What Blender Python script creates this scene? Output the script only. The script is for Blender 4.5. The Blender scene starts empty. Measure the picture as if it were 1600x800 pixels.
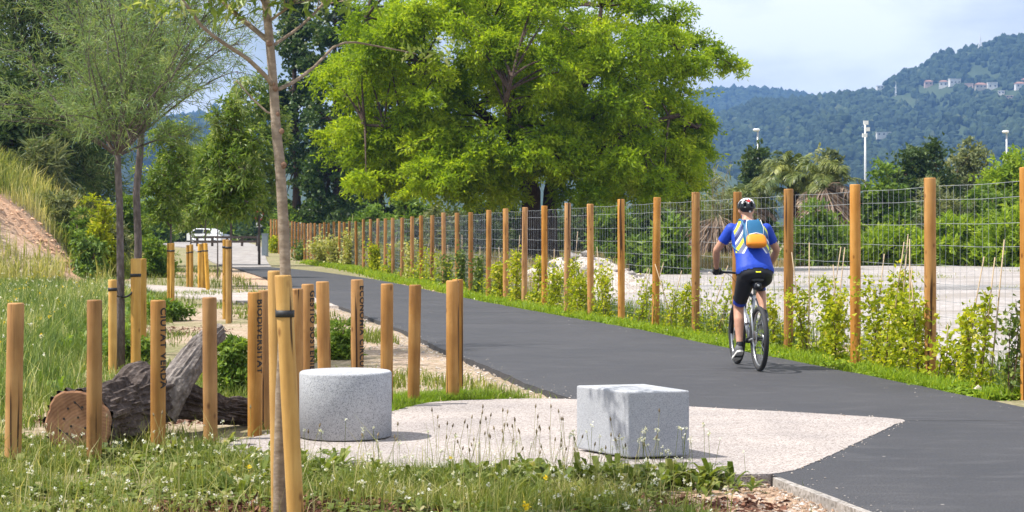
import bpy, bmesh, math, random
import numpy as np
from mathutils import Vector, Matrix, noise as mnoise

rng = np.random.default_rng(7)
random.seed(7)
R = math.radians
scene = bpy.context.scene
COL = scene.collection

# ------------------------------------------------------------------ camera, sky, sun, exposure
EYE = 1.45
FPX = 2800.0            # focal length in pixels of a 1600 px wide picture
cam_d = bpy.data.cameras.new('camera')
cam_d.sensor_width = 36.0
cam_d.lens = 36.0 * FPX / 1600.0
cam_d.shift_y = -34.0 / 1600.0
cam_d.clip_start = 0.1
cam_d.clip_end = 30000.0
cam_d.dof.use_dof = True
cam_d.dof.focus_distance = 15.0
cam_d.dof.aperture_fstop = 9.0
cam = bpy.data.objects.new('camera', cam_d)
cam.location = (0, 0, EYE)
cam.rotation_euler = (R(90), 0, 0)
COL.objects.link(cam)
scene.camera = cam

SUN_EL = R(58)
SUN_AZ = R(264)         # compass style: 0 = +Y (view direction), 90 = +X; light comes from the left
world = bpy.data.worlds.new('World')
scene.world = world
world.use_nodes = True
wn = world.node_tree.nodes
wl = world.node_tree.links
wn.clear()
w_out = wn.new('ShaderNodeOutputWorld')
w_bg = wn.new('ShaderNodeBackground')
w_sky = wn.new('ShaderNodeTexSky')
w_sky.sky_type = 'NISHITA'
w_sky.sun_disc = False
w_sky.sun_elevation = SUN_EL
w_sky.sun_rotation = SUN_AZ
w_sky.air_density = 1.0
w_sky.dust_density = 1.0
w_sky.ozone_density = 2.0
w_tc = wn.new('ShaderNodeTexCoord')
w_map = wn.new('ShaderNodeMapping')
w_map.inputs['Scale'].default_value = (2.2, 2.2, 6.5)
w_map.inputs['Location'].default_value = (3.1, 0.4, 0.35)
w_no = wn.new('ShaderNodeTexNoise')
w_no.inputs['Scale'].default_value = 1.9
w_no.inputs['Detail'].default_value = 7.0
w_no.inputs['Roughness'].default_value = 0.55
w_rp = wn.new('ShaderNodeValToRGB')
w_rp.color_ramp.elements[0].position = 0.34
w_rp.color_ramp.elements[0].color = (0.34, 0.34, 0.34, 1)
w_rp.color_ramp.elements[1].position = 0.60
w_rp.color_ramp.elements[1].color = (0.95, 0.95, 0.95, 1)
w_mx = wn.new('ShaderNodeMix')
w_mx.data_type = 'RGBA'
w_mx.inputs[7].default_value = (14.2, 14.7, 15.6, 1)
wl.new(w_tc.outputs['Generated'], w_map.inputs['Vector'])
wl.new(w_map.outputs['Vector'], w_no.inputs['Vector'])
wl.new(w_no.outputs['Fac'], w_rp.inputs['Fac'])
wl.new(w_rp.outputs['Color'], w_mx.inputs[0])
wl.new(w_sky.outputs['Color'], w_mx.inputs[6])
wl.new(w_mx.outputs[2], w_bg.inputs['Color'])
w_bg.inputs['Strength'].default_value = 0.058
wl.new(w_bg.outputs['Background'], w_out.inputs['Surface'])

sun_d = bpy.data.lights.new('sun', 'SUN')
sun_d.energy = 5.0
sun_d.angle = R(0.55)
sun_d.color = (1.0, 0.955, 0.88)
sun = bpy.data.objects.new('sun', sun_d)
sdir = Vector((math.sin(SUN_AZ) * math.cos(SUN_EL), math.cos(SUN_AZ) * math.cos(SUN_EL), math.sin(SUN_EL)))
sun.rotation_euler = sdir.to_track_quat('Z', 'Y').to_euler()
sun.location = (0, 0, 30)
COL.objects.link(sun)

scene.view_settings.view_transform = 'Standard'
scene.view_settings.look = 'None'
scene.view_settings.gamma = 1.0
scene.view_settings.exposure = 0.66
scene.view_settings.use_curve_mapping = False
try:
    scene.cycles.max_bounces = 6
    scene.cycles.diffuse_bounces = 3
    scene.cycles.glossy_bounces = 2
    scene.cycles.transparent_max_bounces = 8
    scene.cycles.volume_bounces = 0
except Exception:
    pass

# ------------------------------------------------------------------ helpers
def at(px, d, z=0.0):
    """world point seen at picture column px, at distance d along the view axis"""
    return ((px - 800.0) * d / FPX, d, z)

def zat(py, d):
    return EYE + (366.0 - py) * d / FPX

def interp(pts, t):
    pts = np.asarray(pts, float)
    return np.array([np.interp(t, pts[:, 0], pts[:, k]) for k in range(1, pts.shape[1])]).T

def inside(poly, x, y):
    poly = np.asarray(poly, float)
    x = np.asarray(x); y = np.asarray(y)
    res = np.zeros(x.shape, bool)
    n = len(poly)
    j = n - 1
    for i in range(n):
        xi, yi = poly[i]; xj, yj = poly[j]
        c = ((yi > y) != (yj > y)) & (x < (xj - xi) * (y - yi) / (yj - yi + 1e-12) + xi)
        res ^= c
        j = i
    return res

def _hash(ix, iy, iz, seed):
    h = (ix * 374761393 + iy * 668265263 + iz * 2147483647 + seed * 974634541) & 0xFFFFFFFF
    h = ((h ^ (h >> 13)) * 1274126177) & 0xFFFFFFFF
    return ((h ^ (h >> 16)) & 0xFFFF) / 65535.0

def vnoise(x, y, z=0.0, seed=0):
    x, y, z = np.broadcast_arrays(np.asarray(x, float), np.asarray(y, float), np.asarray(z, float))
    ix = np.floor(x).astype(np.int64); iy = np.floor(y).astype(np.int64); iz = np.floor(z).astype(np.int64)
    fx = x - ix; fy = y - iy; fz = z - iz
    fx = fx * fx * (3 - 2 * fx); fy = fy * fy * (3 - 2 * fy); fz = fz * fz * (3 - 2 * fz)
    r = 0
    for dx in (0, 1):
        for dy in (0, 1):
            for dz in (0, 1):
                w = (fx if dx else 1 - fx) * (fy if dy else 1 - fy) * (fz if dz else 1 - fz)
                r = r + w * _hash(ix + dx, iy + dy, iz + dz, seed)
    return r

def fbm(x, y, z=0.0, oct=4, seed=0):
    a, s, t = 0.5, 0.0, 0.0
    x = np.asarray(x, float); y = np.asarray(y, float); z = np.asarray(z, float)
    for o in range(oct):
        s = s + a * vnoise(x * 2 ** o, y * 2 ** o, z * 2 ** o, seed + o * 17)
        t += a
        a *= 0.5
    return s / t

def unit(v):
    v = np.asarray(v, float)
    return v / (np.linalg.norm(v, axis=-1, keepdims=True) + 1e-12)

class Geo:
    """collects vertices and faces of one mesh"""
    def __init__(self):
        self.V = []; self.F = []; self.A = []; self.M = []; self.n = 0
    def add(self, V, F, a=0.5, m=0):
        V = np.asarray(V, float).reshape(-1, 3)
        if not isinstance(F, list):
            F = [F]
        for f in F:
            f = np.asarray(f, np.int64)
            if f.size == 0:
                continue
            if f.ndim == 1:
                f = f[None, :]
            self.F.append(f + self.n)
            self.M.append(np.full(len(f), m, np.int32))
        self.V.append(V)
        self.A.append(np.broadcast_to(np.asarray(a, float), (len(V),)).copy())
        self.n += len(V)
        return self
    def join(self, g, mat=None, off=(0, 0, 0), m=None):
        V = np.concatenate(g.V) if g.V else np.zeros((0, 3))
        if mat is not None:
            V = V @ np.asarray(mat).T
        V = V + np.asarray(off, float)
        for f, mm in zip(g.F, g.M):
            self.F.append(f + self.n); self.M.append(mm if m is None else np.full(len(f), m, np.int32))
        self.V.append(V); self.A.append(np.concatenate(g.A)); self.n += len(V)
        return self
    def verts(self):
        return np.concatenate(self.V)
    def mesh(self, name, mats, smooth=False, off=None):
        V = np.concatenate(self.V).astype(np.float64)
        if off is not None:
            V = V - np.asarray(off, float)
        me = bpy.data.meshes.new(name)
        nl = sum(f.size for f in self.F); nf = sum(len(f) for f in self.F)
        me.vertices.add(len(V)); me.loops.add(nl); me.polygons.add(nf)
        me.vertices.foreach_set('co', V.astype(np.float32).ravel())
        me.loops.foreach_set('vertex_index', np.concatenate([f.ravel() for f in self.F]).astype(np.int32))
        tot = np.concatenate([np.full(len(f), f.shape[1], np.int32) for f in self.F])
        st = np.zeros(nf, np.int32); st[1:] = np.cumsum(tot)[:-1]
        me.polygons.foreach_set('loop_start', st)
        try:
            me.polygons.foreach_set('loop_total', tot)
        except Exception:
            pass
        me.polygons.foreach_set('material_index', np.concatenate(self.M).astype(np.int32))
        me.polygons.foreach_set('use_smooth', np.full(nf, bool(smooth)))
        at_ = me.attributes.new('v', 'FLOAT', 'POINT')
        at_.data.foreach_set('value', np.concatenate(self.A).astype(np.float32))
        me.update(calc_edges=True)
        me.validate()
        for m in (mats if isinstance(mats, (list, tuple)) else [mats]):
            me.materials.append(m)
        return me

def link(name, data, parent=None, **props):
    o = bpy.data.objects.new(name, data)
    COL.objects.link(o)
    if parent is not None:
        o.parent = parent
    for k, v in props.items():
        if v is not None:
            o[k] = v
    return o

def thing(name, label, cat, loc=(0, 0, 0), rz=0.0, group=None):
    o = bpy.data.objects.new(name, None)
    o.empty_display_size = 0.2
    COL.objects.link(o)
    o.location = loc
    o.rotation_euler = (0, 0, rz)
    o['label'] = label
    o['category'] = cat
    if group:
        o['group'] = group
    return o

def part(parent, name, geo, mats, smooth=False, local=False, base=None, label=None, kind=None):
    """a child mesh; geometry is given in world coordinates unless local"""
    off = None
    if not local:
        off = base if base is not None else root_loc(parent)
    return link(name, geo.mesh(name, mats, smooth, off), parent, label=label, kind=kind)

def root_loc(o):
    p = Vector((0, 0, 0))
    while o is not None:
        p += o.location
        o = o.parent
    return tuple(p)

def single(name, geo, mats, label, cat, base=(0, 0, 0), smooth=False, group=None):
    o = link(name, geo.mesh(name, mats, smooth, base), None, label=label, category=cat, group=group)
    o.location = base
    return o

def struct(name, geo, mats, smooth=False, kind='structure', label=None, cat=None):
    return link(name, geo.mesh(name, mats, smooth), None, kind=kind, label=label, category=cat)

# ---- shapes
def frames(P):
    P = np.asarray(P, float)
    T = np.zeros_like(P)
    T[1:-1] = P[2:] - P[:-2]; T[0] = P[1] - P[0]; T[-1] = P[-1] - P[-2]
    T = unit(T)
    ref = np.array([0.0, 0.0, 1.0]) if abs(T[0][2]) < 0.9 else np.array([1.0, 0.0, 0.0])
    U = np.zeros_like(P)
    u = unit(ref - T[0] * np.dot(ref, T[0]))
    for i in range(len(P)):
        u = unit(u - T[i] * np.dot(u, T[i]))
        U[i] = u
    return T, U, np.cross(T, U)

def tube(P, r, n=6, cap=True, jit=0.0):
    P = np.asarray(P, float)
    k = len(P)
    r = np.broadcast_to(np.asarray(r, float), (k,))
    T, U, W = frames(P)
    a = np.arange(n) / n * 2 * np.pi
    rr = r[:, None] * (1 + jit * (rng.random((k, n)) - 0.5))
    V = P[:, None, :] + rr[..., None] * (np.cos(a)[None, :, None] * U[:, None, :] + np.sin(a)[None, :, None] * W[:, None, :])
    V = V.reshape(-1, 3)
    i = np.arange(k - 1)[:, None] * n; j = np.arange(n)[None, :]; j2 = (j + 1) % n
    F = [np.stack([i + j, i + j2, i + n + j2, i + n + j], -1).reshape(-1, 4)]
    if cap:
        F.append(np.arange(n)[::-1][None, :]); F.append((np.arange(n) + (k - 1) * n)[None, :])
    return V, F

def box(c, s, rot=None):
    c = np.asarray(c, float); s = np.asarray(s, float) / 2
    V = np.array([[x, y, z] for z in (-1, 1) for y in (-1, 1) for x in (-1, 1)], float) * s
    if rot is not None:
        V = V @ np.asarray(rot).T
    F = np.array([[0, 2, 3, 1], [4, 5, 7, 6], [0, 1, 5, 4], [2, 6, 7, 3], [0, 4, 6, 2], [1, 3, 7, 5]])
    return V + c, F

def rotz(a):
    c, s = math.cos(a), math.sin(a)
    return np.array([[c, -s, 0], [s, c, 0], [0, 0, 1.0]])

def lathe(prof, n=24, c=(0, 0, 0), ax=2, jit=0):
    """prof: list of (radius, height)"""
    prof = np.asarray(prof, float)
    a = np.arange(n) / n * 2 * np.pi
    k = len(prof)
    rr = prof[:, 0][:, None] * np.ones(n)
    V = np.stack([rr * np.cos(a), rr * np.sin(a), np.repeat(prof[:, 1][:, None], n, 1)], -1).reshape(-1, 3)
    if ax == 0:
        V = V[:, [2, 0, 1]]
    elif ax == 1:
        V = V[:, [1, 2, 0]]
    i = np.arange(k - 1)[:, None] * n; j = np.arange(n)[None, :]; j2 = (j + 1) % n
    F = [np.stack([i + j, i + j2, i + n + j2, i + n + j], -1).reshape(-1, 4)]
    if prof[0, 0] > 1e-6:
        F.append(np.arange(n)[::-1][None, :])
    if prof[-1, 0] > 1e-6:
        F.append((np.arange(n) + (k - 1) * n)[None, :])
    return V + np.asarray(c, float), F

def superell(c, r, e1=0.6, e2=0.6, nu=18, nv=10, rot=None):
    """rounded box / ellipsoid"""
    u = np.arange(nu) / nu * 2 * np.pi
    v = (np.arange(1, nv) / nv - 0.5) * np.pi
    def p(x, e):
        return np.sign(x) * np.abs(x) ** e
    V = [[0, 0, -r[2]]]
    cu, su = p(np.cos(u), e2), p(np.sin(u), e2)
    for b in v:
        cb, sb = p(math.cos(b), e1), p(math.sin(b), e1)
        V += [[r[0] * cb * x, r[1] * cb * y, r[2] * sb] for x, y in zip(cu, su)]
    V += [[0, 0, r[2]]]
    V = np.array(V, float)
    F4 = []; F3 = []
    for i in range(nv - 2):
        for j in range(nu):
            a = 1 + i * nu; F4.append([a + j, a + (j + 1) % nu, a + nu + (j + 1) % nu, a + nu + j])
    for j in range(nu):
        F3.append([0, 1 + (j + 1) % nu, 1 + j])
        a = 1 + (nv - 2) * nu; F3.append([a + j, a + (j + 1) % nu, len(V) - 1])
    if rot is not None:
        V = V @ np.asarray(rot).T
    return V + np.asarray(c, float), [np.array(F4), np.array(F3)]

def kites(P, D, N, L, W, fold=0.15, wide=0.45):
    """leaf shapes: base, two sides, tip; D axis, N normal"""
    P = np.asarray(P, float); D = unit(D); N = np.asarray(N, float)
    S = unit(np.cross(D, N)); N2 = np.cross(S, D)
    L = np.broadcast_to(L, (len(P),))[:, None]; W = np.broadcast_to(W, (len(P),))[:, None]
    b = P; m = P + D * L * wide - N2 * W * fold
    t = P + D * L - N2 * L * 0.12
    V = np.stack([b, m + S * W * 0.5 + N2 * W * fold * 2, t, m - S * W * 0.5 + N2 * W * fold * 2], 1).reshape(-1, 3)
    i = np.arange(len(P)) * 4
    F = np.stack([np.stack([i, i + 1, i + 2], -1), np.stack([i, i + 2, i + 3], -1)], 1).reshape(-1, 3)
    return V, F, 4

def strips(P, D, N, L, W, droop=0.3):
    """long leaf in two bending segments with pointed tip (5 verts + 1), 3 faces"""
    P = np.asarray(P, float); D = unit(D); N = np.asarray(N, float)
    S = unit(np.cross(D, N))
    L = np.broadcast_to(L, (len(P),))[:, None]; W = np.broadcast_to(W, (len(P),))[:, None]
    dr = np.broadcast_to(droop, (len(P),))[:, None]
    down = np.array([0, 0, -1.0])
    m1 = P + D * L * 0.33 + down * L * dr * 0.10
    m2 = P + D * L * 0.70 + down * L * dr * 0.45
    t = P + D * L * 0.95 + down * L * dr * 1.0
    V = np.stack([P, m1 + S * W / 2, m1 - S * W / 2, m2 + S * W / 2, m2 - S * W / 2, t], 1).reshape(-1, 3)
    i = np.arange(len(P)) * 6
    F = np.stack([np.stack([i, i + 1, i + 2], -1), np.stack([i + 1, i + 3, i + 2], -1), np.stack([i + 2, i + 3, i + 4], -1), np.stack([i + 3, i + 5, i + 4], -1)], 1).reshape(-1, 3)
    return V, F, 6

def blades(x, y, z, h, w, lean=0.35, bend=0.5):
    n = len(x)
    a = rng.random(n) * 2 * np.pi
    f = a + np.pi / 2 + rng.normal(0, 0.6, n)
    h = np.broadcast_to(h, (n,)); w = np.broadcast_to(w, (n,))
    ln = np.abs(rng.normal(0, lean, n)) * h
    B = np.stack([x, y, z], -1)
    dirn = np.stack([np.cos(a), np.sin(a), np.zeros(n)], -1)
    S = np.stack([np.cos(f), np.sin(f), np.zeros(n)], -1) * (w / 2)[:, None]
    M = B + dirn * (ln * 0.35)[:, None] + np.stack([0 * h, 0 * h, h * 0.55], -1)
    T = B + dirn * (ln * (1 + bend * rng.random(n)))[:, None] + np.stack([0 * h, 0 * h, h * (1 - 0.15 * rng.random(n))], -1)
    V = np.stack([B - S, B + S, M - S * 0.8, M + S * 0.8, T], 1).reshape(-1, 3)
    i = np.arange(n) * 5
    F = np.stack([np.stack([i, i + 1, i + 3], -1), np.stack([i, i + 3, i + 2], -1), np.stack([i + 2, i + 3, i + 4], -1)], 1).reshape(-1, 3)
    return V, F, 5

def rand_dir(n, up=0.0):
    v = rng.normal(0, 1, (n, 3))
    v[:, 2] += up
    return unit(v)

BANK = np.array([(-80, 54), (-16.5, 55), (-13.7, 56.5), (-13.6, 64), (-15.5, 75), (-18, 85), (-26, 110), (-40, 140), (-80, 150)], float)

def bank_in(x, y):
    """metres inside the foot of the grassy bank (negative outside)"""
    x = np.asarray(x, float); y = np.asarray(y, float)
    best = np.full(np.broadcast(x, y).shape, 1e9)
    for k in range(len(BANK) - 1):
        a, b = BANK[k], BANK[k + 1]
        ab = b - a
        t = np.clip(((x - a[0]) * ab[0] + (y - a[1]) * ab[1]) / (ab @ ab), 0, 1)
        best = np.minimum(best, np.hypot(x - a[0] - t * ab[0], y - a[1] - t * ab[1]))
    return np.where(inside(BANK, x, y), best, -best)

def gz(x, y):
    """height of the ground"""
    x = np.asarray(x, float); y = np.asarray(y, float)
    e = bank_in(x, y) + (vnoise(x * 0.3, y * 0.25, 0, 5) - 0.5) * 1.2
    e = np.maximum(e, 0)
    z = 8.0 * (1 - np.exp(-(e * e / (e + 0.5)) * 1.15 / 8.0))
    z = z + np.where(e > 0.3, (fbm(x * 0.6, y * 0.35, 0, 3, 9) - 0.5) * 0.6 * np.clip(e - 0.3, 0, 1), 0)
    ramp = np.clip((y - 95) * 0.02, 0, 0.5) + np.clip((y - 120) * 0.001, 0, 1.5)
    return z + ramp - 0.05 * np.clip((110 - y) / 12, 0, 1)

# ------------------------------------------------------------------ materials
def new_mat(name):
    m = bpy.data.materials.new(name)
    m.use_nodes = True
    nt = m.node_tree
    for n in list(nt.nodes):
        nt.nodes.remove(n)
    o = nt.nodes.new('ShaderNodeOutputMaterial')
    return m, nt, o

def N(nt, t, **kw):
    n = nt.nodes.new(t)
    for k, v in kw.items():
        if hasattr(n, k) and k not in n.inputs:
            setattr(n, k, v)
        else:
            n.inputs[k].default_value = v
    return n

def ramp(nt, fac, stops, interp='LINEAR'):
    r = nt.nodes.new('ShaderNodeValToRGB')
    r.color_ramp.interpolation = interp
    el = r.color_ramp.elements
    while len(el) > 1:
        el.remove(el[0])
    el[0].position = stops[0][0]; el[0].color = (*stops[0][1], 1)
    for p, c in stops[1:]:
        e = el.new(p); e.color = (*c, 1)
    nt.links.new(fac, r.inputs['Fac'])
    return r.outputs['Color']

def mixc(nt, fac, a, b, mode='MIX'):
    m = nt.nodes.new('ShaderNodeMix')
    m.data_type = 'RGBA'; m.blend_type = mode
    for s, v in ((0, fac), (6, a), (7, b)):
        if isinstance(v, (int, float)):
            m.inputs[s].default_value = v
        elif isinstance(v, tuple):
            m.inputs[s].default_value = (*v, 1)
        else:
            nt.links.new(v, m.inputs[s])
    return m.outputs[2]

def noise_fac(nt, vec, scale, detail=4.0, rough=0.55, sc=None):
    n = nt.nodes.new('ShaderNodeTexNoise')
    n.inputs['Scale'].default_value = scale; n.inputs['Detail'].default_value = detail; n.inputs['Roughness'].default_value = rough
    if sc is not None:
        mp = nt.nodes.new('ShaderNodeMapping'); mp.inputs['Scale'].default_value = sc
        nt.links.new(vec, mp.inputs['Vector']); vec = mp.outputs['Vector']
    nt.links.new(vec, n.inputs['Vector'])
    return n.outputs['Fac']

def coords(nt, kind='Object'):
    return nt.nodes.new('ShaderNodeTexCoord').outputs[kind]

def principled(nt, out, color, rough=0.6, metal=0.0, bump=None, bstr=0.3, bdist=0.01, spec=None):
    p = nt.nodes.new('ShaderNodeBsdfPrincipled')
    if isinstance(color, tuple):
        p.inputs['Base Color'].default_value = (*color, 1)
    else:
        nt.links.new(color, p.inputs['Base Color'])
    if isinstance(rough, (int, float)):
        p.inputs['Roughness'].default_value = rough
    else:
        nt.links.new(rough, p.inputs['Roughness'])
    p.inputs['Metallic'].default_value = metal
    if spec is not None:
        p.inputs['Specular IOR Level'].default_value = spec
    if bump is not None:
        b = nt.nodes.new('ShaderNodeBump')
        b.inputs['Strength'].default_value = bstr; b.inputs['Distance'].default_value = bdist
        nt.links.new(bump, b.inputs['Height']); nt.links.new(b.outputs['Normal'], p.inputs['Normal'])
    nt.links.new(p.outputs['BSDF'], out.inputs['Surface'])
    return p

def plain(name, color, rough=0.5, metal=0.0, var=0.12, scale=8.0):
    m, nt, o = new_mat(name)
    f = noise_fac(nt, coords(nt), scale, 3)
    c = ramp(nt, f, [(0.3, tuple(max(0, x * (1 - var)) for x in color)), (0.7, tuple(min(1, x * (1 + var)) for x in color))])
    principled(nt, o, c, rough, metal)
    return m

def leafy(name, stops, trans=0.45, rough=0.55, patch=0.0, pscale=0.5):
    """foliage: colour varies leaf by leaf, light passes through"""
    m, nt, o = new_mat(name)
    a = N(nt, 'ShaderNodeAttribute', attribute_name='v')
    c = ramp(nt, a.outputs['Fac'], stops)
    if patch:
        f = noise_fac(nt, coords(nt), pscale, 2)
        c = mixc(nt, patch, c, ramp(nt, f, [(0.35, stops[0][1]), (0.65, stops[-1][1])]))
    p = nt.nodes.new('ShaderNodeBsdfPrincipled')
    p.inputs['Roughness'].default_value = rough
    p.inputs['Specular IOR Level'].default_value = 0.25
    nt.links.new(c, p.inputs['Base Color'])
    t = nt.nodes.new('ShaderNodeBsdfTranslucent')
    tc = mixc(nt, 1.0, c, (1.0, 0.95, 0.45), 'MULTIPLY')
    tc2 = mixc(nt, 1.0, tc, (1.35, 1.35, 1.2), 'MULTIPLY')
    nt.links.new(tc2, t.inputs['Color'])
    mx = nt.nodes.new('ShaderNodeMixShader')
    mx.inputs[0].default_value = trans
    nt.links.new(p.outputs['BSDF'], mx.inputs[1]); nt.links.new(t.outputs['BSDF'], mx.inputs[2])
    nt.links.new(mx.outputs['Shader'], o.inputs['Surface'])
    return m

def wood(name, dark, mid, light, rough=0.6):
    m, nt, o = new_mat(name)
    tc = coords(nt)
    inf = nt.nodes.new('ShaderNodeObjectInfo')
    add = N(nt, 'ShaderNodeVectorMath', operation='ADD')
    sc = N(nt, 'ShaderNodeVectorMath', operation='SCALE')
    cmb = N(nt, 'ShaderNodeCombineXYZ')
    nt.links.new(inf.outputs['Random'], cmb.inputs[0]); nt.links.new(inf.outputs['Random'], cmb.inputs[2])
    nt.links.new(cmb.outputs[0], sc.inputs[0]); sc.inputs['Scale'].default_value = 37.0
    nt.links.new(tc, add.inputs[0]); nt.links.new(sc.outputs[0], add.inputs[1])
    v = add.outputs[0]
    g = noise_fac(nt, v, 1.0, 8, 0.72, (30, 30, 1.8))
    b = noise_fac(nt, v, 1.0, 3, 0.5, (5, 5, 3.0))
    crack = noise_fac(nt, v, 1.0, 2, 0.5, (26, 26, 0.7))
    c = ramp(nt, g, [(0.28, dark), (0.5, mid), (0.72, light)])
    c = mixc(nt, 0.55, c, ramp(nt, b, [(0.3, dark), (0.5, mid), (0.68, light)]))
    ck = ramp(nt, crack, [(0.345, (0.10, 0.08, 0.07)), (0.385, (1, 1, 1))])
    c = mixc(nt, 0.95, c, ck, 'MULTIPLY')
    vo = N(nt, 'ShaderNodeTexVoronoi'); vo.inputs['Scale'].default_value = 1.0
    mp = N(nt, 'ShaderNodeMapping'); mp.inputs['Scale'].default_value = (9, 9, 5.0)
    nt.links.new(v, mp.inputs['Vector']); nt.links.new(mp.outputs['Vector'], vo.inputs['Vector'])
    kn = ramp(nt, vo.outputs['Distance'], [(0.05, (0.30, 0.20, 0.12)), (0.16, (1, 1, 1))])
    c = mixc(nt, 0.8, c, kn, 'MULTIPLY')
    hv = N(nt, 'ShaderNodeHueSaturation')
    mr = N(nt, 'ShaderNodeMapRange'); mr.inputs['To Min'].default_value = 0.66; mr.inputs['To Max'].default_value = 1.16
    nt.links.new(inf.outputs['Random'], mr.inputs['Value']); nt.links.new(mr.outputs['Result'], hv.inputs['Value'])
    nt.links.new(c, hv.inputs['Color'])
    ms = N(nt, 'ShaderNodeMapRange'); ms.inputs['To Min'].default_value = 1.06; ms.inputs['To Max'].default_value = 0.90
    fr2 = N(nt, 'ShaderNodeMath', operation='FRACT'); mu2 = N(nt, 'ShaderNodeMath', operation='MULTIPLY'); mu2.inputs[1].default_value = 7.3
    nt.links.new(inf.outputs['Random'], mu2.inputs[0]); nt.links.new(mu2.outputs[0], fr2.inputs[0]); nt.links.new(fr2.outputs[0], ms.inputs['Value']); nt.links.new(ms.outputs['Result'], hv.inputs['Saturation'])
    principled(nt, o, hv.outputs['Color'], rough, bump=g, bstr=0.8, bdist=0.006, spec=0.3)
    return m

def bark(name, dark, mid, light, sc=(14, 14, 5), bd=0.03, bs=0.8):
    m, nt, o = new_mat(name)
    v = coords(nt)
    f = noise_fac(nt, v, 1.0, 8, 0.62, sc)
    g = noise_fac(nt, v, 1.7, 3, 0.5)
    c = ramp(nt, f, [(0.3, dark), (0.5, mid), (0.72, light)])
    c = mixc(nt, 0.35, c, ramp(nt, g, [(0.3, dark), (0.7, light)]))
    principled(nt, o, c, 0.9, bump=f, bstr=bs, bdist=bd, spec=0.15)
    return m

def speckle(name, base, dark, light, scale, bump=0.15, rough=0.75, extra=None):
    m, nt, o = new_mat(name)
    v = coords(nt)
    vo = N(nt, 'ShaderNodeTexVoronoi'); vo.inputs['Scale'].default_value = scale
    nt.links.new(v, vo.inputs['Vector'])
    sep = N(nt, 'ShaderNodeSeparateColor')
    nt.links.new(vo.outputs['Color'], sep.inputs[0])
    c = ramp(nt, sep.outputs[0], [(0.0, dark), (0.22, dark), (0.24, base), (0.72, base), (0.75, light), (1.0, light)], 'LINEAR')
    big = noise_fac(nt, v, 1.3, 4, 0.6)
    c = mixc(nt, 0.55, c, ramp(nt, big, [(0.35, (0.72, 0.72, 0.73)), (0.65, (1.15, 1.13, 1.1))]), 'MULTIPLY')
    sn = noise_fac(nt, v, 3.2, 6, 0.7, (1.0, 1.0, 0.45))
    c = mixc(nt, ramp(nt, sn, [(0.56, (0, 0, 0)), (0.72, (0.16, 0.16, 0.16))]), c, (0.16, 0.145, 0.12))
    if extra:
        st = noise_fac(nt, v, extra[0], 5, 0.6)
        c = mixc(nt, ramp(nt, st, [(extra[1], (0, 0, 0)), (extra[1] + 0.08, (extra[3],) * 3)]), c, extra[2])
    principled(nt, o, c, rough, bump=sep.outputs[0], bstr=bump, bdist=0.004, spec=0.3)
    return m

M = {}
M['stake'] = wood('turned_pine', (0.20, 0.085, 0.018), (0.37, 0.175, 0.042), (0.52, 0.28, 0.085))
M['stake_yellow'] = wood('yellow_pine', (0.40, 0.19, 0.03), (0.58, 0.31, 0.06), (0.72, 0.43, 0.11))
M['fence_wood'] = wood('orange_pine', (0.30, 0.12, 0.028), (0.46, 0.215, 0.055), (0.58, 0.31, 0.10))
M['wire'] = plain('galvanised_wire', (0.44, 0.46, 0.48), 0.45, 0.3)
M['black'] = plain('black_rubber', (0.018, 0.018, 0.02), 0.6)
M['ink'] = plain('black_paint', (0.012, 0.010, 0.010), 0.7)
M['granite'] = speckle('grey_granite', (0.40, 0.41, 0.435), (0.25, 0.26, 0.275), (0.47, 0.48, 0.51), 200.0, 0.06, 0.75)
M['granite_cube'] = speckle('fine_grey_granite', (0.37, 0.385, 0.41), (0.27, 0.28, 0.30), (0.44, 0.45, 0.48), 300.0, 0.06, 0.7)
M['pad'] = speckle('exposed_aggregate', (0.355, 0.315, 0.295), (0.20, 0.165, 0.15), (0.45, 0.41, 0.39), 110.0, 0.6, 0.9)
M['path'] = speckle('pale_concrete', (0.38, 0.335, 0.305), (0.29, 0.25, 0.22), (0.46, 0.42, 0.39), 25.0, 0.3, 0.9)
M['plaza'] = speckle('paved_concrete', (0.29, 0.27, 0.255), (0.24, 0.215, 0.205), (0.34, 0.32, 0.31), 3.0, 0.1, 0.9)

# ---- ground, asphalt
def ground_mat():
    m, nt, o = new_mat('soil_and_turf')
    v = coords(nt)
    a = N(nt, 'ShaderNodeAttribute', attribute_name='v')
    n1 = noise_fac(nt, v, 1.4, 6, 0.65)
    n2 = noise_fac(nt, v, 14.0, 5, 0.7)
    soil = ramp(nt, n2, [(0.3, (0.22, 0.15, 0.105)), (0.5, (0.40, 0.30, 0.22)), (0.68, (0.56, 0.46, 0.37))])
    turf = ramp(nt, n2, [(0.3, (0.055, 0.085, 0.018)), (0.55, (0.12, 0.16, 0.04)), (0.72, (0.26, 0.25, 0.10))])
    clay = ramp(nt, n2, [(0.3, (0.40, 0.22, 0.13)), (0.5, (0.54, 0.33, 0.21)), (0.7, (0.64, 0.45, 0.32))])
    md = N(nt, 'ShaderNodeMath', operation='MULTIPLY_ADD')
    nt.links.new(n1, md.inputs[0]); md.inputs[1].default_value = 1.3; md.inputs[2].default_value = -0.65
    ad = N(nt, 'ShaderNodeMath', operation='ADD', use_clamp=True)
    nt.links.new(a.outputs['Fac'], ad.inputs[0]); nt.links.new(md.outputs[0], ad.inputs[1])
    c = mixc(nt, ad.outputs[0], soil, turf)
    ng = N(nt, 'ShaderNodeMath', operation='MULTIPLY', use_clamp=True)
    nt.links.new(a.outputs['Fac'], ng.inputs[0]); ng.inputs[1].default_value = -1.0
    c = mixc(nt, ng.outputs[0], c, clay)
    principled(nt, o, c, 0.95, bump=n2, bstr=0.9, bdist=0.04, spec=0.1)
    return m

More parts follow.
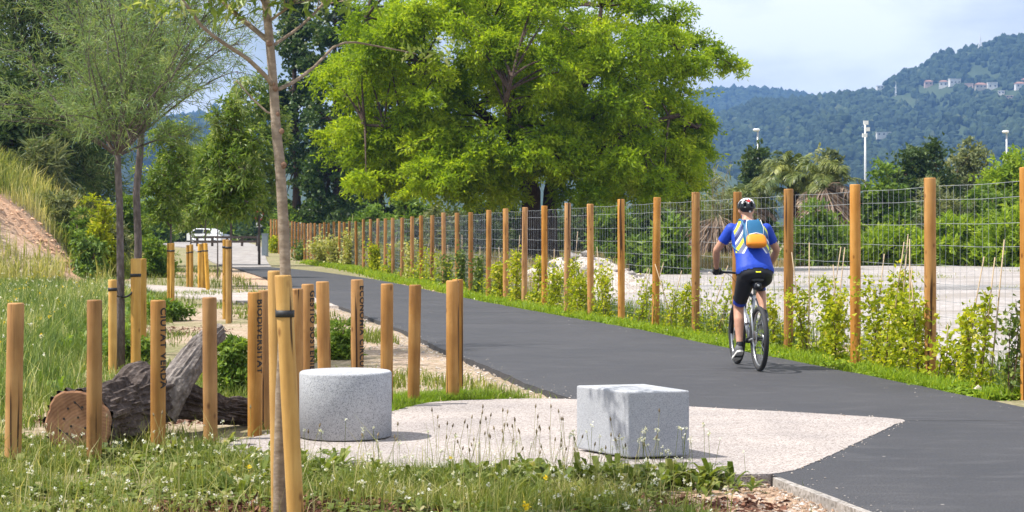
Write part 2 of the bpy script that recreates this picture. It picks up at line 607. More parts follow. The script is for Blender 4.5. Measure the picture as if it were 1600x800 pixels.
def asphalt_mat():
    m, nt, o = new_mat('asphalt')
    v = coords(nt)
    fine = noise_fac(nt, v, 75.0, 4, 0.85)
    big = noise_fac(nt, v, 0.55, 5, 0.6)
    mp = N(nt, 'ShaderNodeMapping'); mp.inputs['Scale'].default_value = (0.6, 2.2, 1); mp.inputs['Rotation'].default_value = (0, 0, R(6))
    nt.links.new(v, mp.inputs['Vector'])
    streak = noise_fac(nt, mp.outputs['Vector'], 2.6, 6, 0.7)
    c = ramp(nt, fine, [(0.3, (0.017, 0.017, 0.020)), (0.5, (0.042, 0.042, 0.047)), (0.70, (0.102, 0.101, 0.108))])
    c = mixc(nt, 0.7, c, ramp(nt, big, [(0.3, (0.70, 0.70, 0.73)), (0.7, (1.30, 1.29, 1.28))]), 'MULTIPLY')
    dust = ramp(nt, streak, [(0.52, (0, 0, 0)), (0.80, (0.30, 0.30, 0.30))])
    c = mixc(nt, dust, c, (0.17, 0.163, 0.165))
    vo = N(nt, 'ShaderNodeTexVoronoi'); vo.inputs['Scale'].default_value = 3.3
    nt.links.new(v, vo.inputs['Vector'])
    spot = ramp(nt, vo.outputs['Distance'], [(0.028, (1, 1, 1)), (0.045, (0, 0, 0))])
    sep = N(nt, 'ShaderNodeSeparateColor'); nt.links.new(vo.outputs['Color'], sep.inputs[0])
    pick = ramp(nt, sep.outputs[1], [(0.60, (0, 0, 0)), (0.62, (0.7, 0.7, 0.7))])
    c = mixc(nt, mixc(nt, 1.0, spot, pick, 'MULTIPLY'), c, (0.42, 0.39, 0.36))
    rg = ramp(nt, big, [(0.3, (0.62, 0.62, 0.62)), (0.7, (0.80, 0.80, 0.80))])
    principled(nt, o, c, rg, bump=fine, bstr=0.55, bdist=0.006, spec=0.35)
    return m

M['ground'] = ground_mat()
M['asphalt'] = asphalt_mat()
M['kerb'] = speckle('cast_concrete', (0.30, 0.275, 0.25), (0.20, 0.18, 0.16), (0.38, 0.35, 0.33), 60.0, 0.2, 0.9)
M['lot'] = speckle('dusty_concrete', (0.34, 0.312, 0.30), (0.27, 0.245, 0.23), (0.40, 0.37, 0.36), 9.0, 0.3, 0.95, (0.30, 0.50, (0.25, 0.22, 0.195), 0.7))
M['stone'] = speckle('field_stone', (0.48, 0.42, 0.37), (0.33, 0.27, 0.22), (0.60, 0.56, 0.52), 30.0, 0.3, 0.95)
M['mulch'] = leafy('bark_mulch', [(0.0, (0.05, 0.022, 0.014)), (0.5, (0.13, 0.055, 0.035)), (1.0, (0.28, 0.14, 0.09))], 0.0, 0.9)

# ------------------------------------------------------------------ setting: outlines in metres (x right, y away)
ROAD_L = [(3.1, 3), (1.88, 9.36), (1.6, 10.7), (1.0, 13.5), (0.5, 15.9), (0.31, 16.6), (0.045, 17.9), (-0.28, 19.9), (-0.69, 21.5), (-1.24, 24.8), (-1.86, 28.2), (-3.7, 37.2), (-5.8, 47.2), (-7.8, 58.0), (-12.1, 78.0)]
ROAD_R = [(6.6, 3), (5.3, 9.4), (4.28, 15), (3.8, 17.7), (3.4, 19.6), (2.72, 22.9), (2.12, 26.5), (1.29, 30.0), (-0.95, 40.0), (-3.5, 53.6), (-5.7, 63.0), (-8.3, 72.5), (-10.6, 79.0)]
PAD = [(-1.95, 12.55), (-1.55, 13.35), (-0.99, 14.55), (-0.80, 15.3), (-0.50, 15.62), (0.5, 15.86), (1.5, 15.0), (2.35, 14.55), (3.0, 14.08), (3.07, 13.9), (2.95, 13.72), (2.42, 12.5), (1.98, 11.5), (1.60, 10.72), (1.02, 10.9), (0.2, 10.95), (-0.7, 11.15), (-1.5, 11.55), (-1.95, 12.0)]
ROAD_POLY = ROAD_L + ROAD_R[::-1]
FENCE = [(4.63, 16.2), (4.25, 18.2), (3.9, 20.3), (3.45, 22.4), (3.04, 24.3), (2.69, 26.2), (2.24, 28.0), (1.4, 31.8), (-0.14, 39.0), (-0.54, 41.0), (-1.9, 50.0), (-3.56, 58.0), (-6.6, 76.0), (-9.2, 88.0), (-11.2, 97.0), (-15.0, 112.0)]
FENCE_PX = [1605, 1454, 1337, 1232, 1150, 1087, 1024, 971, 923, 886, 851, 819, 790, 763, 735.5, 714.5, 694, 675, 658.5, 644, 628, 614, 602, 590, 579, 568, 557, 546, 538, 530, 522, 513, 506.5, 500, 492, 486, 481, 476, 471, 466, 461, 456, 450, 445, 440, 436, 432, 428, 423.5]
_fp = np.array([[800 + x * FPX / d, d] for x, d in FENCE])[::-1]
FENCE_POS = []
for px in FENCE_PX:
    d = float(np.interp(px, _fp[:, 0], _fp[:, 1]))
    if px > _fp[-1, 0]:
        d = 16.2 - (px - _fp[-1, 0]) * 0.013
    FENCE_POS.append(((px - 800) * d / FPX, d))

def resample(pts, n):
    pts = np.asarray(pts, float)
    s = np.concatenate([[0], np.cumsum(np.linalg.norm(np.diff(pts, axis=0), axis=1))])
    t = np.linspace(0, s[-1], n)
    return np.stack([np.interp(t, s, pts[:, k]) for k in range(pts.shape[1])], -1)

def smooth_pts(pts, it=2):
    pts = np.asarray(pts, float)
    for _ in range(it):
        q = 0.75 * pts[:-1] + 0.25 * pts[1:]; r = 0.25 * pts[:-1] + 0.75 * pts[1:]
        pts = np.concatenate([pts[:1], np.stack([q, r], 1).reshape(-1, 2), pts[-1:]])
    return pts

def ribbon(Lp, Rp, n, m, ztop, thick, ragged=0.02, follow=False):
    L_ = resample(smooth_pts(Lp), n); R_ = resample(smooth_pts(Rp), n)
    L_ = L_ + (rng.random((n, 1)) - 0.5) * ragged * 2
    R_ = R_ + (rng.random((n, 1)) - 0.5) * ragged * 2
    t = np.linspace(0, 1, m)
    P = L_[:, None, :] * (1 - t)[None, :, None] + R_[:, None, :] * t[None, :, None]
    z = (gz(P[..., 0], P[..., 1]) + 0.05 if follow else np.zeros(P.shape[:2])) + ztop
    V = np.concatenate([P, z[..., None]], -1).reshape(-1, 3)
    i = np.arange(n - 1)[:, None] * m; j = np.arange(m - 1)[None, :]
    F = np.stack([i + j, i + j + 1, i + m + j + 1, i + m + j], -1).reshape(-1, 4)
    g = Geo(); g.add(V, F)
    for c in (0, m - 1):
        e = np.arange(n) * m + c
        top = V[e]; bot = top - np.array([0, 0, thick])
        k = np.arange(n - 1)
        f = np.stack([k, k + 1, n + k + 1, n + k], -1)
        if c == 0:
            f = f[:, ::-1]
        g.add(np.concatenate([top, bot]), f[:, ::-1])
    return g

# ground sheet
ys = np.concatenate([np.arange(-8, 20, 0.4), 20 * 1.028 ** np.arange(0, 214)])
ys = ys[ys < 7500]
us = np.linspace(-1, 1, 201)
us = np.sign(us) * np.abs(us) ** 1.35
Y, U = np.meshgrid(ys, us, indexing='ij')
X = U * (14 + np.abs(Y) * 0.95)
Z = gz(X, Y)
near_bump = (fbm(X * 1.6, Y * 1.6, 0, 3, 21) - 0.5) * 0.05
ok = (Y < 60)
Z = Z + np.where(ok & ~inside(ROAD_POLY, X, Y) & ~inside(PAD, X, Y), np.minimum(near_bump, 0.012), -0.03 * ok)
# greenness of the bare ground (1 turf, 0 soil, -1 clay), from what grows where
g_ = np.full(X.shape, 0.55)
def blob(cx, cy, rx, ry, val, soft=0.5, rot=0.0):
    global g_
    ca, sa = math.cos(rot), math.sin(rot)
    dx, dy = X - cx, Y - cy
    r = np.sqrt(((dx * ca + dy * sa) / rx) ** 2 + ((-dx * sa + dy * ca) / ry) ** 2) + (fbm(X * 0.9, Y * 0.9, 0, 3, 33) - 0.5) * 0.7
    w = np.clip((1 + soft - r) / soft, 0, 1)
    g_ = g_ * (1 - w) + val * w
# strip of stony soil along the left edge of the asphalt
rl = np.asarray(ROAD_L)
xl = np.interp(Y, rl[:, 1], rl[:, 0])
w = np.clip(1.6 - np.abs(X - (xl - 0.6)) / 0.9, 0, 1) * (Y > 15.5) * (Y < 78)
g_ = g_ * (1 - w) + 0.08 * w
w = np.clip(1.4 - np.abs(X - (xl - 0.5)) / 0.7, 0, 1) * (Y < 11.2)
g_ = g_ * (1 - w) - 0.45 * w
blob(-1.25, 9.55, 0.7, 0.5, 0.05)
blob(-0.3, 19.0, 1.0, 2.2, 0.10)
blob(-4.6, 27.0, 1.4, 2.2, 0.15)
blob(-6.8, 33.0, 1.6, 3.0, 0.10)
blob(-6.9, 58.0, 1.4, 12.0, -0.6, rot=0.42)
blob(-3.2, 14.6, 0.9, 1.2, 0.10)
blob(-15.5, 58.65, 1.4, 1.15, -1.0)
blob(-13.5, 57.8, 0.8, 2.6, -0.8)
rr_ = np.asarray(FENCE)
xf = np.interp(Y, rr_[:, 1], rr_[:, 0])
w = (X > xf - 0.1) & (Y > 12) & (Y < 100)
g_ = np.where(w, 0.20, g_)
gg = Geo()
n0, n1 = X.shape
i = np.arange(n0 - 1)[:, None] * n1; j = np.arange(n1 - 1)[None, :]
gg.add(np.stack([X, Y, Z], -1).reshape(-1, 3), np.stack([i + j, i + j + 1, i + n1 + j + 1, i + n1 + j], -1).reshape(-1, 4), g_.ravel())
struct('ground', gg, M['ground'], True)

road_g = ribbon(ROAD_L, ROAD_R, 240, 9, 0.0, 0.12)
struct('road', road_g, M['asphalt'])
struct('footpath', ribbon([(-3.4, 36.2), (-5.9, 38.6), (-10.2, 46.6), (-13.0, 50.6), (-17.0, 51.6), (-24.0, 50.0)], [(-3.3, 39.2), (-5.3, 42.6), (-9.0, 50.0), (-12.3, 53.6), (-17.0, 53.8), (-24.5, 52.2)], 60, 5, -0.006, 0.06, 0.03, True), M['path'])
struct('plaza', ribbon([(-12.4, 78.1), (-19.5, 112), (-27, 140), (-60, 200)], [(-10.6, 79.0), (-15.2, 110), (-19, 135), (-30, 200)], 60, 9, 0.01, 0.08, 0.0, True), M['plaza'])

# pad of exposed aggregate with a proud front edge
def slab(poly, ztop, thick, mat, name, rag=0.0):
    p = smooth_pts(list(poly) + [poly[0]], 2)
    if rag:
        p = resample(p, 260)
        p = p + rng.normal(0, rag, p.shape)
    p = p[:-1]
    bm = bmesh.new()
    vs = [bm.verts.new((x, y, ztop)) for x, y in p]
    f = bm.faces.new(vs)
    if f.normal.z < 0:
        f.normal_flip()
    ext = bmesh.ops.extrude_face_region(bm, geom=[f])
    for v in [e for e in ext['geom'] if isinstance(e, bmesh.types.BMVert)]:
        v.co.z = ztop - thick
    bmesh.ops.recalc_face_normals(bm, faces=bm.faces)
    me = bpy.data.meshes.new(name)
    bm.to_mesh(me); bm.free()
    me.materials.append(mat)
    return link(name, me, None, kind='structure')
slab(PAD, 0.005, 0.14, M['pad'], 'pavement', 0.005)
# concrete edging along the near left edge of the asphalt
kl = smooth_pts([(1.60, 10.66), (1.88, 9.36), (2.5, 6.2), (3.1, 3.05)])
kg = Geo()
kk = resample(kl, 28)
kg.join(ribbon(kk - np.array([0.055, 0.012]), kk - np.array([0.006, 0.0]), 28, 2, 0.004, 0.14, 0.006))
struct('kerb', kg, M['kerb'])
M['strip_and_shadow'] = speckle('asphalt_and_shadow_grey', (0.20, 0.19, 0.188), (0.15, 0.145, 0.14), (0.25, 0.24, 0.235), 9.0, 0.2, 0.95, (0.4, 0.48, (0.33, 0.31, 0.30), 0.8))
# pale lot behind the fence
slab([(5.6, 16.5), (4.6, 23), (3.5, 29), (2.6, 34), (1.6, 42), (2.0, 52), (3.2, 62), (6, 72), (14, 84), (40, 86), (60, 60), (40, 20), (14, 12)], -0.012, 0.03, M['lot'], 'lot')
slab([(3.9, 47.5), (9, 47.0), (16, 47.4), (26, 47.2), (26, 51.5), (14, 51.8), (8, 51.6), (4.2, 51.2)], -0.006, 0.03, M['strip_and_shadow'], 'asphalt_and_shadow_strip')  # grey asphalt strip, carried on rightwards as a painted shadow band
# asphalt transverse joint lines far down the road are fine cracks
cj = Geo()
for d_, s_ in ((13.92, 0.0), (29.0, 0.02), (33.5, -0.02), (39.5, 0.01), (49.0, 0.015)):
    xl_ = np.interp(d_, rl[:, 1], rl[:, 0]); xr_ = np.interp(d_, [p[1] for p in ROAD_R], [p[0] for p in ROAD_R])
    n = 14
    t = np.linspace(0.01, 0.99, n)
    if d_ < 14:
        xl_ = 3.06
    x = xl_ + (xr_ - xl_) * t
    y = d_ + (x - xl_) * s_ * 4 + rng.normal(0, 0.012, n)
    hw_ = 0.006 if d_ < 14 else 0.012
    V = np.concatenate([np.stack([x, y - hw_, np.full(n, 0.003)], -1), np.stack([x, y + hw_, np.full(n, 0.003)], -1)])
    k = np.arange(n - 1)
    cj.add(V, np.stack([k, k + 1, n + k + 1, n + k], -1))
struct('road_joint', cj, plain('bitumen_seal', (0.012, 0.012, 0.013), 0.5))

# loose stones on the bare soil
def stones(name, x, y, s, mat, label, zz=None):
    g = Geo()
    base = np.array([[1, 0, 0], [-1, 0, 0], [0, 1, 0], [0, -1, 0], [0, 0, 1], [0, 0, -0.6]], float)
    F = np.array([[0, 2, 4], [2, 1, 4], [1, 3, 4], [3, 0, 4], [2, 0, 5], [1, 2, 5], [3, 1, 5], [0, 3, 5]])
    n = len(x)
    V = base[None] * (0.55 + 0.75 * rng.random((n, 6, 1))) * s[:, None, None]
    a = rng.random(n) * 6.28
    c, s2 = np.cos(a)[:, None], np.sin(a)[:, None]
    vx = V[..., 0] * c - V[..., 1] * s2; vy = V[..., 0] * s2 + V[..., 1] * c
    V = np.stack([vx * 1.3 + x[:, None], vy + y[:, None], V[..., 2] * 0.8 + (gz(x, y) if zz is None else np.full(len(x), zz))[:, None] + s[:, None] * 0.3], -1)
    g.add(V.reshape(-1, 3), (F[None] + np.arange(n)[:, None, None] * 6).reshape(-1, 3), np.repeat(rng.random(n), 6))
    o = struct(name, g, mat, False, 'stuff', label, name)
    return o
n = 5200
y = 9 + 30 * rng.random(n) ** 1.6
x = np.interp(y, rl[:, 1], rl[:, 0]) - 0.03 - np.abs(rng.normal(0, 0.55, n))
k = ~inside(PAD, x, y)
stones('gravel', x[k], y[k], 0.005 + 0.014 * rng.random(n)[k] ** 3, M['stone'], 'loose stones and clods along the left edge of the asphalt')
n = 700
y = 9.2 + 26 * rng.random(n) ** 1.5
sd = rng.random(n) < 0.6
x = np.where(sd, np.interp(y, rl[:, 1], rl[:, 0]) + np.abs(rng.normal(0, 0.16, n)), np.interp(y, [p[1] for p in ROAD_R], [p[0] for p in ROAD_R]) - np.abs(rng.normal(0, 0.22, n)))
k = inside(ROAD_POLY, x, y) & ~inside(PAD, x, y)
stones('road_grit', x[k], y[k], 0.0025 + 0.007 * rng.random(k.sum()) ** 4, M['kerb'], 'stray grit along the edges of the asphalt', 0.0)
n = 420
e = resample(smooth_pts(PAD + [PAD[0]], 2), n) + rng.normal(0, 0.05, (n, 2))
stones('pad_grit', e[:, 0], e[:, 1], 0.003 + 0.008 * rng.random(n) ** 4, M['stone'], 'stray grit along the rim of the pale pavement', 0.003)
n = 420
a = rng.random(n) ** 0.6; th = rng.random(n) * 6.28
x = -15.5 + 1.4 * a * np.cos(th); y = 58.6 + 1.1 * a * np.sin(th)
stones('clay_clods', x, y, 0.015 + 0.07 * rng.random(n) ** 5, bark('red_clay', (0.44, 0.25, 0.15), (0.58, 0.36, 0.23), (0.68, 0.48, 0.34), (3, 3, 3), 0.02), 'reddish clods on the bare clay slope')
n = 1500
x = 1.75 - 0.55 * rng.random(n) ** 1.5; y = 8.9 + 1.85 * rng.random(n); x = x + (10.7 - y) * 0.19
k = ~inside(ROAD_POLY, x + 0.01, y)
stones('soil_clods', x[k], y[k], 0.004 + 0.012 * rng.random(k.sum()) ** 3, bark('dry_soil', (0.24, 0.15, 0.10), (0.38, 0.26, 0.18), (0.52, 0.40, 0.31), (20, 20, 20), 0.01), 'crumbly reddish soil clods beside the near corner of the asphalt')
n = 900
i = rng.integers(0, 14, n); fr = rng.random(n)
fpos = np.array(FENCE_POS)
x = fpos[i, 0] * (1 - fr) + fpos[i + 1, 0] * fr + rng.normal(0.25, 0.3, n); y = fpos[i, 1] * (1 - fr) + fpos[i + 1, 1] * fr
k = ~inside(ROAD_POLY, x - 0.15, y)
stones('fence_rubble', x[k], y[k], (0.015 + 0.075 * rng.random(n) ** 4)[k], M['stone'], 'pale stones and rubble along the foot of the wire fence')

# ------------------------------------------------------------------ far hills, woods, houses
M['forest'] = leafy('hill_forest', [(0.0, (0.014, 0.026, 0.014)), (0.5, (0.025, 0.043, 0.018)), (0.85, (0.042, 0.066, 0.025)), (1.0, (0.075, 0.092, 0.04))], 0.0, 0.9)
M['hill'] = leafy('hill_ground', [(0.0, (0.022, 0.038, 0.016)), (0.6, (0.045, 0.066, 0.025)), (1.0, (0.16, 0.16, 0.09))], 0.0, 0.95)

HILLS = {
    'main': dict(d=2400.0, prof=[(-400, 180), (300, 192), (700, 205), (980, 215), (1060, 205), (1120, 186), (1180, 163), (1240, 161), (1300, 153), (1360, 147), (1400, 124), (1440, 108), (1480, 86), (1530, 77), (1560, 66), (1600, 62), (1700, 52), (1900, 60), (2300, 120)], front=0.52),
    'back': dict(d=3600.0, prof=[(-500, 205), (-100, 190), (250, 196), (310, 186), (350, 178), (420, 186), (620, 205), (1000, 175), (1060, 158), (1100, 150), (1150, 143), (1190, 147), (1230, 152), (1300, 160), (1500, 175), (2000, 170)], front=0.72),
}
def hill_z(h, px, t):
    """height on hill h: t = 0 at the foot, 1 on the crest"""
    H = HILLS[h]; d = H['d']
    p = np.asarray(H['prof'], float)
    yy = np.interp(px, p[:, 0], p[:, 1])
    crest = EYE + (366 - yy) * d / FPX
    s = np.where(t <= 1, t ** 0.85, 1 - (t - 1) ** 2 * 0.8)
    rel = crest * s
    wob = (fbm(px / 70.0, t * 4.0, 0, 4, 3) - 0.5) * crest * 0.34 * np.clip(t * 2, 0, 1) * np.clip((1 - np.abs(t)) * 3.5, 0, 1)
    gully = (np.abs(fbm(px / 110.0 + t * 0.6, t * 0.8, 0, 3, 8) - 0.5)) * crest * 0.5 * np.clip(t * 3, 0, 1) * np.clip((1.02 - t) * 2.5, 0, 1)
    return rel + wob - gully

def hill_point(h, px, t):
    H = HILLS[h]; d0 = H['d'] * H['front']
    d = d0 + (H['d'] - d0) * t
    x = (px - 800) * H['d'] / FPX
    return np.stack([x + 0 * d, d + 0 * x, hill_z(h, px, t)], -1)

for h in HILLS:
    px = np.linspace(HILLS[h]['prof'][0][0], HILLS[h]['prof'][-1][0], 260)
    t = np.concatenate([np.linspace(0, 1, 44), [1.15, 1.35, 1.6]])
    T_, P_ = np.meshgrid(t, px, indexing='ij')
    V = hill_point(h, P_, T_)
    V[0, :, 2] = -3
    nr, nc = T_.shape
    i = np.arange(nr - 1)[:, None] * nc; j = np.arange(nc - 1)[None, :]
    g = Geo(); g.add(V.reshape(-1, 3), np.stack([i + j, i + j + 1, i + nc + j + 1, i + nc + j], -1).reshape(-1, 4), (0.3 + 0.5 * fbm(P_ / 8.0, T_ * 25, 0, 3, 6)).ravel())
    struct('hill', g, M['hill'], True)

ico_b = bmesh.new(); bmesh.ops.create_icosphere(ico_b, subdivisions=2, radius=1.0)
ICO_V = np.array([v.co[:] for v in ico_b.verts]); ICO_F = np.array([[v.index for v in f.verts] for f in ico_b.faces]); ico_b.free()
ico_b = bmesh.new(); bmesh.ops.create_icosphere(ico_b, subdivisions=1, radius=1.0)
ICO1_V = np.array([v.co[:] for v in ico_b.verts]); ICO1_F = np.array([[v.index for v in f.verts] for f in ico_b.faces]); ico_b.free()

M['house_white'] = plain('white_render', (0.66, 0.64, 0.60), 0.8, scale=0.4)
M['house_pink'] = plain('pink_render', (0.55, 0.40, 0.33), 0.8, scale=0.4)
M['house_cream'] = plain('cream_render', (0.48, 0.43, 0.35), 0.8, scale=0.4)
M['roof'] = plain('clay_tile', (0.30, 0.16, 0.11), 0.85, scale=0.8)
M['glass'] = plain('dark_glass', (0.03, 0.035, 0.04), 0.15)
M['steel'] = plain('painted_steel', (0.55, 0.56, 0.57), 0.5, 0.4)
M['steel_dark'] = plain('dark_steel', (0.06, 0.065, 0.07), 0.5, 0.3)
M['lamp_white'] = plain('white_enamel', (0.78, 0.78, 0.78), 0.4)

def find_t(h, px, py):
    ts = np.linspace(0.05, 1.0, 200)
    P = hill_point(h, np.full(200, float(px)), ts)
    # the column drifts because the slope is nearer than the crest
    best = None
    for k in range(200):
        x, d, z = P[k]
        yy = 366 - (z - EYE) * FPX / d
        if yy <= py:
            best = k; break
    return ts[best if best is not None else 199]

def place_on_hill(px, py):
    q = float(px)
    for _ in range(12):
        t = find_t('main', q, py)
        P = hill_point('main', np.array([q]), np.array([t]))[0]
        q += (px - (800 + P[0] * FPX / P[1])) * 0.8
    return P

HOUSE_AT = []
def house(px, py, w, h, dp, mat, label, flat=False, group='houses on the wooded hillside', rz=0.0):
    P = place_on_hill(px, py)
    w, h, dp = w * 0.68, h * 0.62, dp * 0.7
    HOUSE_AT.append(P)
    o = thing('hillside_house', label, 'house', (P[0], P[1], P[2] - 1.0), rz, group)
    g = Geo(); g.add(*box((0, 0, h / 2 + 1), (w, dp, h + 4)))
    part(o, 'wall', g, M[mat], local=True)
    g = Geo()
    if flat:
        g.add(*box((0, 0, h + 3.2), (w + 0.8, dp + 0.8, 0.5)))
    else:
        e = 0.8
        a, b, z0, z1 = w / 2 + e, dp / 2 + e, h + 3.0, h + 3.0 + w * 0.2
        g.add([[-a, -b, z0], [a, -b, z0], [a, b, z0], [-a, b, z0], [-a * 0.45, 0, z1], [a * 0.45, 0, z1]], [np.array([[0, 1, 5, 4], [2, 3, 4, 5]]), np.array([[1, 2, 5], [3, 0, 4]]), np.array([[3, 2, 1, 0]])])
    part(o, 'roof', g, M['roof' if not flat else mat], local=True)
    nw = max(2, int(w / 4.5))
    for fl in range(max(1, int(h / 4.0))):
        for k in range(nw):
            g = Geo(); g.add(*box((-w / 2 + w * (k + 0.5) / nw, -dp / 2 - 0.02, 4.6 + fl * 3.3), (1.6, 0.25, 1.7)))
            part(o, 'window', g, M['glass'], local=True)
    return o
for args in [
    (1452, 136, 15, 6.5, 10, 'house_pink', 'pink house with red roof, leftmost of the hillside houses', False),
    (1474, 137, 15, 7.5, 10, 'house_white', 'white gabled house, second from the left of the hillside houses', False),
    (1493, 134, 20, 9.0, 10, 'house_white', 'white flat roofed block, highest of the hillside houses', True),
    (1514, 142, 15, 8.5, 11, 'house_pink', 'pink two storey house just right of the highest hillside block', True),
    (1532, 141, 20, 6.0, 10, 'house_cream', 'long cream house in the middle of the hillside row', False),
    (1561, 140, 17, 9.0, 10, 'house_white', 'white two storey house right of the long cream hillside house', True),
    (1570, 151, 11, 5.5, 9, 'house_white', 'small white house standing below the hillside row', True),
    (1588, 139, 17, 6.5, 10, 'house_white', 'white house with red roof near the right end of the hillside row', False),
    (1603, 133, 15, 5.5, 10, 'house_pink', 'pink house cut by the right edge of the picture on the hillside', False),
    (1528, 153, 9, 4.0, 8, 'house_white', 'lowest small white house on the hillside', True),
    (1578, 157, 20, 4.0, 8, 'house_pink', 'low pink building below the right end of the hillside row', True),
]:
    house(*args, rz=random.uniform(-0.3, 0.3))
for px, py, w, lab in ((1340, 206, 22, 'white building left of the tall floodlight on the lower hillside'), (1377, 215, 30, 'long white building right of the tall floodlight on the lower hillside'), (1394, 141, 18, 'small grey building on the far hill ridge')):
    house(px, py, w * 0.75, 5.5, 10, 'house_white', lab, True, 'white buildings on the lower hillside')

fg = Geo()
def wood_on(h, n, pxr, size, tmin=0.02):
    px = pxr[0] + (pxr[1] - pxr[0]) * rng.random(n)
    t = tmin + (1.03 - tmin) * rng.random(n) ** 0.9
    P = hill_point(h, px, t)
    # a cut strip under the power line and clearings stay open
    open_ = (np.abs(px - (1402 + (1 - t) * 12)) < 2.2) | ((np.abs(px - 1535) < 2.5) & (t > 0.9))
    open_ |= (fbm(px / 30.0, t * 7, 0, 3, 41) > 0.70)
    for q in HOUSE_AT:
        open_ |= (np.abs(P[:, 0] - q[0]) < 9) & (P[:, 1] < q[1] + 5) & (P[:, 1] > q[1] - 22)
    keep = ~open_
    P, px, t = P[keep], px[keep], t[keep]
    n = len(P)
    s = size * (0.55 + 0.9 * rng.random(n) ** 1.5)
    tall = 0.9 + 0.6 * rng.random(n)
    V = ICO1_V[None] * (0.72 + 0.56 * rng.random((n, len(ICO1_V), 1)))
    V = V * np.stack([s, s, s * tall], -1)[:, None, :] + (P + np.stack([0 * s, 0 * s, s * tall * 0.55], -1))[:, None, :]
    tone = np.clip(0.25 + 0.55 * (fbm(px / 22.0, t * 8, 0, 3, 77)) + rng.normal(0, 0.16, n), 0, 1)
    fg.add(V.reshape(-1, 3), (ICO1_F[None] + np.arange(n)[:, None, None] * len(ICO1_V)).reshape(-1, 3), np.repeat(tone, len(ICO1_V)))
wood_on('main', 15500, (1040, 1625), 4.0)
wood_on('main', 900, (240, 440), 6.0, 0.4)
wood_on('back', 1800, (1080, 1300), 6.5, 0.75)
wood_on('back', 600, (260, 440), 9.0, 0.6)
struct('hill_wood', fg, M['forest'], False, 'stuff', 'hazy blue green woods covering the far hills', 'wood')

# lattice mast on the crest and thin pylon on the slope
def mast(px, py, hgt, wb, label):
    P = place_on_hill(px, py)
    o = thing('lattice_mast', label, 'mast', tuple(P - np.array([0, 0, 2.0])))
    g = Geo(); zs = np.linspace(0, hgt, 9)
    wd = np.interp(zs, [0, hgt * 0.55, hgt], [wb, wb * 0.35, wb * 0.12])
    for sx, sy in ((-1, -1), (1, -1), (1, 1), (-1, 1)):
        g2 = Geo(); g2.add(*tube(np.stack([sx * wd, sy * wd, zs], -1), 0.28, 4))
        part(o, 'leg', g2, M['lamp_white'], local=True)
    for k in range(8):
        for (a, b) in (((-1, -1), (1, -1)), ((1, -1), (1, 1)), ((1, 1), (-1, 1)), ((-1, 1), (-1, -1))):
            g.add(*tube([[a[0] * wd[k], a[1] * wd[k], zs[k]], [b[0] * wd[k + 1], b[1] * wd[k + 1], zs[k + 1]]], 0.16, 3))
            g.add(*tube([[b[0] * wd[k], b[1] * wd[k], zs[k]], [a[0] * wd[k + 1], a[1] * wd[k + 1], zs[k + 1]]], 0.16, 3))
    part(o, 'brace', g, M['lamp_white'], local=True)
    g = Geo(); g.add(*tube([[0, 0, hgt], [0, 0, hgt + 5]], 0.2, 4))
    part(o, 'antenna', g, M['lamp_white'], local=True)
    g = Geo(); g.add(*tube([[-2.2, 0, hgt * 0.8], [2.2, 0, hgt * 0.8]], 0.2, 4))
    part(o, 'crossarm', g, M['lamp_white'], local=True)
mast(1530, 82, 24, 4.2, 'white lattice radio mast standing on the hill crest')
mast(1401, 150, 15, 1.2, 'thin grey pylon standing on the middle of the hill ridge')

# floodlights and street lamps beyond the shrubs
def lamp(px, py, d, label, kind, r=0.09):
    zt = zat(py, d); b = at(px, d, float(gz(at(px, d)[0], d)))
    o = thing('street_lamp', label, 'street lamp', b, 0, 'tall lamps beyond the shrubs')
    g = Geo(); hh = zt - b[2]
    g.add(*tube([[0, 0, 0], [0, 0, hh * 0.5], [0, 0, hh]], [r * 1.5, r * 1.2, r], 8))
    part(o, 'pole', g, M['steel'], local=True, smooth=True)
    if kind == 'flood':
        for dz, dx in ((0.0, 0.0), (-0.55, 0.12), (-1.05, -0.1)):
            g = Geo(); g.add(*box((dx, -0.25, hh + dz), (0.38, 0.26, 0.32)))
            part(o, 'floodlight', g, M['lamp_white'], local=True)
    else:
        g = Geo(); g.add(*superell((-0.12, -0.1, hh), (0.30, 0.18, 0.12), 0.7, 0.8, 12, 6))
        part(o, 'lamp_head', g, M['lamp_white'], local=True, smooth=True)
lamp(1184, 203, 150, 'street lamp with pale round head, left of the three tall lamps', 'street', 0.07)
lamp(1352, 192, 150, 'tall floodlight pole, middle of the three tall lamps', 'flood', 0.08)
lamp(1573, 206, 150, 'street lamp half hidden in the bushes, right of the three tall lamps', 'street', 0.07)

# haze between here and the hills
hz = Geo(); hz.add(*box((0, 3400, 165), (16000, 9000, 350)))
hm, hnt, ho = new_mat('haze_air')
hv = hnt.nodes.new('ShaderNodeVolumePrincipled')
hv.inputs['Color'].default_value = (0.22, 0.44, 0.90, 1)
hv.inputs['Density'].default_value = 0.00017
hv.inputs['Anisotropy'].default_value = 0.0
hnt.links.new(hv.outputs['Volume'], ho.inputs['Volume'])
struct('haze', hz, hm, False, 'stuff', 'thin blue haze hanging in front of the far hills', 'haze')

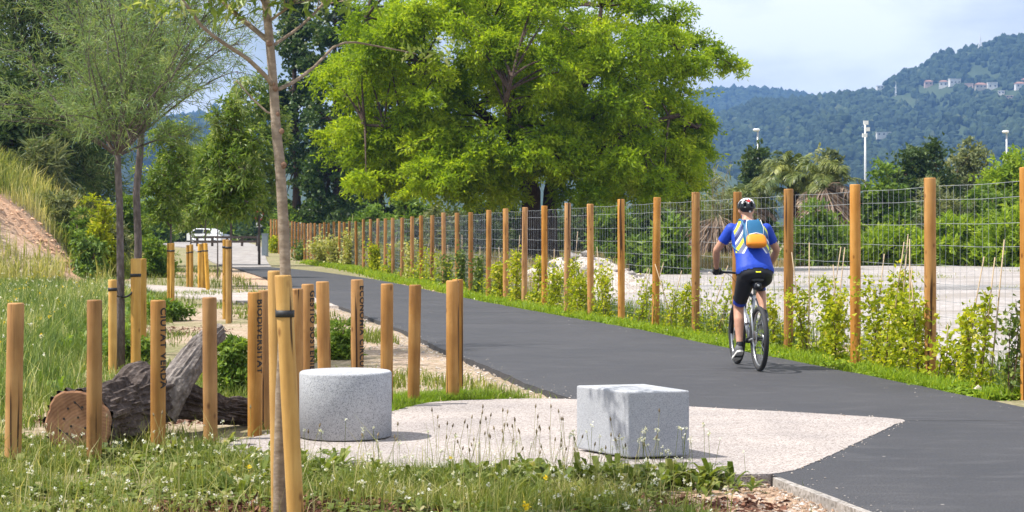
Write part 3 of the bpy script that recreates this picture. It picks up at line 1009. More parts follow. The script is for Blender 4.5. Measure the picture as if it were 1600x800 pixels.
# ------------------------------------------------------------------ trees and plants
M['locust'] = leafy('locust_leaf', [(0.0, (0.125, 0.215, 0.013)), (0.45, (0.255, 0.370, 0.016)), (0.8, (0.38, 0.49, 0.024)), (1.0, (0.52, 0.60, 0.055))], 0.55, 0.5)
M['poplar'] = leafy('poplar_leaf', [(0.0, (0.023, 0.055, 0.013)), (0.6, (0.058, 0.107, 0.026)), (0.93, (0.111, 0.163, 0.046)), (1.0, (0.390, 0.442, 0.286))], 0.30, 0.4)
M['tamarisk'] = leafy('tamarisk_needles', [(0.0, (0.096, 0.168, 0.072)), (0.5, (0.168, 0.248, 0.096)), (1.0, (0.320, 0.376, 0.168))], 0.35, 0.7)
M['tamarisk_far'] = leafy('tamarisk_needles_dark', [(0.0, (0.054, 0.096, 0.040)), (0.5, (0.116, 0.178, 0.062)), (1.0, (0.264, 0.295, 0.124))], 0.30, 0.7)
M['young'] = leafy('young_leaf', [(0.0, (0.075, 0.140, 0.026)), (0.5, (0.155, 0.235, 0.045)), (0.9, (0.28, 0.35, 0.09)), (1.0, (0.50, 0.54, 0.28))], 0.42, 0.4)
M['shrub_green'] = leafy('shrub_leaf', [(0.0, (0.070, 0.133, 0.025)), (0.5, (0.140, 0.231, 0.036)), (1.0, (0.266, 0.364, 0.063))], 0.4, 0.5)
M['acacia'] = leafy('bright_feather_leaf', [(0.0, (0.121, 0.209, 0.019)), (0.5, (0.223, 0.331, 0.024)), (1.0, (0.392, 0.486, 0.047))], 0.45, 0.5)
M['shrub_grey'] = leafy('grey_green_leaf', [(0.0, (0.088, 0.119, 0.050)), (0.5, (0.175, 0.206, 0.090)), (1.0, (0.350, 0.362, 0.188))], 0.3, 0.6)
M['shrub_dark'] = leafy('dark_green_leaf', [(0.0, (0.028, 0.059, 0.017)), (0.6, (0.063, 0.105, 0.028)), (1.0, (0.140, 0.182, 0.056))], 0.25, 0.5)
M['vine'] = leafy('yellow_green_leaf', [(0.0, (0.15, 0.21, 0.012)), (0.5, (0.34, 0.40, 0.022)), (0.85, (0.54, 0.54, 0.04)), (1.0, (0.64, 0.58, 0.14))], 0.48, 0.5)
M['vine_pale'] = leafy('variegated_leaf', [(0.0, (0.16, 0.20, 0.03)), (0.5, (0.40, 0.42, 0.12)), (1.0, (0.62, 0.60, 0.30))], 0.35, 0.5)
M['vine_dark'] = leafy('ivy_leaf', [(0.0, (0.052, 0.098, 0.018)), (0.6, (0.117, 0.176, 0.039)), (1.0, (0.260, 0.312, 0.078))], 0.35, 0.45)
M['grass'] = leafy('grass_blade', [(0.0, (0.085, 0.130, 0.024)), (0.45, (0.155, 0.205, 0.040)), (0.75, (0.27, 0.29, 0.085)), (1.0, (0.50, 0.45, 0.24))], 0.4, 0.6)
M['meadow'] = leafy('meadow_grass', [(0.0, (0.092, 0.132, 0.029)), (0.35, (0.178, 0.224, 0.052)), (0.65, (0.333, 0.345, 0.103)), (1.0, (0.598, 0.540, 0.265))], 0.4, 0.7)
M['meadow_green'] = leafy('tall_green_grass', [(0.0, (0.081, 0.138, 0.035)), (0.5, (0.163, 0.231, 0.062)), (0.85, (0.300, 0.350, 0.112)), (1.0, (0.575, 0.550, 0.300))], 0.4, 0.7)
M['dry'] = leafy('dry_grass', [(0.0, (0.19, 0.15, 0.075)), (0.5, (0.34, 0.27, 0.15)), (1.0, (0.50, 0.42, 0.27))], 0.3, 0.8)
M['verge'] = leafy('verge_herb', [(0.0, (0.120, 0.216, 0.018)), (0.5, (0.216, 0.324, 0.024)), (1.0, (0.384, 0.468, 0.054))], 0.45, 0.5)
M['palm'] = leafy('palm_leaf', [(0.0, (0.069, 0.100, 0.027)), (0.5, (0.144, 0.181, 0.044)), (1.0, (0.325, 0.338, 0.094))], 0.25, 0.4)
M['palm_dry'] = leafy('dead_palm_leaf', [(0.0, (0.10, 0.065, 0.045)), (0.5, (0.21, 0.145, 0.105)), (1.0, (0.38, 0.29, 0.22))], 0.15, 0.8)
M['petal'] = leafy('white_petal', [(0.0, (0.62, 0.62, 0.56)), (1.0, (0.80, 0.80, 0.76))], 0.3, 0.6)
M['petal_yellow'] = leafy('yellow_petal', [(0.0, (0.72, 0.52, 0.02)), (1.0, (0.85, 0.68, 0.04))], 0.3, 0.6)
M['seed'] = leafy('seed_head', [(0.0, (0.13, 0.095, 0.055)), (1.0, (0.36, 0.28, 0.17))], 0.2, 0.8)
M['bark_dark'] = bark('dark_bark', (0.030, 0.020, 0.015), (0.075, 0.050, 0.038), (0.15, 0.11, 0.085))
M['bark_grey'] = bark('grey_bark', (0.050, 0.038, 0.034), (0.125, 0.098, 0.090), (0.25, 0.21, 0.195), (34, 34, 12), 0.012, 0.9)
M['bark_tan'] = bark('tan_bark', (0.12, 0.085, 0.060), (0.25, 0.19, 0.14), (0.42, 0.34, 0.265), (16, 16, 34), 0.008, 0.8)
M['bark_knot'] = bark('pruned_knot', (0.10, 0.055, 0.038), (0.21, 0.125, 0.085), (0.33, 0.21, 0.145), (60, 60, 60), 0.006, 0.8)
M['twig'] = plain('brown_twig', (0.13, 0.075, 0.05), 0.8)
M['cane'] = plain('bamboo_cane', (0.42, 0.31, 0.19), 0.6)

def leaves(P, L, W, up=0.3, kind='kite', droop=0.4, D=None, wide=0.45):
    n = len(P)
    if D is None:
        D = rand_dir(n, up)
    Nn = rand_dir(n, 0.9)
    L = L * (0.65 + 0.7 * rng.random(n)); W = W * (0.7 + 0.6 * rng.random(n))
    if kind == 'kite':
        V, F, k = kites(P, D, Nn, L, W, wide=wide)
    else:
        V, F, k = strips(P, D, Nn, L, W, droop)
    return V, F, k

def bez(a, b, c, n):
    t = np.linspace(0, 1, n)[:, None]
    return (1 - t) ** 2 * np.asarray(a, float) + 2 * (1 - t) * t * np.asarray(b, float) + t * t * np.asarray(c, float)

def tone(n, clump=None, sp=0.2):
    base = 0.5 if clump is None else clump
    return np.clip(base + rng.normal(0, sp, n), 0, 1)

def vbez(a, b, c, k):
    """many quadratic curves at once: (n,3) control points -> (n,k,3)"""
    t = np.linspace(0, 1, k)[None, :, None]
    return (1 - t) ** 2 * a[:, None] + 2 * (1 - t) * t * b[:, None] + t * t * c[:, None]

def vtube(P, r, sides=3):
    """many thin branches at once, P (n,k,3), r (k,) or (n,k)"""
    n, k, _ = P.shape
    T = np.empty_like(P); T[:, 1:-1] = P[:, 2:] - P[:, :-2]; T[:, 0] = P[:, 1] - P[:, 0]; T[:, -1] = P[:, -1] - P[:, -2]
    T = unit(T)
    ref = np.where(np.abs(T[:, :1, 2:3]) < 0.9, np.array([0, 0, 1.0]), np.array([1.0, 0, 0]))
    U = unit(np.cross(T, np.broadcast_to(ref, T.shape))); W = np.cross(T, U)
    r = np.broadcast_to(r, (n, k))
    a = np.arange(sides) / sides * 2 * np.pi
    V = P[:, :, None, :] + r[:, :, None, None] * (np.cos(a)[None, None, :, None] * U[:, :, None, :] + np.sin(a)[None, None, :, None] * W[:, :, None, :])
    o = (np.arange(n) * k * sides)[:, None, None]; i = (np.arange(k - 1) * sides)[None, :, None]; j = np.arange(sides)[None, None, :]; j2 = (j + 1) % sides
    F = np.stack([o + i + j, o + i + j2, o + i + sides + j2, o + i + sides + j], -1).reshape(-1, 4)
    return V.reshape(-1, 3), F

def vpick(B, i, t):
    """points on curves i of B at parameter t"""
    k = B.shape[1]
    u = np.clip(t, 0, 0.9999) * (k - 1)
    i0 = u.astype(int); fr = (u - i0)[:, None]
    return B[i, i0] * (1 - fr) + B[i, i0 + 1] * fr

def make_tree(name, label, base, stems, clusters, leafmat, barkmat, per, LW, twig=0.8, leafkind='kite', group=None, limb_r=0.10, flat=0.75, twigs=9, droop=0.5, cat='tree', stem_sides=9, limbs=True, up=0.2, spread=1.0):
    """stems: list of (points, radii); clusters: (x, y, z, radius) in world coordinates"""
    o = thing(name, label, cat, base, 0, group)
    tg = Geo()
    for P, r in stems:
        tg.add(*tube(P, r, stem_sides, True, 0.12))
    cg = Geo()
    hubs = np.array([p for P, r in stems for p in np.asarray(resample3(P, 12))[4:]])
    C = np.array([c[:3] for c in clusters]); CR = np.array([c[3] for c in clusters]); nc = len(C)
    ctone = np.clip(0.5 + rng.normal(0, 0.16, nc), 0.12, 0.88)
    dist = np.linalg.norm(C[:, None] - hubs[None], axis=2) + rng.random((nc, len(hubs))) * CR[:, None]
    dist = dist + np.where(hubs[None, :, 2] > C[:, None, 2] + 0.3, 50, 0)
    H = hubs[np.argmin(dist, 1)]
    ln = np.linalg.norm(C - H, axis=1, keepdims=True)
    mid = (C + H) / 2 + np.array([0, 0, 0.12]) * ln + rng.normal(0, 0.08, (nc, 3)) * CR[:, None]
    kl_ = 6 if base[1] < 60 or name == 'locust_tree' else 4
    tg.add(*vtube(vbez(H, mid, C, kl_), np.linspace(limb_r, limb_r * 0.25, kl_), 5 if kl_ == 6 else 3))
    # twigs fan out of each cluster centre
    ci = np.repeat(np.arange(nc), twigs); nt_ = len(ci)
    dv = rand_dir(nt_, 0.15); dv[:, 2] *= flat
    l = (CR[ci] * (0.6 + 0.6 * rng.random(nt_)) * spread)[:, None]
    c = C[ci]
    e = c + dv * l + np.array([0, 0, -droop * 0.45]) * l
    m = c + dv * l * 0.55 + np.array([0, 0, 0.12]) * l
    B = vbez(c, m, e, 5)
    if base[1] < 60:
        tg.add(*vtube(B, np.linspace(limb_r * 0.28, limb_r * 0.08, 5), 3))
    elif name in ('locust_tree', 'evergreen_tree'):
        tg.add(*vtube(B[::2, ::2], np.linspace(limb_r * 0.28, limb_r * 0.08, 3), 3))
    if base[1] > 60 and name != 'locust_tree':
        per = int(per * 0.66); LW = (LW[0] * 1.12, LW[1] * 1.22)
        leafkind = 'kite'
    k = max(3, per // twigs)
    ti = np.repeat(np.arange(nt_), k); n = len(ti)
    q = vpick(B, ti, rng.random(n) ** 0.7) + rng.normal(0, 0.11, (n, 3)) * CR[ci[ti]][:, None] * np.array([1, 1, flat])
    D = unit(dv[ti] * 0.7 + rand_dir(n, up) * 0.9 + np.array([0, 0, -droop * 0.6]))
    V, F, kk = leaves(q, LW[0], LW[1], up, leafkind, droop, D)
    cg.add(V, F, np.repeat(np.clip(ctone[ci[ti]] + rng.normal(0, 0.2, n), 0, 1), kk))
    part(o, 'trunk', tg, barkmat, True)
    part(o, 'crown', cg, leafmat)
    return o

def resample3(P, n):
    P = np.asarray(P, float)
    s = np.concatenate([[0], np.cumsum(np.linalg.norm(np.diff(P, axis=0), axis=1))])
    t = np.linspace(0, s[-1], n)
    return np.stack([np.interp(t, s, P[:, k]) for k in range(3)], -1)

# --- the big locust tree behind the fence
D0 = 74.0
def bt(px, py, dd=0.0):
    return ((px - 800) * (D0 + dd) / FPX, D0 + dd, zat(py, D0 + dd))
b0 = (bt(845, 0)[0], D0, float(gz(bt(845, 0)[0], D0)))
stems = [
    ([(b0[0] - 0.45, D0, -0.1), bt(827, 380), bt(830, 300), bt(815, 235), bt(790, 160), bt(770, 80), bt(760, 10)], [0.52, 0.44, 0.38, 0.32, 0.24, 0.15, 0.08]),
    ([(b0[0] + 0.45, D0 + 0.3, -0.1), bt(857, 380), bt(860, 300, .5), bt(875, 235, 1), bt(905, 160, 1.5), bt(930, 80, 1.5), bt(940, 10, 1.5)], [0.44, 0.36, 0.30, 0.26, 0.20, 0.13, 0.07]),
    ([bt(828, 300), bt(790, 255, -1), bt(720, 220, -2.5), bt(640, 200, -3), bt(570, 195, -3)], [0.24, 0.21, 0.17, 0.11, 0.05]),
    ([bt(862, 290), bt(920, 240, -1), bt(990, 200, -2), bt(1060, 180, -2), bt(1090, 200, -2)], [0.22, 0.19, 0.15, 0.09, 0.04]),
    ([bt(870, 240), bt(960, 150, 0), bt(1050, 100, 0), bt(1120, 90, 0)], [0.2, 0.16, 0.10, 0.04]),
    ([bt(830, 280), bt(800, 210, -3), bt(790, 160, -5.5), bt(800, 120, -6.5)], [0.2, 0.16, 0.11, 0.05]),
    ([bt(815, 230), bt(700, 130, -1), bt(610, 70, -1), bt(570, 30, -1)], [0.2, 0.16, 0.10, 0.05]),
]
cl = []
env = [(805, 60, 255, 110, 6.5), (650, 140, 140, 120, 5.0), (960, 150, 140, 130, 5.0), (800, 220, 250, 75, 6.5), (600, 190, 95, 85, 4.0), (1010, 215, 90, 75, 4.0), (690, 20, 130, 70, 5), (930, 20, 130, 70, 5), (1045, 70, 60, 60, 3.0)]
for (ex, ey, rx, ry, rd) in env:
    n = int(rx * ry / 620)
    for k in range(n):
        v = rand_dir(1)[0]; q = 0.5 + 0.5 * rng.random() ** 0.5
        cl.append((*bt(ex + v[0] * rx * q, ey - v[2] * ry * q, v[1] * rd * q), 1.15 * (0.7 + 0.6 * rng.random())))
for k in range(52):
    cl.append((*bt(565 + 520 * rng.random(), 240 + 66 * rng.random(), -5.5 + 8 * rng.random()), 0.95))
for k in range(44):
    a = rng.random() * 6.28; q = rng.random() ** 0.5
    cl.append((*bt(800 + 230 * q * math.cos(a), 130 + 130 * q * math.sin(a), 1 + 4 * rng.random()), 1.15))
for k in range(14):
    cl.append((*bt(1020 + 75 * rng.random(), 150 + 140 * rng.random(), -2 + 4 * rng.random()), 0.9))
for k in range(60):
    a = rng.random() * 6.28; q = rng.random() ** 0.5
    cl.append((*bt(795 + 235 * q * math.cos(a), 120 + 150 * q * math.sin(a), -3.2 - 3.4 * rng.random() * (1 - q * 0.6)), 1.0 * (0.7 + 0.6 * rng.random())))
for px, py in ((1145, 104), (1120, 84), (1095, 92), (1075, 110), (1070, 60), (1050, 40), (515, 212), (540, 205), (535, 150), (545, 90), (550, 50), (1095, 205), (1090, 235), (1075, 255), (1040, 280), (800, 262), (760, 272), (840, 250), (880, 268), (720, 262), (700, 280), (810, 240), (770, 235), (850, 225), (900, 250), (940, 275), (680, 245), (740, 240), (570, 280), (600, 290), (660, 292), (720, 296), (780, 296), (920, 300), (970, 296), (1010, 290), (560, 240), (1085, 180)):
    cl.append((*bt(px, py, rng.normal(0, 1.2) if not 660 < px < 960 else -3.5 - 2.5 * rng.random()), 0.85))
make_tree('locust_tree', 'large spreading tree with bright yellow green feathery leaves behind the fence', b0, stems, cl, M['locust'], M['bark_dark'], 730, (0.21, 0.070), leafkind='kite', limb_r=0.06, flat=0.65, twigs=16, droop=0.6)

# --- tall dark trees behind the far end of the fence
def dark_tree(px, d, top, half, label, seed, lowz=1.0):
    x = at(px, d)[0]; zb = float(gz(x, d)); zt = zat(top, d)
    w = half * d / FPX
    stems = [([(x, d, zb - 0.1), (x + 0.1, d, zb + zt * 0.3), (x - 0.1, d, zt * 0.65), (x, d, zt * 0.95)], [0.34, 0.26, 0.16, 0.05])]
    cl = []
    for k in range(int(zt * w * 2.7)):
        h = lowz + (zt - lowz) * rng.random()
        f = (h - lowz) / (zt - lowz)
        rw = w * (0.55 + 0.45 * math.sin(math.pi * min(1, f * 1.1 + 0.12))) * (1.05 - 0.55 * f ** 3)
        a = rng.random() * 6.28; q = (0.35 + 0.65 * rng.random() ** 0.6) * (0.75 + 0.5 * float(vnoise(a * 1.2, h * 0.6, 0, seed)))
        cl.append((x + rw * q * math.cos(a), d + rw * q * math.sin(a), h + zb, 0.75 + 0.5 * rng.random()))
    make_tree('poplar_tree', label, (x, d, zb), stems, cl, M['poplar'], M['bark_dark'], 260, (0.23, 0.19), group='tall dark trees behind the fence', limb_r=0.06, flat=0.9, twigs=7, droop=0.4)
dark_tree(462, 122, -20, 42, 'tall dark green tree directly behind the slender bare trunk', 3)
dark_tree(525, 118, -70, 55, 'tallest dark green tree left of the large bright tree', 4, 1.4)
dark_tree(590, 126, 20, 45, 'dark green tree half hidden by the left side of the bright tree', 6)

# --- feathery trees on the left
def feather_tree(name, label, px, d, fork_py, pts_px, crown, mat, nbr, sc, group=None, barkmat='bark_grey', tr=0.055, seedoff=0):
    x = at(px, d)[0]; zb = float(gz(x, d))
    o = thing(name, label, 'tree', (x, d, zb), 0, group)
    tg = Geo(); cg = Geo()
    P = [(at(a, d)[0], d + 0.0, zat(b, d)) for a, b in pts_px]
    P = [(P[0][0], d, zb - 0.05)] + P
    tg.add(*tube(P, np.linspace(tr, tr * 0.72, len(P)), 10, True, 0.10))
    f = np.array(P[-1])
    cx, cz, rx, rz = crown
    a = rng.random(nbr) * 6.28
    el = np.radians(8 + 78 * rng.random(nbr) ** 0.8)
    ln = ((rx * np.cos(el) + rz * np.sin(el)) * (0.75 + 0.4 * rng.random(nbr)))[:, None]
    dv = np.stack([np.cos(a) * np.cos(el), np.sin(a) * np.cos(el), np.sin(el)], -1)
    e = f + dv * ln
    m = f + dv * ln * 0.5 + np.stack([0 * a, 0 * a, np.where(el < 0.7, 0.18, 0.02)], -1) * ln + rng.normal(0, 0.10, (nbr, 3)) * ln
    B = vbez(np.repeat(f[None] - np.array([0, 0, 0.1 * sc]), nbr, 0), m, e, 9)
    tg.add(*vtube(B, np.linspace(0.017 * sc, 0.0035 * sc, 9), 5))
    bi = np.repeat(np.arange(nbr), 12); n2 = len(bi)
    s = vpick(B, bi, 0.2 + 0.8 * rng.random(n2))
    dd = unit(dv[bi] * 0.9 + rand_dir(n2, 0.35) * 0.9)
    l2 = ln[bi] * (0.18 + 0.26 * rng.random((n2, 1)))
    B2 = vbez(s, s + dd * l2 * 0.5 + np.array([0, 0, 0.06]) * l2, s + dd * l2 - np.array([0, 0, 0.1]) * l2, 6)
    tg.add(*vtube(B2, np.linspace(0.005 * sc, 0.0018 * sc, 6), 3))
    ti = np.repeat(np.arange(n2), 44); n3 = len(ti)
    pp = vpick(B2, ti, rng.random(n3)) + rng.normal(0, 0.03 * sc, (n3, 3))
    D = unit(dd[ti] * 0.8 + rand_dir(n3, 0.25) * 0.85)
    V, F, c4 = leaves(pp, 0.12 * sc, 0.0075 * sc, 0, 'strip', 0.2, D)
    bt_ = np.clip(0.5 + rng.normal(0, 0.13, n2), 0, 1)
    cg.add(V, F, np.repeat(np.clip(bt_[ti] + rng.normal(0, 0.2, n3), 0, 1), c4))
    part(o, 'trunk', tg, M[barkmat], True)
    part(o, 'crown', cg, M[mat])
    return o
feather_tree('tamarisk_tree', 'feathery tree with slender trunk tied to two stakes, right of the pair', 217, 22.6, 195, [(214, 480), (216, 380), (213, 300), (219, 240), (222, 196)], (0, 0, 1.15, 2.1), 'tamarisk', 44, 1.0, 'feathery young trees')
feather_tree('tamarisk_tree', 'lower feathery tree with thin leaning trunk, left of the pair', 189, 20.0, 225, [(189, 480), (188, 400), (187, 320), (184, 260), (184, 232)], (0, 0, 1.0, 1.35), 'tamarisk', 38, 0.9, 'feathery young trees', tr=0.048)

# large feathery evergreens on the bank
def bank_tree(px, d, top, half, label, seed, n, mat='tamarisk_far', per=150, LW=(0.34, 0.05), low=0.05):
    x = at(px, d)[0]; zb = float(gz(x, d)); zt = zat(top, d) - zb
    w = half * d / FPX
    stems = [([(x, d, zb - 0.1), (x + 0.05, d, zb + zt * 0.35), (x - 0.1, d, zb + zt * 0.7), (x, d, zb + zt)], [0.20, 0.16, 0.09, 0.03])]
    cl = []
    for k in range(n):
        f = low + (1 - low) * rng.random() ** 0.9
        rw = w * (0.75 + 0.35 * float(vnoise(f * 5, seed, 0, seed))) * (1.0 - 0.35 * f)
        a = rng.random() * 6.28; q = 0.3 + 0.7 * rng.random() ** 0.6
        cl.append((x + rw * q * math.cos(a), d + rw * q * math.sin(a), zb + zt * f, 0.8 + 0.5 * rng.random()))
    return make_tree('evergreen_tree', label, (x, d, zb), stems, cl, M[mat], M['bark_dark'], per, LW, leafkind='strip', group='evergreen trees on the left bank', limb_r=0.05, flat=0.9, twigs=9, droop=0.5)
bank_tree(60, 72, -70, 95, 'large dense feathery evergreen rising from the grassy bank at the left edge', 11, 190)
bank_tree(150, 84, -40, 60, 'second feathery evergreen on the bank behind the pair of slender trunks', 12, 100)
bank_tree(-45, 76, -20, 70, 'thin evergreen with bare twigs in the top left corner', 13, 60, per=70)
bank_tree(12, 68, 130, 40, 'low dark evergreen at the foot of the large one at the left edge', 14, 50, 'shrub_dark', 160, (0.22, 0.10))

# --- staked young trees along the footpath
def young_tree(px, d, fork, top, half, label, n, tr=0.025, mat='young', lean=0.0, LW=(0.115, 0.036), per=125, cr=0.26):
    x = at(px, d)[0]; zb = float(gz(x, d))
    zf, zt = zat(fork, d), zat(top, d); w = half * d / FPX
    P = [(x, d, zb - 0.05), (x + lean * 0.3, d, zb + zf * 0.5), (x + lean, d, zf), (x + lean, d + 0.02, (zf + zt) / 2), (x + lean * 1.1, d, zt - 0.1)]
    cl = []
    for k in range(n):
        f = rng.random()
        rw = w * (0.55 + 0.55 * math.sin(math.pi * min(1, f * 0.85 + 0.12))) * (0.8 + 0.5 * rng.random())
        a = rng.random() * 6.28; q = 0.15 + 0.85 * rng.random() ** 0.7
        cl.append((x + lean + rw * q * math.cos(a), d + rw * q * math.sin(a), zf + (zt - zf) * f, cr * (0.7 + 0.6 * rng.random())))
    return make_tree('young_tree', label, (x, d, zb), [(P, [tr, tr * 0.9, tr * 0.75, tr * 0.5, tr * 0.2])], cl, M[mat], M['bark_grey'], per, LW, group='staked young trees along the footpath', limb_r=0.012, flat=0.9, twigs=7, droop=0.8, stem_sides=7)
young_tree(267, 38.4, 345, 195, 38, 'young leafy tree tied to two yellow stakes, leftmost of the small row', 62)
young_tree(298, 51.5, 350, 232, 34, 'small leafy tree behind the leftmost staked tree', 48, cr=0.36, LW=(0.15, 0.05))
young_tree(321, 49.5, 352, 238, 28, 'small leafy tree in the middle of the staked row', 44, cr=0.34, LW=(0.15, 0.05))
young_tree(361, 30.6, 330, 160, 42, 'young tree with drooping leaves tied to two yellow stakes beside the bare trunk', 70, tr=0.022, cr=0.24, LW=(0.125, 0.034))
young_tree(340, 60.0, 345, 210, 30, 'slender leafy tree behind the drooping young tree', 44, cr=0.42, LW=(0.18, 0.06))
young_tree(405, 85.0, 330, 120, 36, 'pale leafy tree beside the road sign at the end of the road', 60, cr=0.75, LW=(0.24, 0.09), tr=0.07, per=150)

# --- shrubs
def shrub(name, label, px, d, top, half, mat, n, cr, LW, per=110, kind='kite', group=None, depth=1.0, low=0.0, cat='shrub', twigs=7, droop=0.4, up=0.3, jag=0.3):
    x = at(px, d)[0]; zb = float(gz(x, d)); zt = zat(top, d) - zb
    w = half * d / FPX
    cl = []
    for k in range(n):
        v = rand_dir(1)[0]; q = 0.35 + 0.65 * rng.random() ** 0.5
        hh = abs(v[2]) * q
        f = 1.0 - jag * float(vnoise(v[0] * 2.5 + px, v[1] * 2.5, 0, 9))
        cl.append((x + v[0] * w * q, d + v[1] * w * depth * q, zb + low * zt + (zt * (1 - low)) * max(0.08, hh) * f, cr * (0.7 + 0.6 * rng.random())))
    stems = []
    for k in range(4):
        a = rng.random() * 6.28
        stems.append(([(x + 0.05 * math.cos(a), d + 0.05 * math.sin(a), zb - 0.05), (x + w * 0.2 * math.cos(a), d + w * 0.2 * math.sin(a), zb + zt * 0.3), (x + w * 0.4 * math.cos(a), d + w * 0.4 * math.sin(a), zb + zt * 0.65)], [0.03 * cr / 0.4, 0.02 * cr / 0.4, 0.01 * cr / 0.4]))
    return make_tree(name, label, (x, d, zb), stems, cl, M[mat], M['twig'], per, LW, leafkind=kind, group=group, limb_r=0.02 * cr / 0.5, flat=0.85, twigs=twigs, droop=droop, cat=cat, stem_sides=5, up=up)

G2 = 'shrubs and small trees beyond the pale lot'
# low bright feathery bushes right behind the lot
shrub('acacia_bush', 'bright green feathery bush at the right edge behind the wire fence', 1585, 82, 318, 75, 'acacia', 60, 0.75, (0.34, 0.09), 190, 'strip', G2, 0.8)
shrub('acacia_bush', 'low bright green feathery bush behind the rightmost whole fence post', 1490, 84, 335, 70, 'acacia', 60, 0.75, (0.34, 0.09), 190, 'strip', G2, 0.8)
shrub('acacia_bush', 'low bright green feathery bush between the two large right fence posts', 1395, 85, 345, 65, 'acacia', 52, 0.7, (0.34, 0.09), 190, 'strip', G2, 0.8)
shrub('acacia_bush', 'round mid green bush just right of the cyclist', 1270, 84, 316, 48, 'shrub_green', 52, 0.7, (0.26, 0.09), 190, 'strip', G2, 0.8)
shrub('acacia_bush', 'low green bush between the cyclist and the second fence post to the right', 1325, 86, 345, 40, 'acacia', 34, 0.65, (0.30, 0.09), 180, 'strip', G2, 0.8)
# taller ones behind
shrub('broadleaf_tree', 'dense dark green small tree right of the palm clump', 1385, 97, 250, 52, 'shrub_green', 90, 0.85, (0.26, 0.13), 170, 'kite', G2, 0.9, cat='tree')
shrub('broadleaf_tree', 'grey green tree above the middle of the right hand shrubs', 1440, 112, 208, 56, 'shrub_dark', 90, 1.0, (0.28, 0.14), 160, 'kite', G2, 0.9, 0.2, cat='tree')
shrub('broadleaf_tree', 'rounded olive green tree behind the rightmost whole fence post', 1515, 114, 206, 50, 'shrub_grey', 80, 1.0, (0.28, 0.12), 160, 'kite', G2, 0.9, 0.2, cat='tree')
shrub('broadleaf_tree', 'bright yellow green tree at the right edge above the shrubs', 1590, 100, 200, 62, 'acacia', 110, 0.95, (0.26, 0.12), 180, 'kite', G2, 0.9, cat='tree')
shrub('broadleaf_tree', 'grey leaved bush in the middle of the right hand shrubs', 1475, 92, 268, 48, 'shrub_grey', 70, 0.8, (0.26, 0.08), 170, 'strip', G2, 0.9, cat='shrub')
shrub('broadleaf_tree', 'yellow green bush below the bright tree at the right edge', 1545, 93, 262, 48, 'shrub_green', 70, 0.8, (0.26, 0.12), 170, 'kite', G2, 0.9, cat='shrub')
shrub('conifer', 'dark narrow conifer beside the left street lamp', 1180, 128, 216, 26, 'shrub_dark', 60, 0.95, (0.30, 0.14), 170, 'kite', G2, 0.9, cat='tree', jag=0.1)
shrub('broadleaf_tree', 'pale leaved round tree just right of the palm crown', 1293, 112, 226, 30, 'shrub_grey', 46, 0.9, (0.30, 0.17), 150, 'kite', G2, 0.9, cat='tree', low=0.3)
shrub('broadleaf_tree', 'grey green shrub left of the palm clump', 1140, 95, 292, 42, 'shrub_grey', 50, 0.75, (0.26, 0.09), 170, 'strip', G2, 0.9)
# under and behind the locust tree
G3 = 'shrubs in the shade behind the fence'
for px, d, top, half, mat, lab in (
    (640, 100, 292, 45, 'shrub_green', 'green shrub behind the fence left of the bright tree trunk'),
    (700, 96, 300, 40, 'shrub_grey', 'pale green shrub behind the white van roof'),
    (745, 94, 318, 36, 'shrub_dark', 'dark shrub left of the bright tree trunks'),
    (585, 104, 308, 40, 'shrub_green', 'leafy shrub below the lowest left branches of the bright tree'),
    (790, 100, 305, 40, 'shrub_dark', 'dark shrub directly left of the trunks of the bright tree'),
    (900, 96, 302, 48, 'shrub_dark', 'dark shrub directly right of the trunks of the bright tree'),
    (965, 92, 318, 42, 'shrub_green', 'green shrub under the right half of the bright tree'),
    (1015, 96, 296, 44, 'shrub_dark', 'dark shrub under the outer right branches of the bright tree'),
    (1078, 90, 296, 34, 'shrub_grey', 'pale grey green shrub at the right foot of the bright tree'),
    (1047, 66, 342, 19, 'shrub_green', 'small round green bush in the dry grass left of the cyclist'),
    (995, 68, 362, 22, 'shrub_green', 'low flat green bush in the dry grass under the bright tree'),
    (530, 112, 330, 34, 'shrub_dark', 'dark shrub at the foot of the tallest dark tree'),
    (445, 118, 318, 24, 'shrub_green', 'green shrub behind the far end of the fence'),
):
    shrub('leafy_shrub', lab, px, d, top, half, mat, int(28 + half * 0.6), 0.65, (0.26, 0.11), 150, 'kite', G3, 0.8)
# line of far trees closing the view along the horizon
for px, d, top, half, mat, lab in (
    (285, 190, 318, 46, 'shrub_dark', 'far tree behind the white parked car'),
    (360, 210, 312, 44, 'shrub_green', 'far tree behind the timber barrier at the end of the road'),
    (420, 200, 300, 40, 'shrub_dark', 'far dark tree behind the grey cabinet'),
    (230, 170, 312, 44, 'shrub_green', 'far tree left of the parked car behind the slender trunks'),
    (500, 190, 310, 50, 'shrub_dark', 'far tree line behind the tallest dark tree'),
    (580, 200, 312, 46, 'shrub_green', 'far tree left behind the large bright tree'),
    (665, 190, 306, 52, 'shrub_dark', 'far dark tree left of the bright tree trunks'),
    (750, 200, 310, 50, 'shrub_green', 'far tree just left behind the bright tree trunks'),
    (840, 190, 300, 50, 'shrub_dark', 'far dark tree straight behind the bright tree trunks'),
    (930, 200, 306, 54, 'shrub_green', 'far tree just right behind the bright tree trunks'),
    (1015, 190, 300, 50, 'shrub_dark', 'far dark tree behind the right side of the bright tree'),
    (1095, 200, 306, 46, 'shrub_green', 'far tree between the bright tree and the palms'),
):
    shrub('distant_tree', lab, px, d, top, half, mat, 40, 1.3, (0.55, 0.30), 90, 'kite', 'far trees along the horizon', 0.5, cat='tree')
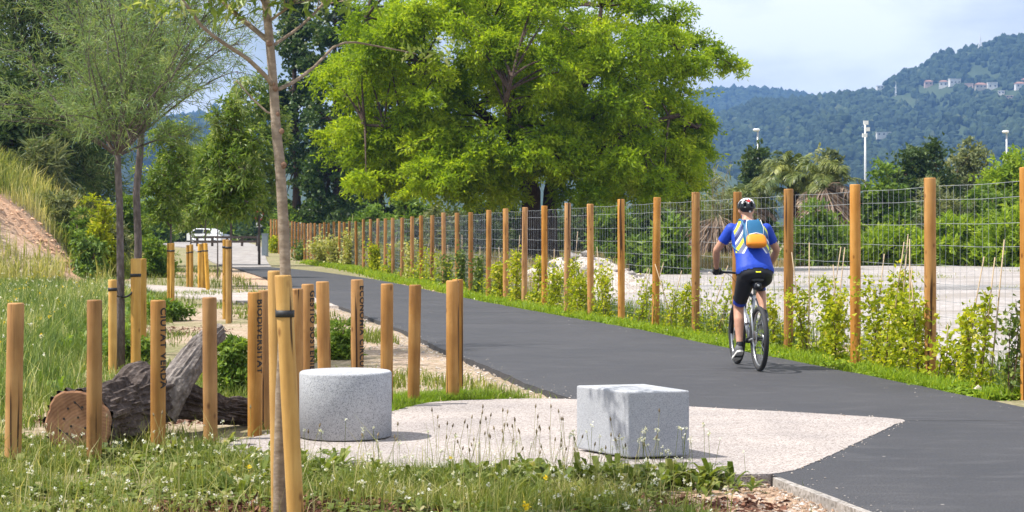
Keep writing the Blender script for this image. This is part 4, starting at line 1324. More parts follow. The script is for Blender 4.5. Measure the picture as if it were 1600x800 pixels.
# bank shrubs on the left
G4 = 'shrubs on the left bank'
shrub('leafy_shrub', 'yellow flowering shrub on the bank left of the slender trunks', 160, 60, 268, 20, 'vine', 24, 0.4, (0.16, 0.07), 120, 'kite', G4)
shrub('leafy_shrub', 'green shrub behind the two slender trunks', 205, 76, 262, 24, 'shrub_green', 30, 0.5, (0.2, 0.09), 120, 'kite', G4)
shrub('leafy_shrub', 'grey green scrub on the bank just above the bare clay patch', 92, 61.5, 292, 24, 'shrub_grey', 26, 0.4, (0.2, 0.06), 110, 'strip', G4)
shrub('leafy_shrub', 'rough green scrub on the bank right of the bare clay patch', 128, 60.5, 318, 22, 'shrub_green', 26, 0.36, (0.18, 0.06), 110, 'strip', G4)
shrub('leafy_shrub', 'low scrub at the left edge high on the bank', 22, 66, 236, 26, 'shrub_grey', 26, 0.45, (0.22, 0.07), 110, 'strip', G4)
shrub('leafy_shrub', 'low grey scrub on the slope behind the left slender trunk', 178, 64, 318, 22, 'shrub_grey', 24, 0.36, (0.18, 0.06), 110, 'strip', G4)
shrub('leafy_shrub', 'tall reed like weeds on top of the bank at the left edge', 70, 66, 200, 24, 'shrub_grey', 26, 0.5, (0.5, 0.06), 90, 'strip', G4)
shrub('leafy_shrub', 'mid green shrub at the foot of the bank left of the slender trunks', 140, 58.5, 350, 26, 'shrub_green', 30, 0.35, (0.16, 0.06), 130, 'strip', G4)
shrub('leafy_shrub', 'dark green weed clump at the foot of the bank right of the slender trunks', 245, 62, 356, 22, 'shrub_green', 26, 0.4, (0.16, 0.06), 130, 'strip', G4)
shrub('leafy_shrub', 'leafy green weed clump behind the upright limb of the log', 366, 16.6, 520, 26, 'shrub_green', 26, 0.14, (0.07, 0.03), 110, 'kite', G4)
shrub('leafy_shrub', 'small green weed clump beside the asphalt behind the short posts', 532, 21.5, 488, 20, 'shrub_green', 20, 0.13, (0.08, 0.03), 90, 'kite', G4)
shrub('leafy_shrub', 'leafy weed clump at the foot of the right slender trunk', 205, 20.8, 512, 30, 'shrub_green', 26, 0.16, (0.08, 0.03), 100, 'kite', G4)
shrub('leafy_shrub', 'bushy weed clump beside the near end of the footpath', 262, 31.0, 470, 26, 'shrub_green', 22, 0.18, (0.10, 0.04), 100, 'kite', G4)

# --- palms
def palm(label, px, d, heart, n, ln, mat='palm', group='palms behind the cyclist', dry=0, trunk_r=0.28, elev=(0.05, 1.25)):
    x = at(px, d)[0]; zb = float(gz(x, d)); zh = zat(heart, d)
    o = thing('palm', label, 'palm', (x, d, zb), 0, group)
    g = Geo(); zs = np.linspace(zb - 0.1, zh, 9)
    g.add(*tube(np.stack([np.full(9, x), np.full(9, d), zs], -1), trunk_r * (1 + 0.12 * (np.arange(9) % 2)), 10, True, 0.2))
    part(o, 'trunk', g, M['bark_dark'], True)
    for k in range(n + dry):
        isdry = k >= n
        a = rng.random() * 6.28
        el = elev[0] + (elev[1] - elev[0]) * rng.random() if not isdry else -0.5 + 0.6 * rng.random()
        l = ln * (0.75 + 0.45 * rng.random()) * (0.8 if isdry else 1)
        c = np.array([x, d, zh])
        dv = np.array([math.cos(a) * math.cos(el), math.sin(a) * math.cos(el), math.sin(el)])
        e = c + dv * l * 0.82 + np.array([0, 0, -l * (0.32 if not isdry else 0.25)])
        m = c + dv * l * 0.62 + np.array([0, 0, l * 0.10])
        B = bez(c, m, e, 14)
        fg_ = Geo(); fg_.add(*tube(B, np.linspace(0.035, 0.008, 14), 4, False), a=0.8)
        T, Uv, Wv = frames(B)
        ns = 34
        t = np.linspace(0.16, 0.99, ns) * 13
        i0 = np.minimum(t.astype(int), 12); fr = (t - i0)[:, None]
        pp = B[i0] * (1 - fr) + B[i0 + 1] * fr
        side = unit(np.cross(T[i0], np.array([0, 0, 1.0])) + 1e-6)
        lf = 0.15 * l * np.sin(np.pi * (0.12 + 0.86 * (t / 13))) + 0.12
        for sg in (-1, 1):
            Dv = unit(side * sg * 0.85 + T[i0] * 0.7 + np.array([0, 0, 0.22]) + rng.normal(0, 0.10, (ns, 3)))
            V, F, kk = strips(pp, Dv, np.cross(Dv, T[i0]) + 1e-6, lf * 1.6, 0.055, 0.55)
            fg_.add(V, F, np.repeat(tone(ns, 0.45 + rng.normal(0, 0.15)), kk))
        part(o, 'frond', fg_, M['palm_dry' if isdry else mat])
    return o
palm('broad palm clump with arching green fronds directly behind the cyclist helmet', 1240, 100, 300, 46, 3.6, elev=(0.0, 1.35))
palm('smaller palm with drooping fronds at the right of the palm clump', 1290, 98, 292, 24, 2.7, dry=10)
palm('low palm with ragged fronds left of the palm clump', 1165, 98, 325, 18, 2.2, dry=8)
# dead fronds heap
def frond_heap(label, px, d, top, half, n):
    x = at(px, d)[0]; zb = float(gz(x, d)); zt = zat(top, d) - zb; w = half * d / FPX
    g = Geo()
    a = rng.random(n) * 6.28; q = rng.random(n) ** 0.5
    hx = w * q * np.cos(a); hz = zt * np.sqrt(np.maximum(0, 1 - q ** 2)) * (0.7 + 0.3 * rng.random(n))
    P = np.stack([x + hx * 0.5, d + w * 0.6 * q * np.sin(a), zb + hz], -1)
    Dv = unit(np.stack([hx / w * 1.2, np.sin(a) * q, -0.5 + 0.3 * rng.random(n)], -1) + rng.normal(0, 0.15, (n, 3)))
    V, F, kk = strips(P, Dv, rand_dir(n, 1), 1.0 + 0.9 * rng.random(n), 0.06, 0.6)
    g.add(V, F, np.repeat(rng.random(n), kk))
    single('dead_fronds', g, M['palm_dry'], label, 'dead fronds', (x, d, zb), group='heaps of dead palm fronds')
frond_heap('rounded heap of brown dead palm fronds right of the cyclist', 1288, 92, 288, 36, 1600)
frond_heap('flat heap of greyish dead fronds left of the cyclist', 1120, 88, 332, 50, 900)

# giant reeds left of the palms
def reeds(label, px, d, top, half, n):
    x = at(px, d)[0]; zb = float(gz(x, d)); zt = zat(top, d) - zb; w = half * d / FPX
    o = thing('reed_clump', label, 'reeds', (x, d, zb))
    sg = Geo(); lg = Geo()
    for k in range(n):
        bx = x + rng.normal(0, w * 0.5); by = d + rng.normal(0, w * 0.5); h = zt * (0.6 + 0.4 * rng.random())
        tip = (bx + rng.normal(0, 0.3), by + rng.normal(0, 0.3), zb + h)
        B = bez((bx, by, zb), (bx, by, zb + h * 0.6), tip, 6)
        sg.add(*tube(B, np.linspace(0.018, 0.006, 6), 3, False))
        kk = 16
        t = 0.3 + 0.7 * rng.random(kk)
        P = bez((bx, by, zb), (bx, by, zb + h * 0.6), tip, 30)[(t * 29).astype(int)]
        Dv = rand_dir(kk, 0.9)
        V, F, c6 = strips(P, Dv, rand_dir(kk, 0.5), 0.55 + 0.3 * rng.random(kk), 0.05, 0.5)
        lg.add(V, F, np.repeat(tone(kk, 0.6), c6))
    part(o, 'stem', sg, M['cane'], kind='stuff'); part(o, 'leaf', lg, M['shrub_grey'], kind='stuff')
reeds('pale reeds standing between the bright tree and the palms', 1118, 92, 250, 14, 26)
reeds('pale reed clump at the right foot of the bright tree', 1090, 90, 285, 16, 22)

# ------------------------------------------------------------------ posts and stakes
def post_geo(h, r, n=18, lean=(0, 0), taper=1.0, below=0.12, wob=0.02, seed=0):
    zs = np.array([-below, 0.0, h * 0.25, h * 0.5, h * 0.75, h - 0.012, h - 0.003, h])
    rs = r * np.array([1, 1, 0.99, 1.005, 0.995, taper, taper * 0.96, taper * 0.90])
    a = np.arange(n) / n * 2 * np.pi
    V = []
    for z, q in zip(zs, rs):
        f = 1 + wob * (np.array([float(x) for x in vnoise(np.cos(a) * 1.5 + seed, np.sin(a) * 1.5, z * 2.0, seed)]) - 0.5) * 2
        V.append(np.stack([q * f * np.cos(a) + lean[0] * z, q * f * np.sin(a) + lean[1] * z, np.full(n, z)], -1))
    V = np.concatenate(V); k = len(zs)
    i = np.arange(k - 1)[:, None] * n; j = np.arange(n)[None, :]; j2 = (j + 1) % n
    g = Geo(); g.add(V, [np.stack([i + j, i + j2, i + n + j2, i + n + j], -1).reshape(-1, 4), (np.arange(n) + (k - 1) * n)[None, :]])
    return g

def lettering(parent, txt, r, h, ang, size=0.062, top=0.06, mat=None):
    """text wrapped on the side of a round post, read from the top down"""
    cu = bpy.data.curves.new('txt', 'FONT')
    cu.body = txt; cu.size = size; cu.offset = 0.0018; cu.space_character = 1.12
    ob = bpy.data.objects.new('txt', cu); COL.objects.link(ob)
    dg = bpy.context.evaluated_depsgraph_get()
    me = bpy.data.meshes.new_from_object(ob.evaluated_get(dg))
    bpy.data.objects.remove(ob)
    bm = bmesh.new(); bm.from_mesh(me)
    bmesh.ops.triangulate(bm, faces=bm.faces)
    for _ in range(2):
        es = [e for e in bm.edges if e.calc_length() > 0.010]
        if es:
            bmesh.ops.subdivide_edges(bm, edges=es, cuts=1)
            bmesh.ops.triangulate(bm, faces=bm.faces)
    wid = max(v.co.x for v in bm.verts) + size * 0.42
    for v in bm.verts:
        s, t = v.co.x, v.co.y - size * 0.36
        th = ang + t / r
        v.co = Vector(((r + 0.0035) * math.sin(th), -(r + 0.0035) * math.cos(th), h - top - s))
    bm.to_mesh(me); bm.free()
    me.materials.append(mat or M['ink'])
    link('lettering', me, parent)
    return wid

ORD = ['first', 'second', 'third', 'fourth', 'fifth', 'sixth', 'seventh', 'eighth', 'ninth', 'tenth', 'eleventh', 'twelfth', 'thirteenth', 'fourteenth', 'fifteenth', 'sixteenth', 'seventeenth', 'eighteenth', 'nineteenth', 'twentieth']
ARC = [  # picture column, distance, height, radius, lettering
    (20, 11.60, 1.005, 0.054, None, 'leftmost short round wooden post of the curved row, standing in the grass'),
    (147, 11.75, 1.02, 0.050, None, 'short wooden post in front of the sawn end of the log'),
    (247, 12.25, 1.00, 0.052, 'CIUTAT VERDA', 'darker short wooden post with black lettering in front of the log'),
    (329, 12.65, 1.005, 0.051, None, 'short wooden post in front of the upright limb of the log'),
    (398, 13.30, 1.02, 0.052, 'BIODIVERSITAT', 'short wooden post with black lettering reading BIODIVERSITAT'),
    (416, 13.75, 1.02, 0.050, None, 'short wooden post just right of the one lettered BIODIVERSITAT'),
    (464, 14.15, 1.02, 0.050, None, 'short wooden post half hidden behind the yellow stake'),
    (481, 14.40, 1.05, 0.051, 'GESTI\u00d3 SOSTENIBLE', 'short wooden post with black lettering reading GESTIO SOSTENIBLE'),
    (508, 14.80, 1.06, 0.054, None, 'short wooden post behind the left side of the round seat'),
    (558, 15.05, 1.07, 0.053, 'ECONOMIA CIRCULAR', 'short wooden post with black lettering reading ECONOMIA CIRCULAR'),
    (604, 15.20, 1.03, 0.053, None, 'short wooden post behind the right side of the round seat'),
    (646, 15.60, 1.01, 0.053, None, 'short wooden post in the grass right of the round seat'),
    (707, 15.90, 1.04, 0.058, None, 'short thick wooden post at the right end of the curved row'),
    (715, 16.70, 1.03, 0.052, None, 'short wooden post hidden behind the thick post at the right end'),
]
for k, (px, d, h, r, txt, lab) in enumerate(ARC):
    x, y, _ = at(px, d)
    z = 0.0
    o = thing('short_post', lab, 'post', (x, y, z - 0.04), rng.random() * 0.05, 'short wooden posts in a curved row')
    part(o, 'shaft', post_geo(h + 0.04, r, seed=k, lean=(rng.normal(0, 0.012), rng.normal(0, 0.01)) if not txt else (0, 0)), M['stake'], True, local=True)
    if txt:
        words = txt.split(' ')
        off = 0.05
        for wd in words:
            off += lettering(o, wd, r, h + 0.04, R(56), 0.072, off)

def strap_geo(c, r, h=0.035, n=16):
    g = Geo()
    V, F = lathe([(r, -h / 2), (r + 0.004, -h / 2), (r + 0.004, h / 2), (r, h / 2), (r, -h / 2)], n, c)
    g.add(V, F[:1]); return g

def stake(label, px, d, top, r, px_top=None, mat='stake_yellow', strap=None, group='yellow tree stakes'):
    x, y, _ = at(px, d); zb = float(gz(x, y)); h = zat(top, d) - zb
    lx = 0 if px_top is None else (at(px_top, d)[0] - x) / h
    o = thing('tree_stake', label, 'stake', (x, y, zb), 0, group)
    part(o, 'shaft', post_geo(h, r, lean=(lx, 0), seed=int(px)), M[mat], True, local=True)
    if strap is not None:
        zs = zat(strap, d) - zb
        part(o, 'strap', strap_geo((lx * zs, 0, zs), r * 1.03), M['black'], True, local=True)
    return o

def tie(label, p0, p1, p2, r=0.011):
    g = Geo(); g.add(*tube(bez(p0, p1, p2, 9), r, 6))
    single('tree_tie', g, M['black'], label, 'strap', tuple(p1), True, 'black straps tying trees to stakes')

stake('thick yellow stake leaning beside the near bare tree, in front of its trunk', 463.5, 9.0, 430, 0.043, 442, strap=490)
stake('yellow stake just behind the near bare tree, left of the thick one', 436, 9.35, 423, 0.040, 430)
tie('black strap tying the near bare tree to its two stakes', (at(432, 9.3)[0], 9.33, zat(484, 9.3)), (at(432, 9.1)[0] , 9.12, zat(498, 9.1)), (at(446, 8.97)[0], 8.97, zat(490, 9.0)))
stake('short yellow stake left of the lower feathery tree', 176, 19.3, 437, 0.046, strap=452)
stake('thick yellow stake between the two feathery trees', 212, 20.0, 404, 0.056, strap=430)
stake('yellow stake hidden behind the thick stake at the right feathery tree', 222, 22.2, 404, 0.055, 222)
tie('black strap tying the lower feathery tree to the short stake', (at(176, 19.3)[0], 19.3, zat(455, 19.3)), (at(184, 19.6)[0], 19.6, zat(466, 19.6)), (at(189, 19.95)[0], 19.95, zat(462, 20.0)))
tie('black strap tying the lower feathery tree to the thick stake', (at(208, 20.0)[0], 19.96, zat(456, 20.0)), (at(200, 19.95)[0], 19.95, zat(466, 20.0)), (at(189, 19.95)[0], 19.95, zat(463, 20.0)))
for px, d, top, lab, px2 in (
    (264.5, 38.3, 380, 'yellow stake left of the leftmost tree in the small row', None), (269, 37.6, 380, 'yellow stake right of the leftmost tree in the small row', None),
    (294, 51.2, 383, 'thin yellow stake left of the second small tree', None), (299, 50.6, 382, 'thin yellow stake right of the second small tree', None),
    (312, 50.0, 381, 'thin yellow stake left of the third small tree', None), (318, 49.4, 380, 'thin yellow stake right of the third small tree', None), (325, 47.0, 380, 'thin leaning stake at the right of the small staked row', 321),
    (352, 31.5, 374, 'yellow stake behind the drooping young tree', None), (357, 30.2, 375, 'yellow stake in front of the drooping young tree', None)):
    stake(lab, px, d, top, 0.05 if d < 40 else 0.055, px2, strap=top + 12 if d < 60 else None)

# ------------------------------------------------------------------ the near bare tree
NB = at(437, 9.15, -0.05)
def nb(px, py, dd=0.0):
    return (at(px, 9.15 + dd)[0], 9.15 + dd, zat(py, 9.15 + dd))
o = thing('bare_tree', 'slender bare tree with tan trunk tied between two yellow stakes', 'tree', NB)
tg = Geo()
trunkP = resample3([NB, nb(437, 740), nb(440, 600), nb(446, 480), nb(446, 420), nb(443, 350), nb(440, 300), nb(437, 250), nb(431, 200), nb(428, 140), nb(422, 70), nb(415, 0), nb(408, -70), nb(404, -150), nb(400, -260), nb(398, -360)], 40)
tr_ = np.interp(np.linspace(0, 1, 40), [0, 0.25, 0.45, 0.6, 0.8, 1], [0.034, 0.029, 0.027, 0.023, 0.018, 0.007])
tg.add(*tube(trunkP, tr_, 14, True, 0.07))
part(o, 'trunk', tg, M['bark_tan'], True)
brs = [
    ([nb(428, 138), nb(415, 118, -.05), nb(385, 90, -.15), nb(350, 68, -.25), nb(318, 45, -.3), nb(285, 0, -.35), nb(262, -60, -.4), nb(240, -140, -.4)], 0.0125, 0.005),
    ([nb(424, 68), nb(405, 52, .05), nb(378, 30, .1), nb(345, 0, .15), nb(318, -40, .2), nb(280, -120, .25)], 0.0155, 0.006),
    ([nb(434, 140), nb(460, 128, .15), nb(492, 104, .3), nb(520, 74, .45), nb(545, 64, .5), nb(610, 76, .6), nb(650, 84, .7)], 0.011, 0.003),
    ([nb(428, 70), nb(440, 62, .1), nb(465, 45, .2), nb(490, 22, .3), nb(515, -5, .4), nb(550, -60, .5)], 0.009, 0.004),
    ([nb(422, 32), nb(436, 22, -.1), nb(452, 10, -.2), nb(475, -15, -.3)], 0.008, 0.004),
    ([nb(432, 178), nb(418, 176, 0), nb(395, 155, 0), nb(368, 124, 0)], 0.006, 0.003),
    ([nb(405, -70), nb(430, -110, .3), nb(470, -170, .5), nb(520, -260, .7)], 0.012, 0.004),
    ([nb(402, -150), nb(370, -200, -.3), nb(330, -280, -.5), nb(300, -380, -.6)], 0.011, 0.004),
    ([nb(400, -200), nb(420, -270, -.5), nb(450, -350, -.8), nb(470, -420, -.9)], 0.010, 0.003),
    ([nb(401, -120), nb(380, -170, .5), nb(360, -230, .9), nb(350, -300, 1.2)], 0.010, 0.003),
    ([nb(405, -60), nb(408, -75, .5), nb(430, -60, 1.0), nb(460, -30, 1.6), nb(505, -28, 2.1), nb(550, -30, 2.5)], 0.012, 0.004),  # added branch above the view, aimed to dapple the cube seat with shade
    ([nb(404, -90), nb(420, -110, .5), nb(470, -110, 1.1), nb(530, -90, 1.7), nb(560, -100, 2.2)], 0.011, 0.004),
    ([nb(424, 8), nb(415, 10), nb(400, -14, -.1), nb(393, -50, -.2)], 0.009, 0.004),
]
tips = []
for P, r0, r1 in brs:
    Q = resample3(P, 16)
    g = Geo(); g.add(*tube(Q, np.linspace(r0, r1, 16), 8, True, 0.05))
    part(o, 'branch', g, M['bark_tan'], True)
    tips.append(Q)
for px, py, rr in ((443, 258, 0.020), (440, 205, 0.016), (430, 138, 0.018), (421, 68, 0.018), (434, 178, 0.013), (428, 132, 0.012)):
    g = Geo()
    c = nb(px, py, -0.020)
    V = ICO_V * rr * 0.85 * np.array([1, 0.55, 1.1]) * (0.9 + 0.2 * rng.random((len(ICO_V), 1)))
    g.add(V + np.array(c), ICO_F)
    part(o, 'knot', g, M['bark_knot'], True)
# leaves, nearly all above the picture: they throw the dappled shade on the cube
lg = Geo(); tw = Geo()
cen = []
for Q in tips:
    for q in Q[7:]:
        if q[2] > zat(30, 9.15):
            cen.append(q)
for q in trunkP[30:]:
    cen.append(q)
cen = np.array(cen)
for q in cen:
    for _ in range(2):
        dv = rand_dir(1, 0.1)[0]; l = 0.25 + 0.3 * rng.random()
        B = bez(q, q + dv * l * 0.5, q + dv * l + np.array([0, 0, -0.05]), 5)
        if (EYE - B[:, 2]).max() * FPX / B[:, 1].mean() > -354:
            continue
        tw.add(*tube(B, np.linspace(0.0035, 0.0015, 5), 3, False))
        k = 16
        pp = B[rng.integers(1, 5, k)] + rng.normal(0, 0.03, (k, 3))
        V, F, kk = leaves(pp, 0.085, 0.028, 0.0, 'kite', 0.3)
        lg.add(V, F, np.repeat(tone(k, 0.6), kk))
for px, py, dd in ((362, 22, .1), (375, 28, .1), (352, 30, .1), (232, 8, -.4), (250, 14, -.4), (268, 10, -.4), (215, 4, -.4), (262, 20, -.4), (640, 82, .65), (665, 78, .7), (690, 86, .7), (705, 72, .75)):
    q = np.array(nb(px, py, dd)); k = 14
    B = bez(q + np.array([0, 0, 0.16]), q + np.array([0.02, 0, 0.1]), q, 5)
    pp = q + rng.normal(0, 0.035, (k, 3)) * np.array([1.4, 1, 0.6])
    V, F, kk = leaves(pp, 0.06, 0.02, 0.0)
    lg.add(V, F, np.repeat(tone(k, 0.8), kk))
part(o, 'twig', tw, M['bark_tan'], kind='stuff')
part(o, 'leaf', lg, M['young'], kind='stuff')

# ------------------------------------------------------------------ stone seats
cx, cy = at(540, 12.78)[0], 12.78
g = Geo()
rc = 0.328
prof = [(rc - 0.012, 0.012), (rc, 0.018), (rc, 0.46), (rc - 0.004, 0.470), (rc - 0.014, 0.476), (0.0, 0.478)]
g.add(*lathe(prof, 72, (0, 0, 0)))
V = np.concatenate(g.V)
seat = thing('round_seat', 'low cylindrical seat of speckled grey granite on the pale pavement', 'seat', (cx, cy, 0.0), 0.3, 'grey granite seats')
part(seat, 'block', g, M['granite'], True, local=True)
seat.children[0].data.polygons.foreach_set('use_smooth', [p.normal.z < 0.9 for p in seat.children[0].data.polygons])
g = Geo(); g.add(*lathe([(rc - 0.05, 0.005), (rc - 0.05, 0.0125)], 40))
part(seat, 'plinth', g, M['kerb'], local=True)
# cube seat
bm = bmesh.new()
E = 0.50
corners = [(0, 0), (0.405, 0.105), (0.15, 0.62), (-0.315, 0.50)]
f = bm.faces.new([bm.verts.new((x, y, 0.012)) for x, y in corners])
ex = bmesh.ops.extrude_face_region(bm, geom=[f])
for v in ex['geom']:
    if isinstance(v, bmesh.types.BMVert):
        v.co.z = 0.435
bmesh.ops.recalc_face_normals(bm, faces=bm.faces)
bmesh.ops.bevel(bm, geom=list(bm.edges), offset=0.012, segments=3, profile=0.5, affect='EDGES')
me = bpy.data.meshes.new('block'); bm.to_mesh(me); bm.free(); me.materials.append(M['granite_cube'])
for p in me.polygons:
    p.use_smooth = False
cpos = at(981.5, 11.48)
cs = thing('cube_seat', 'cube shaped seat of grey granite with one face in shade', 'seat', (cpos[0], cpos[1], 0.005), 0, 'grey granite seats')
link('block', me, cs)

# ------------------------------------------------------------------ the fallen log
lo = thing('fallen_log', 'dark barked fallen log with forked limb and drilled sawn end', 'log', at(200, 13.0, -0.05))
def bark_tube(P, r, n, amp, seed, ridge=7.0, ell=None, cap=True):
    """rough furrowed bark"""
    P = np.asarray(P, float); k = len(P)
    T, U, W = frames(P)
    a = np.arange(n) / n * 2 * np.pi
    s = np.concatenate([[0], np.cumsum(np.linalg.norm(np.diff(P, axis=0), axis=1))])
    A, S = np.meshgrid(a, s)
    ca, sa = np.cos(A), np.sin(A)
    rr = np.asarray(r)[:, None]
    lump = fbm(ca * 1.3 + seed, sa * 1.3, S * 2.2, 3, seed) - 0.5
    fur = np.abs(fbm(ca * 5.0 + seed, sa * 5.0, S * ridge * 0.5, 3, seed + 5) - 0.5) * 2
    fine = fbm(ca * 12, sa * 12, S * 14, 2, seed + 9) - 0.5
    R_ = rr * (1 + lump * 0.45) + amp * (np.minimum(fur * 2.2, 1) - 0.6) + fine * amp * 0.5
    V = P[:, None] + R_[..., None] * (ca[..., None] * U[:, None] + sa[..., None] * W[:, None])
    i = np.arange(k - 1)[:, None] * n; j = np.arange(n)[None, :]; j2 = (j + 1) % n
    F = [np.stack([i + j, i + j2, i + n + j2, i + n + j], -1).reshape(-1, 4)]
    if cap:
        F += [np.arange(n)[::-1][None, :], (np.arange(n) + (k - 1) * n)[None, :]]
    return V.reshape(-1, 3), F, V
def lp(px, py, d):
    return (at(px, d)[0], d, zat(py, d))
M['log_bark'] = bark('furrowed_bark', (0.016, 0.011, 0.009), (0.066, 0.050, 0.043), (0.20, 0.165, 0.15), (22, 22, 22), 0.02, 1.0)
M['log_pale'] = bark('weathered_limb', (0.05, 0.040, 0.036), (0.17, 0.145, 0.13), (0.40, 0.36, 0.33), (26, 26, 26), 0.012, 0.9)
def endgrain():
    m, nt, o_ = new_mat('sawn_end')
    v = coords(nt)
    gd = N(nt, 'ShaderNodeTexGradient', gradient_type='SPHERICAL')
    wv = N(nt, 'ShaderNodeTexWave', wave_type='RINGS'); wv.rings_direction = 'Y'
    wv.inputs['Scale'].default_value = 14.0; wv.inputs['Distortion'].default_value = 3.5; wv.inputs['Detail'].default_value = 3.0
    nt.links.new(v, wv.inputs['Vector'])
    n1 = noise_fac(nt, v, 6.0, 5, 0.6)
    c = ramp(nt, wv.outputs['Fac'], [(0.0, (0.20, 0.10, 0.055)), (1.0, (0.33, 0.185, 0.105))])
    c = mixc(nt, 0.6, c, ramp(nt, n1, [(0.3, (0.11, 0.055, 0.033)), (0.5, (0.30, 0.165, 0.095)), (0.7, (0.44, 0.31, 0.225))]))
    principled(nt, o_, c, 0.85, bump=n1, bstr=0.4, bdist=0.01, spec=0.1)
    return m
M['endgrain'] = endgrain()
mainP = resample3([lp(124, 660, 12.1), lp(158, 648, 12.5), lp(208, 632, 12.95), lp(255, 622, 13.25), lp(300, 630, 13.4), lp(345, 640, 13.7), lp(392, 645, 14.0)], 64)
mr_ = np.interp(np.linspace(0, 1, 64), [0, 0.15, 0.42, 0.55, 0.68, 0.85, 1], [0.235, 0.225, 0.205, 0.165, 0.120, 0.10, 0.085])
V, F, VV = bark_tube(mainP, mr_, 96, 0.040, 3)
g = Geo(); g.add(V, F[:1] + F[2:])
part(lo, 'bark', g, M['log_bark'], False)
# sawn face, leaning a little, with drilled holes and a saw line
T, U, W = frames(mainP)
ring = VV[0]; c0 = ring.mean(0); nrm = -T[0]
rad = (ring - c0)
rl_ = np.linalg.norm(rad, axis=1); rl_s = sum(np.roll(rl_, k) for k in range(-3, 4)) / 7
rad = rad / rl_[:, None] * rl_s[:, None]
g = Geo(); Vs = [c0 + nrm * 0.012]
for q in (0.5, 0.94, 1.0):
    Vs += list(c0 + rad * q * 0.985 + nrm * (0.012 if q < 0.99 else 0.0))
nn = len(ring); F3 = [[0, 1 + k, 1 + (k + 1) % nn] for k in range(nn)]
F4 = [[1 + b * nn + k, 1 + b * nn + (k + 1) % nn, 1 + (b + 1) * nn + (k + 1) % nn, 1 + (b + 1) * nn + k] for b in range(2) for k in range(nn)]
g.add(np.array(Vs), [np.array(F3)[:, ::-1], np.array(F4)[:, ::-1]])
face = part(lo, 'sawn_end', g, M['endgrain'], False, label='pale brown sawn end with drilled holes')
e1 = unit(np.cross(nrm, [0, 0, 1.0])); e2 = np.cross(e1, nrm)
if e1[0] < 0:
    e1 = -e1
for (hx, hy) in ((-0.07, 0.10), (0.03, 0.11), (0.10, 0.02), (-0.10, 0.03), (0.0, 0.04), (-0.05, -0.02), (0.05, -0.03), (-0.13, -0.05), (-0.08, -0.07), (0.02, -0.09), (0.10, -0.08), (-0.02, 0.14), (0.13, 0.08), (-0.02, -0.14)):
    g = Geo(); cc = c0 + nrm * 0.0135 + e1 * hx + e2 * hy
    a = np.arange(10) / 10 * 2 * np.pi
    g.add(np.stack([cc + 0.0085 * (math.cos(t) * e1 + math.sin(t) * e2) for t in a]), np.arange(10)[None, ::1])
    link('drilled_hole', g.mesh('drilled_hole', M['ink'], False, root_loc(lo)), face)
for (p, q) in (((-0.155, -0.03), (0.04, -0.16)), ((-0.03, 0.15), (0.03, 0.09))):
    g = Geo(); pa = c0 + nrm * 0.0125 + e1 * p[0] + e2 * p[1]; pb = c0 + nrm * 0.0125 + e1 * q[0] + e2 * q[1]
    g.add(*tube([pa, (pa + pb) / 2 + e2 * 0.006, pb], 0.0028, 4))
    link('saw_line', g.mesh('saw_line', M['ink'], False, root_loc(lo)), face)
limbP = resample3([lp(245, 640, 13.15), lp(268, 608, 13.2), lp(292, 575, 13.3), lp(316, 540, 13.45), lp(341, 516, 13.6)], 40)
V, F, _ = bark_tube(limbP, np.interp(np.linspace(0, 1, 40), [0, 0.3, 0.7, 1], [0.155, 0.125, 0.095, 0.075]), 48, 0.018, 11, 10)
g = Geo(); g.add(V, F); part(lo, 'limb', g, M['log_pale'], False)
stubP = resample3([lp(195, 640, 12.85), lp(203, 612, 12.92), lp(216, 592, 13.0), lp(236, 582, 13.1)], 24)
V, F, _ = bark_tube(stubP, np.interp(np.linspace(0, 1, 24), [0, 0.6, 0.9, 1], [0.17, 0.14, 0.11, 0.05]), 44, 0.022, 15, 9)
g = Geo(); g.add(V, F); part(lo, 'limb', g, M['log_bark'], False)

# ------------------------------------------------------------------ the wire fence
HP = 2.0
fo = thing('wire_fence', 'long fence of round orange wooden posts and galvanised wire mesh beside the asphalt', 'fence', (FENCE_POS[0][0], FENCE_POS[0][1], 0))
pm = [post_geo(HP + 0.02, 0.060, 14, seed=40 + k, below=0.2) .mesh('post', M['fence_wood'], True) for k in range(5)]
fx0 = np.array([FENCE_POS[0][0], FENCE_POS[0][1], 0])
FP = []
for k, (x, y) in enumerate(FENCE_POS):
    z = float(gz(x, y)) + 0.05
    p = link('post', pm[k % 5], fo)
    p.location = (x - fx0[0], y - fx0[1], z)
    p.rotation_euler = (rng.normal(0, 0.006), rng.normal(0, 0.008), rng.random() * 6.28)
    p.scale = (1, 1, 1 + rng.normal(0, 0.008))
    FP.append((x, y, z))
rows = [0.06, 0.16, 0.26, 0.36, 0.48, 0.62, 0.78, 0.95, 1.14, 1.34, 1.56, 1.80, 1.94]
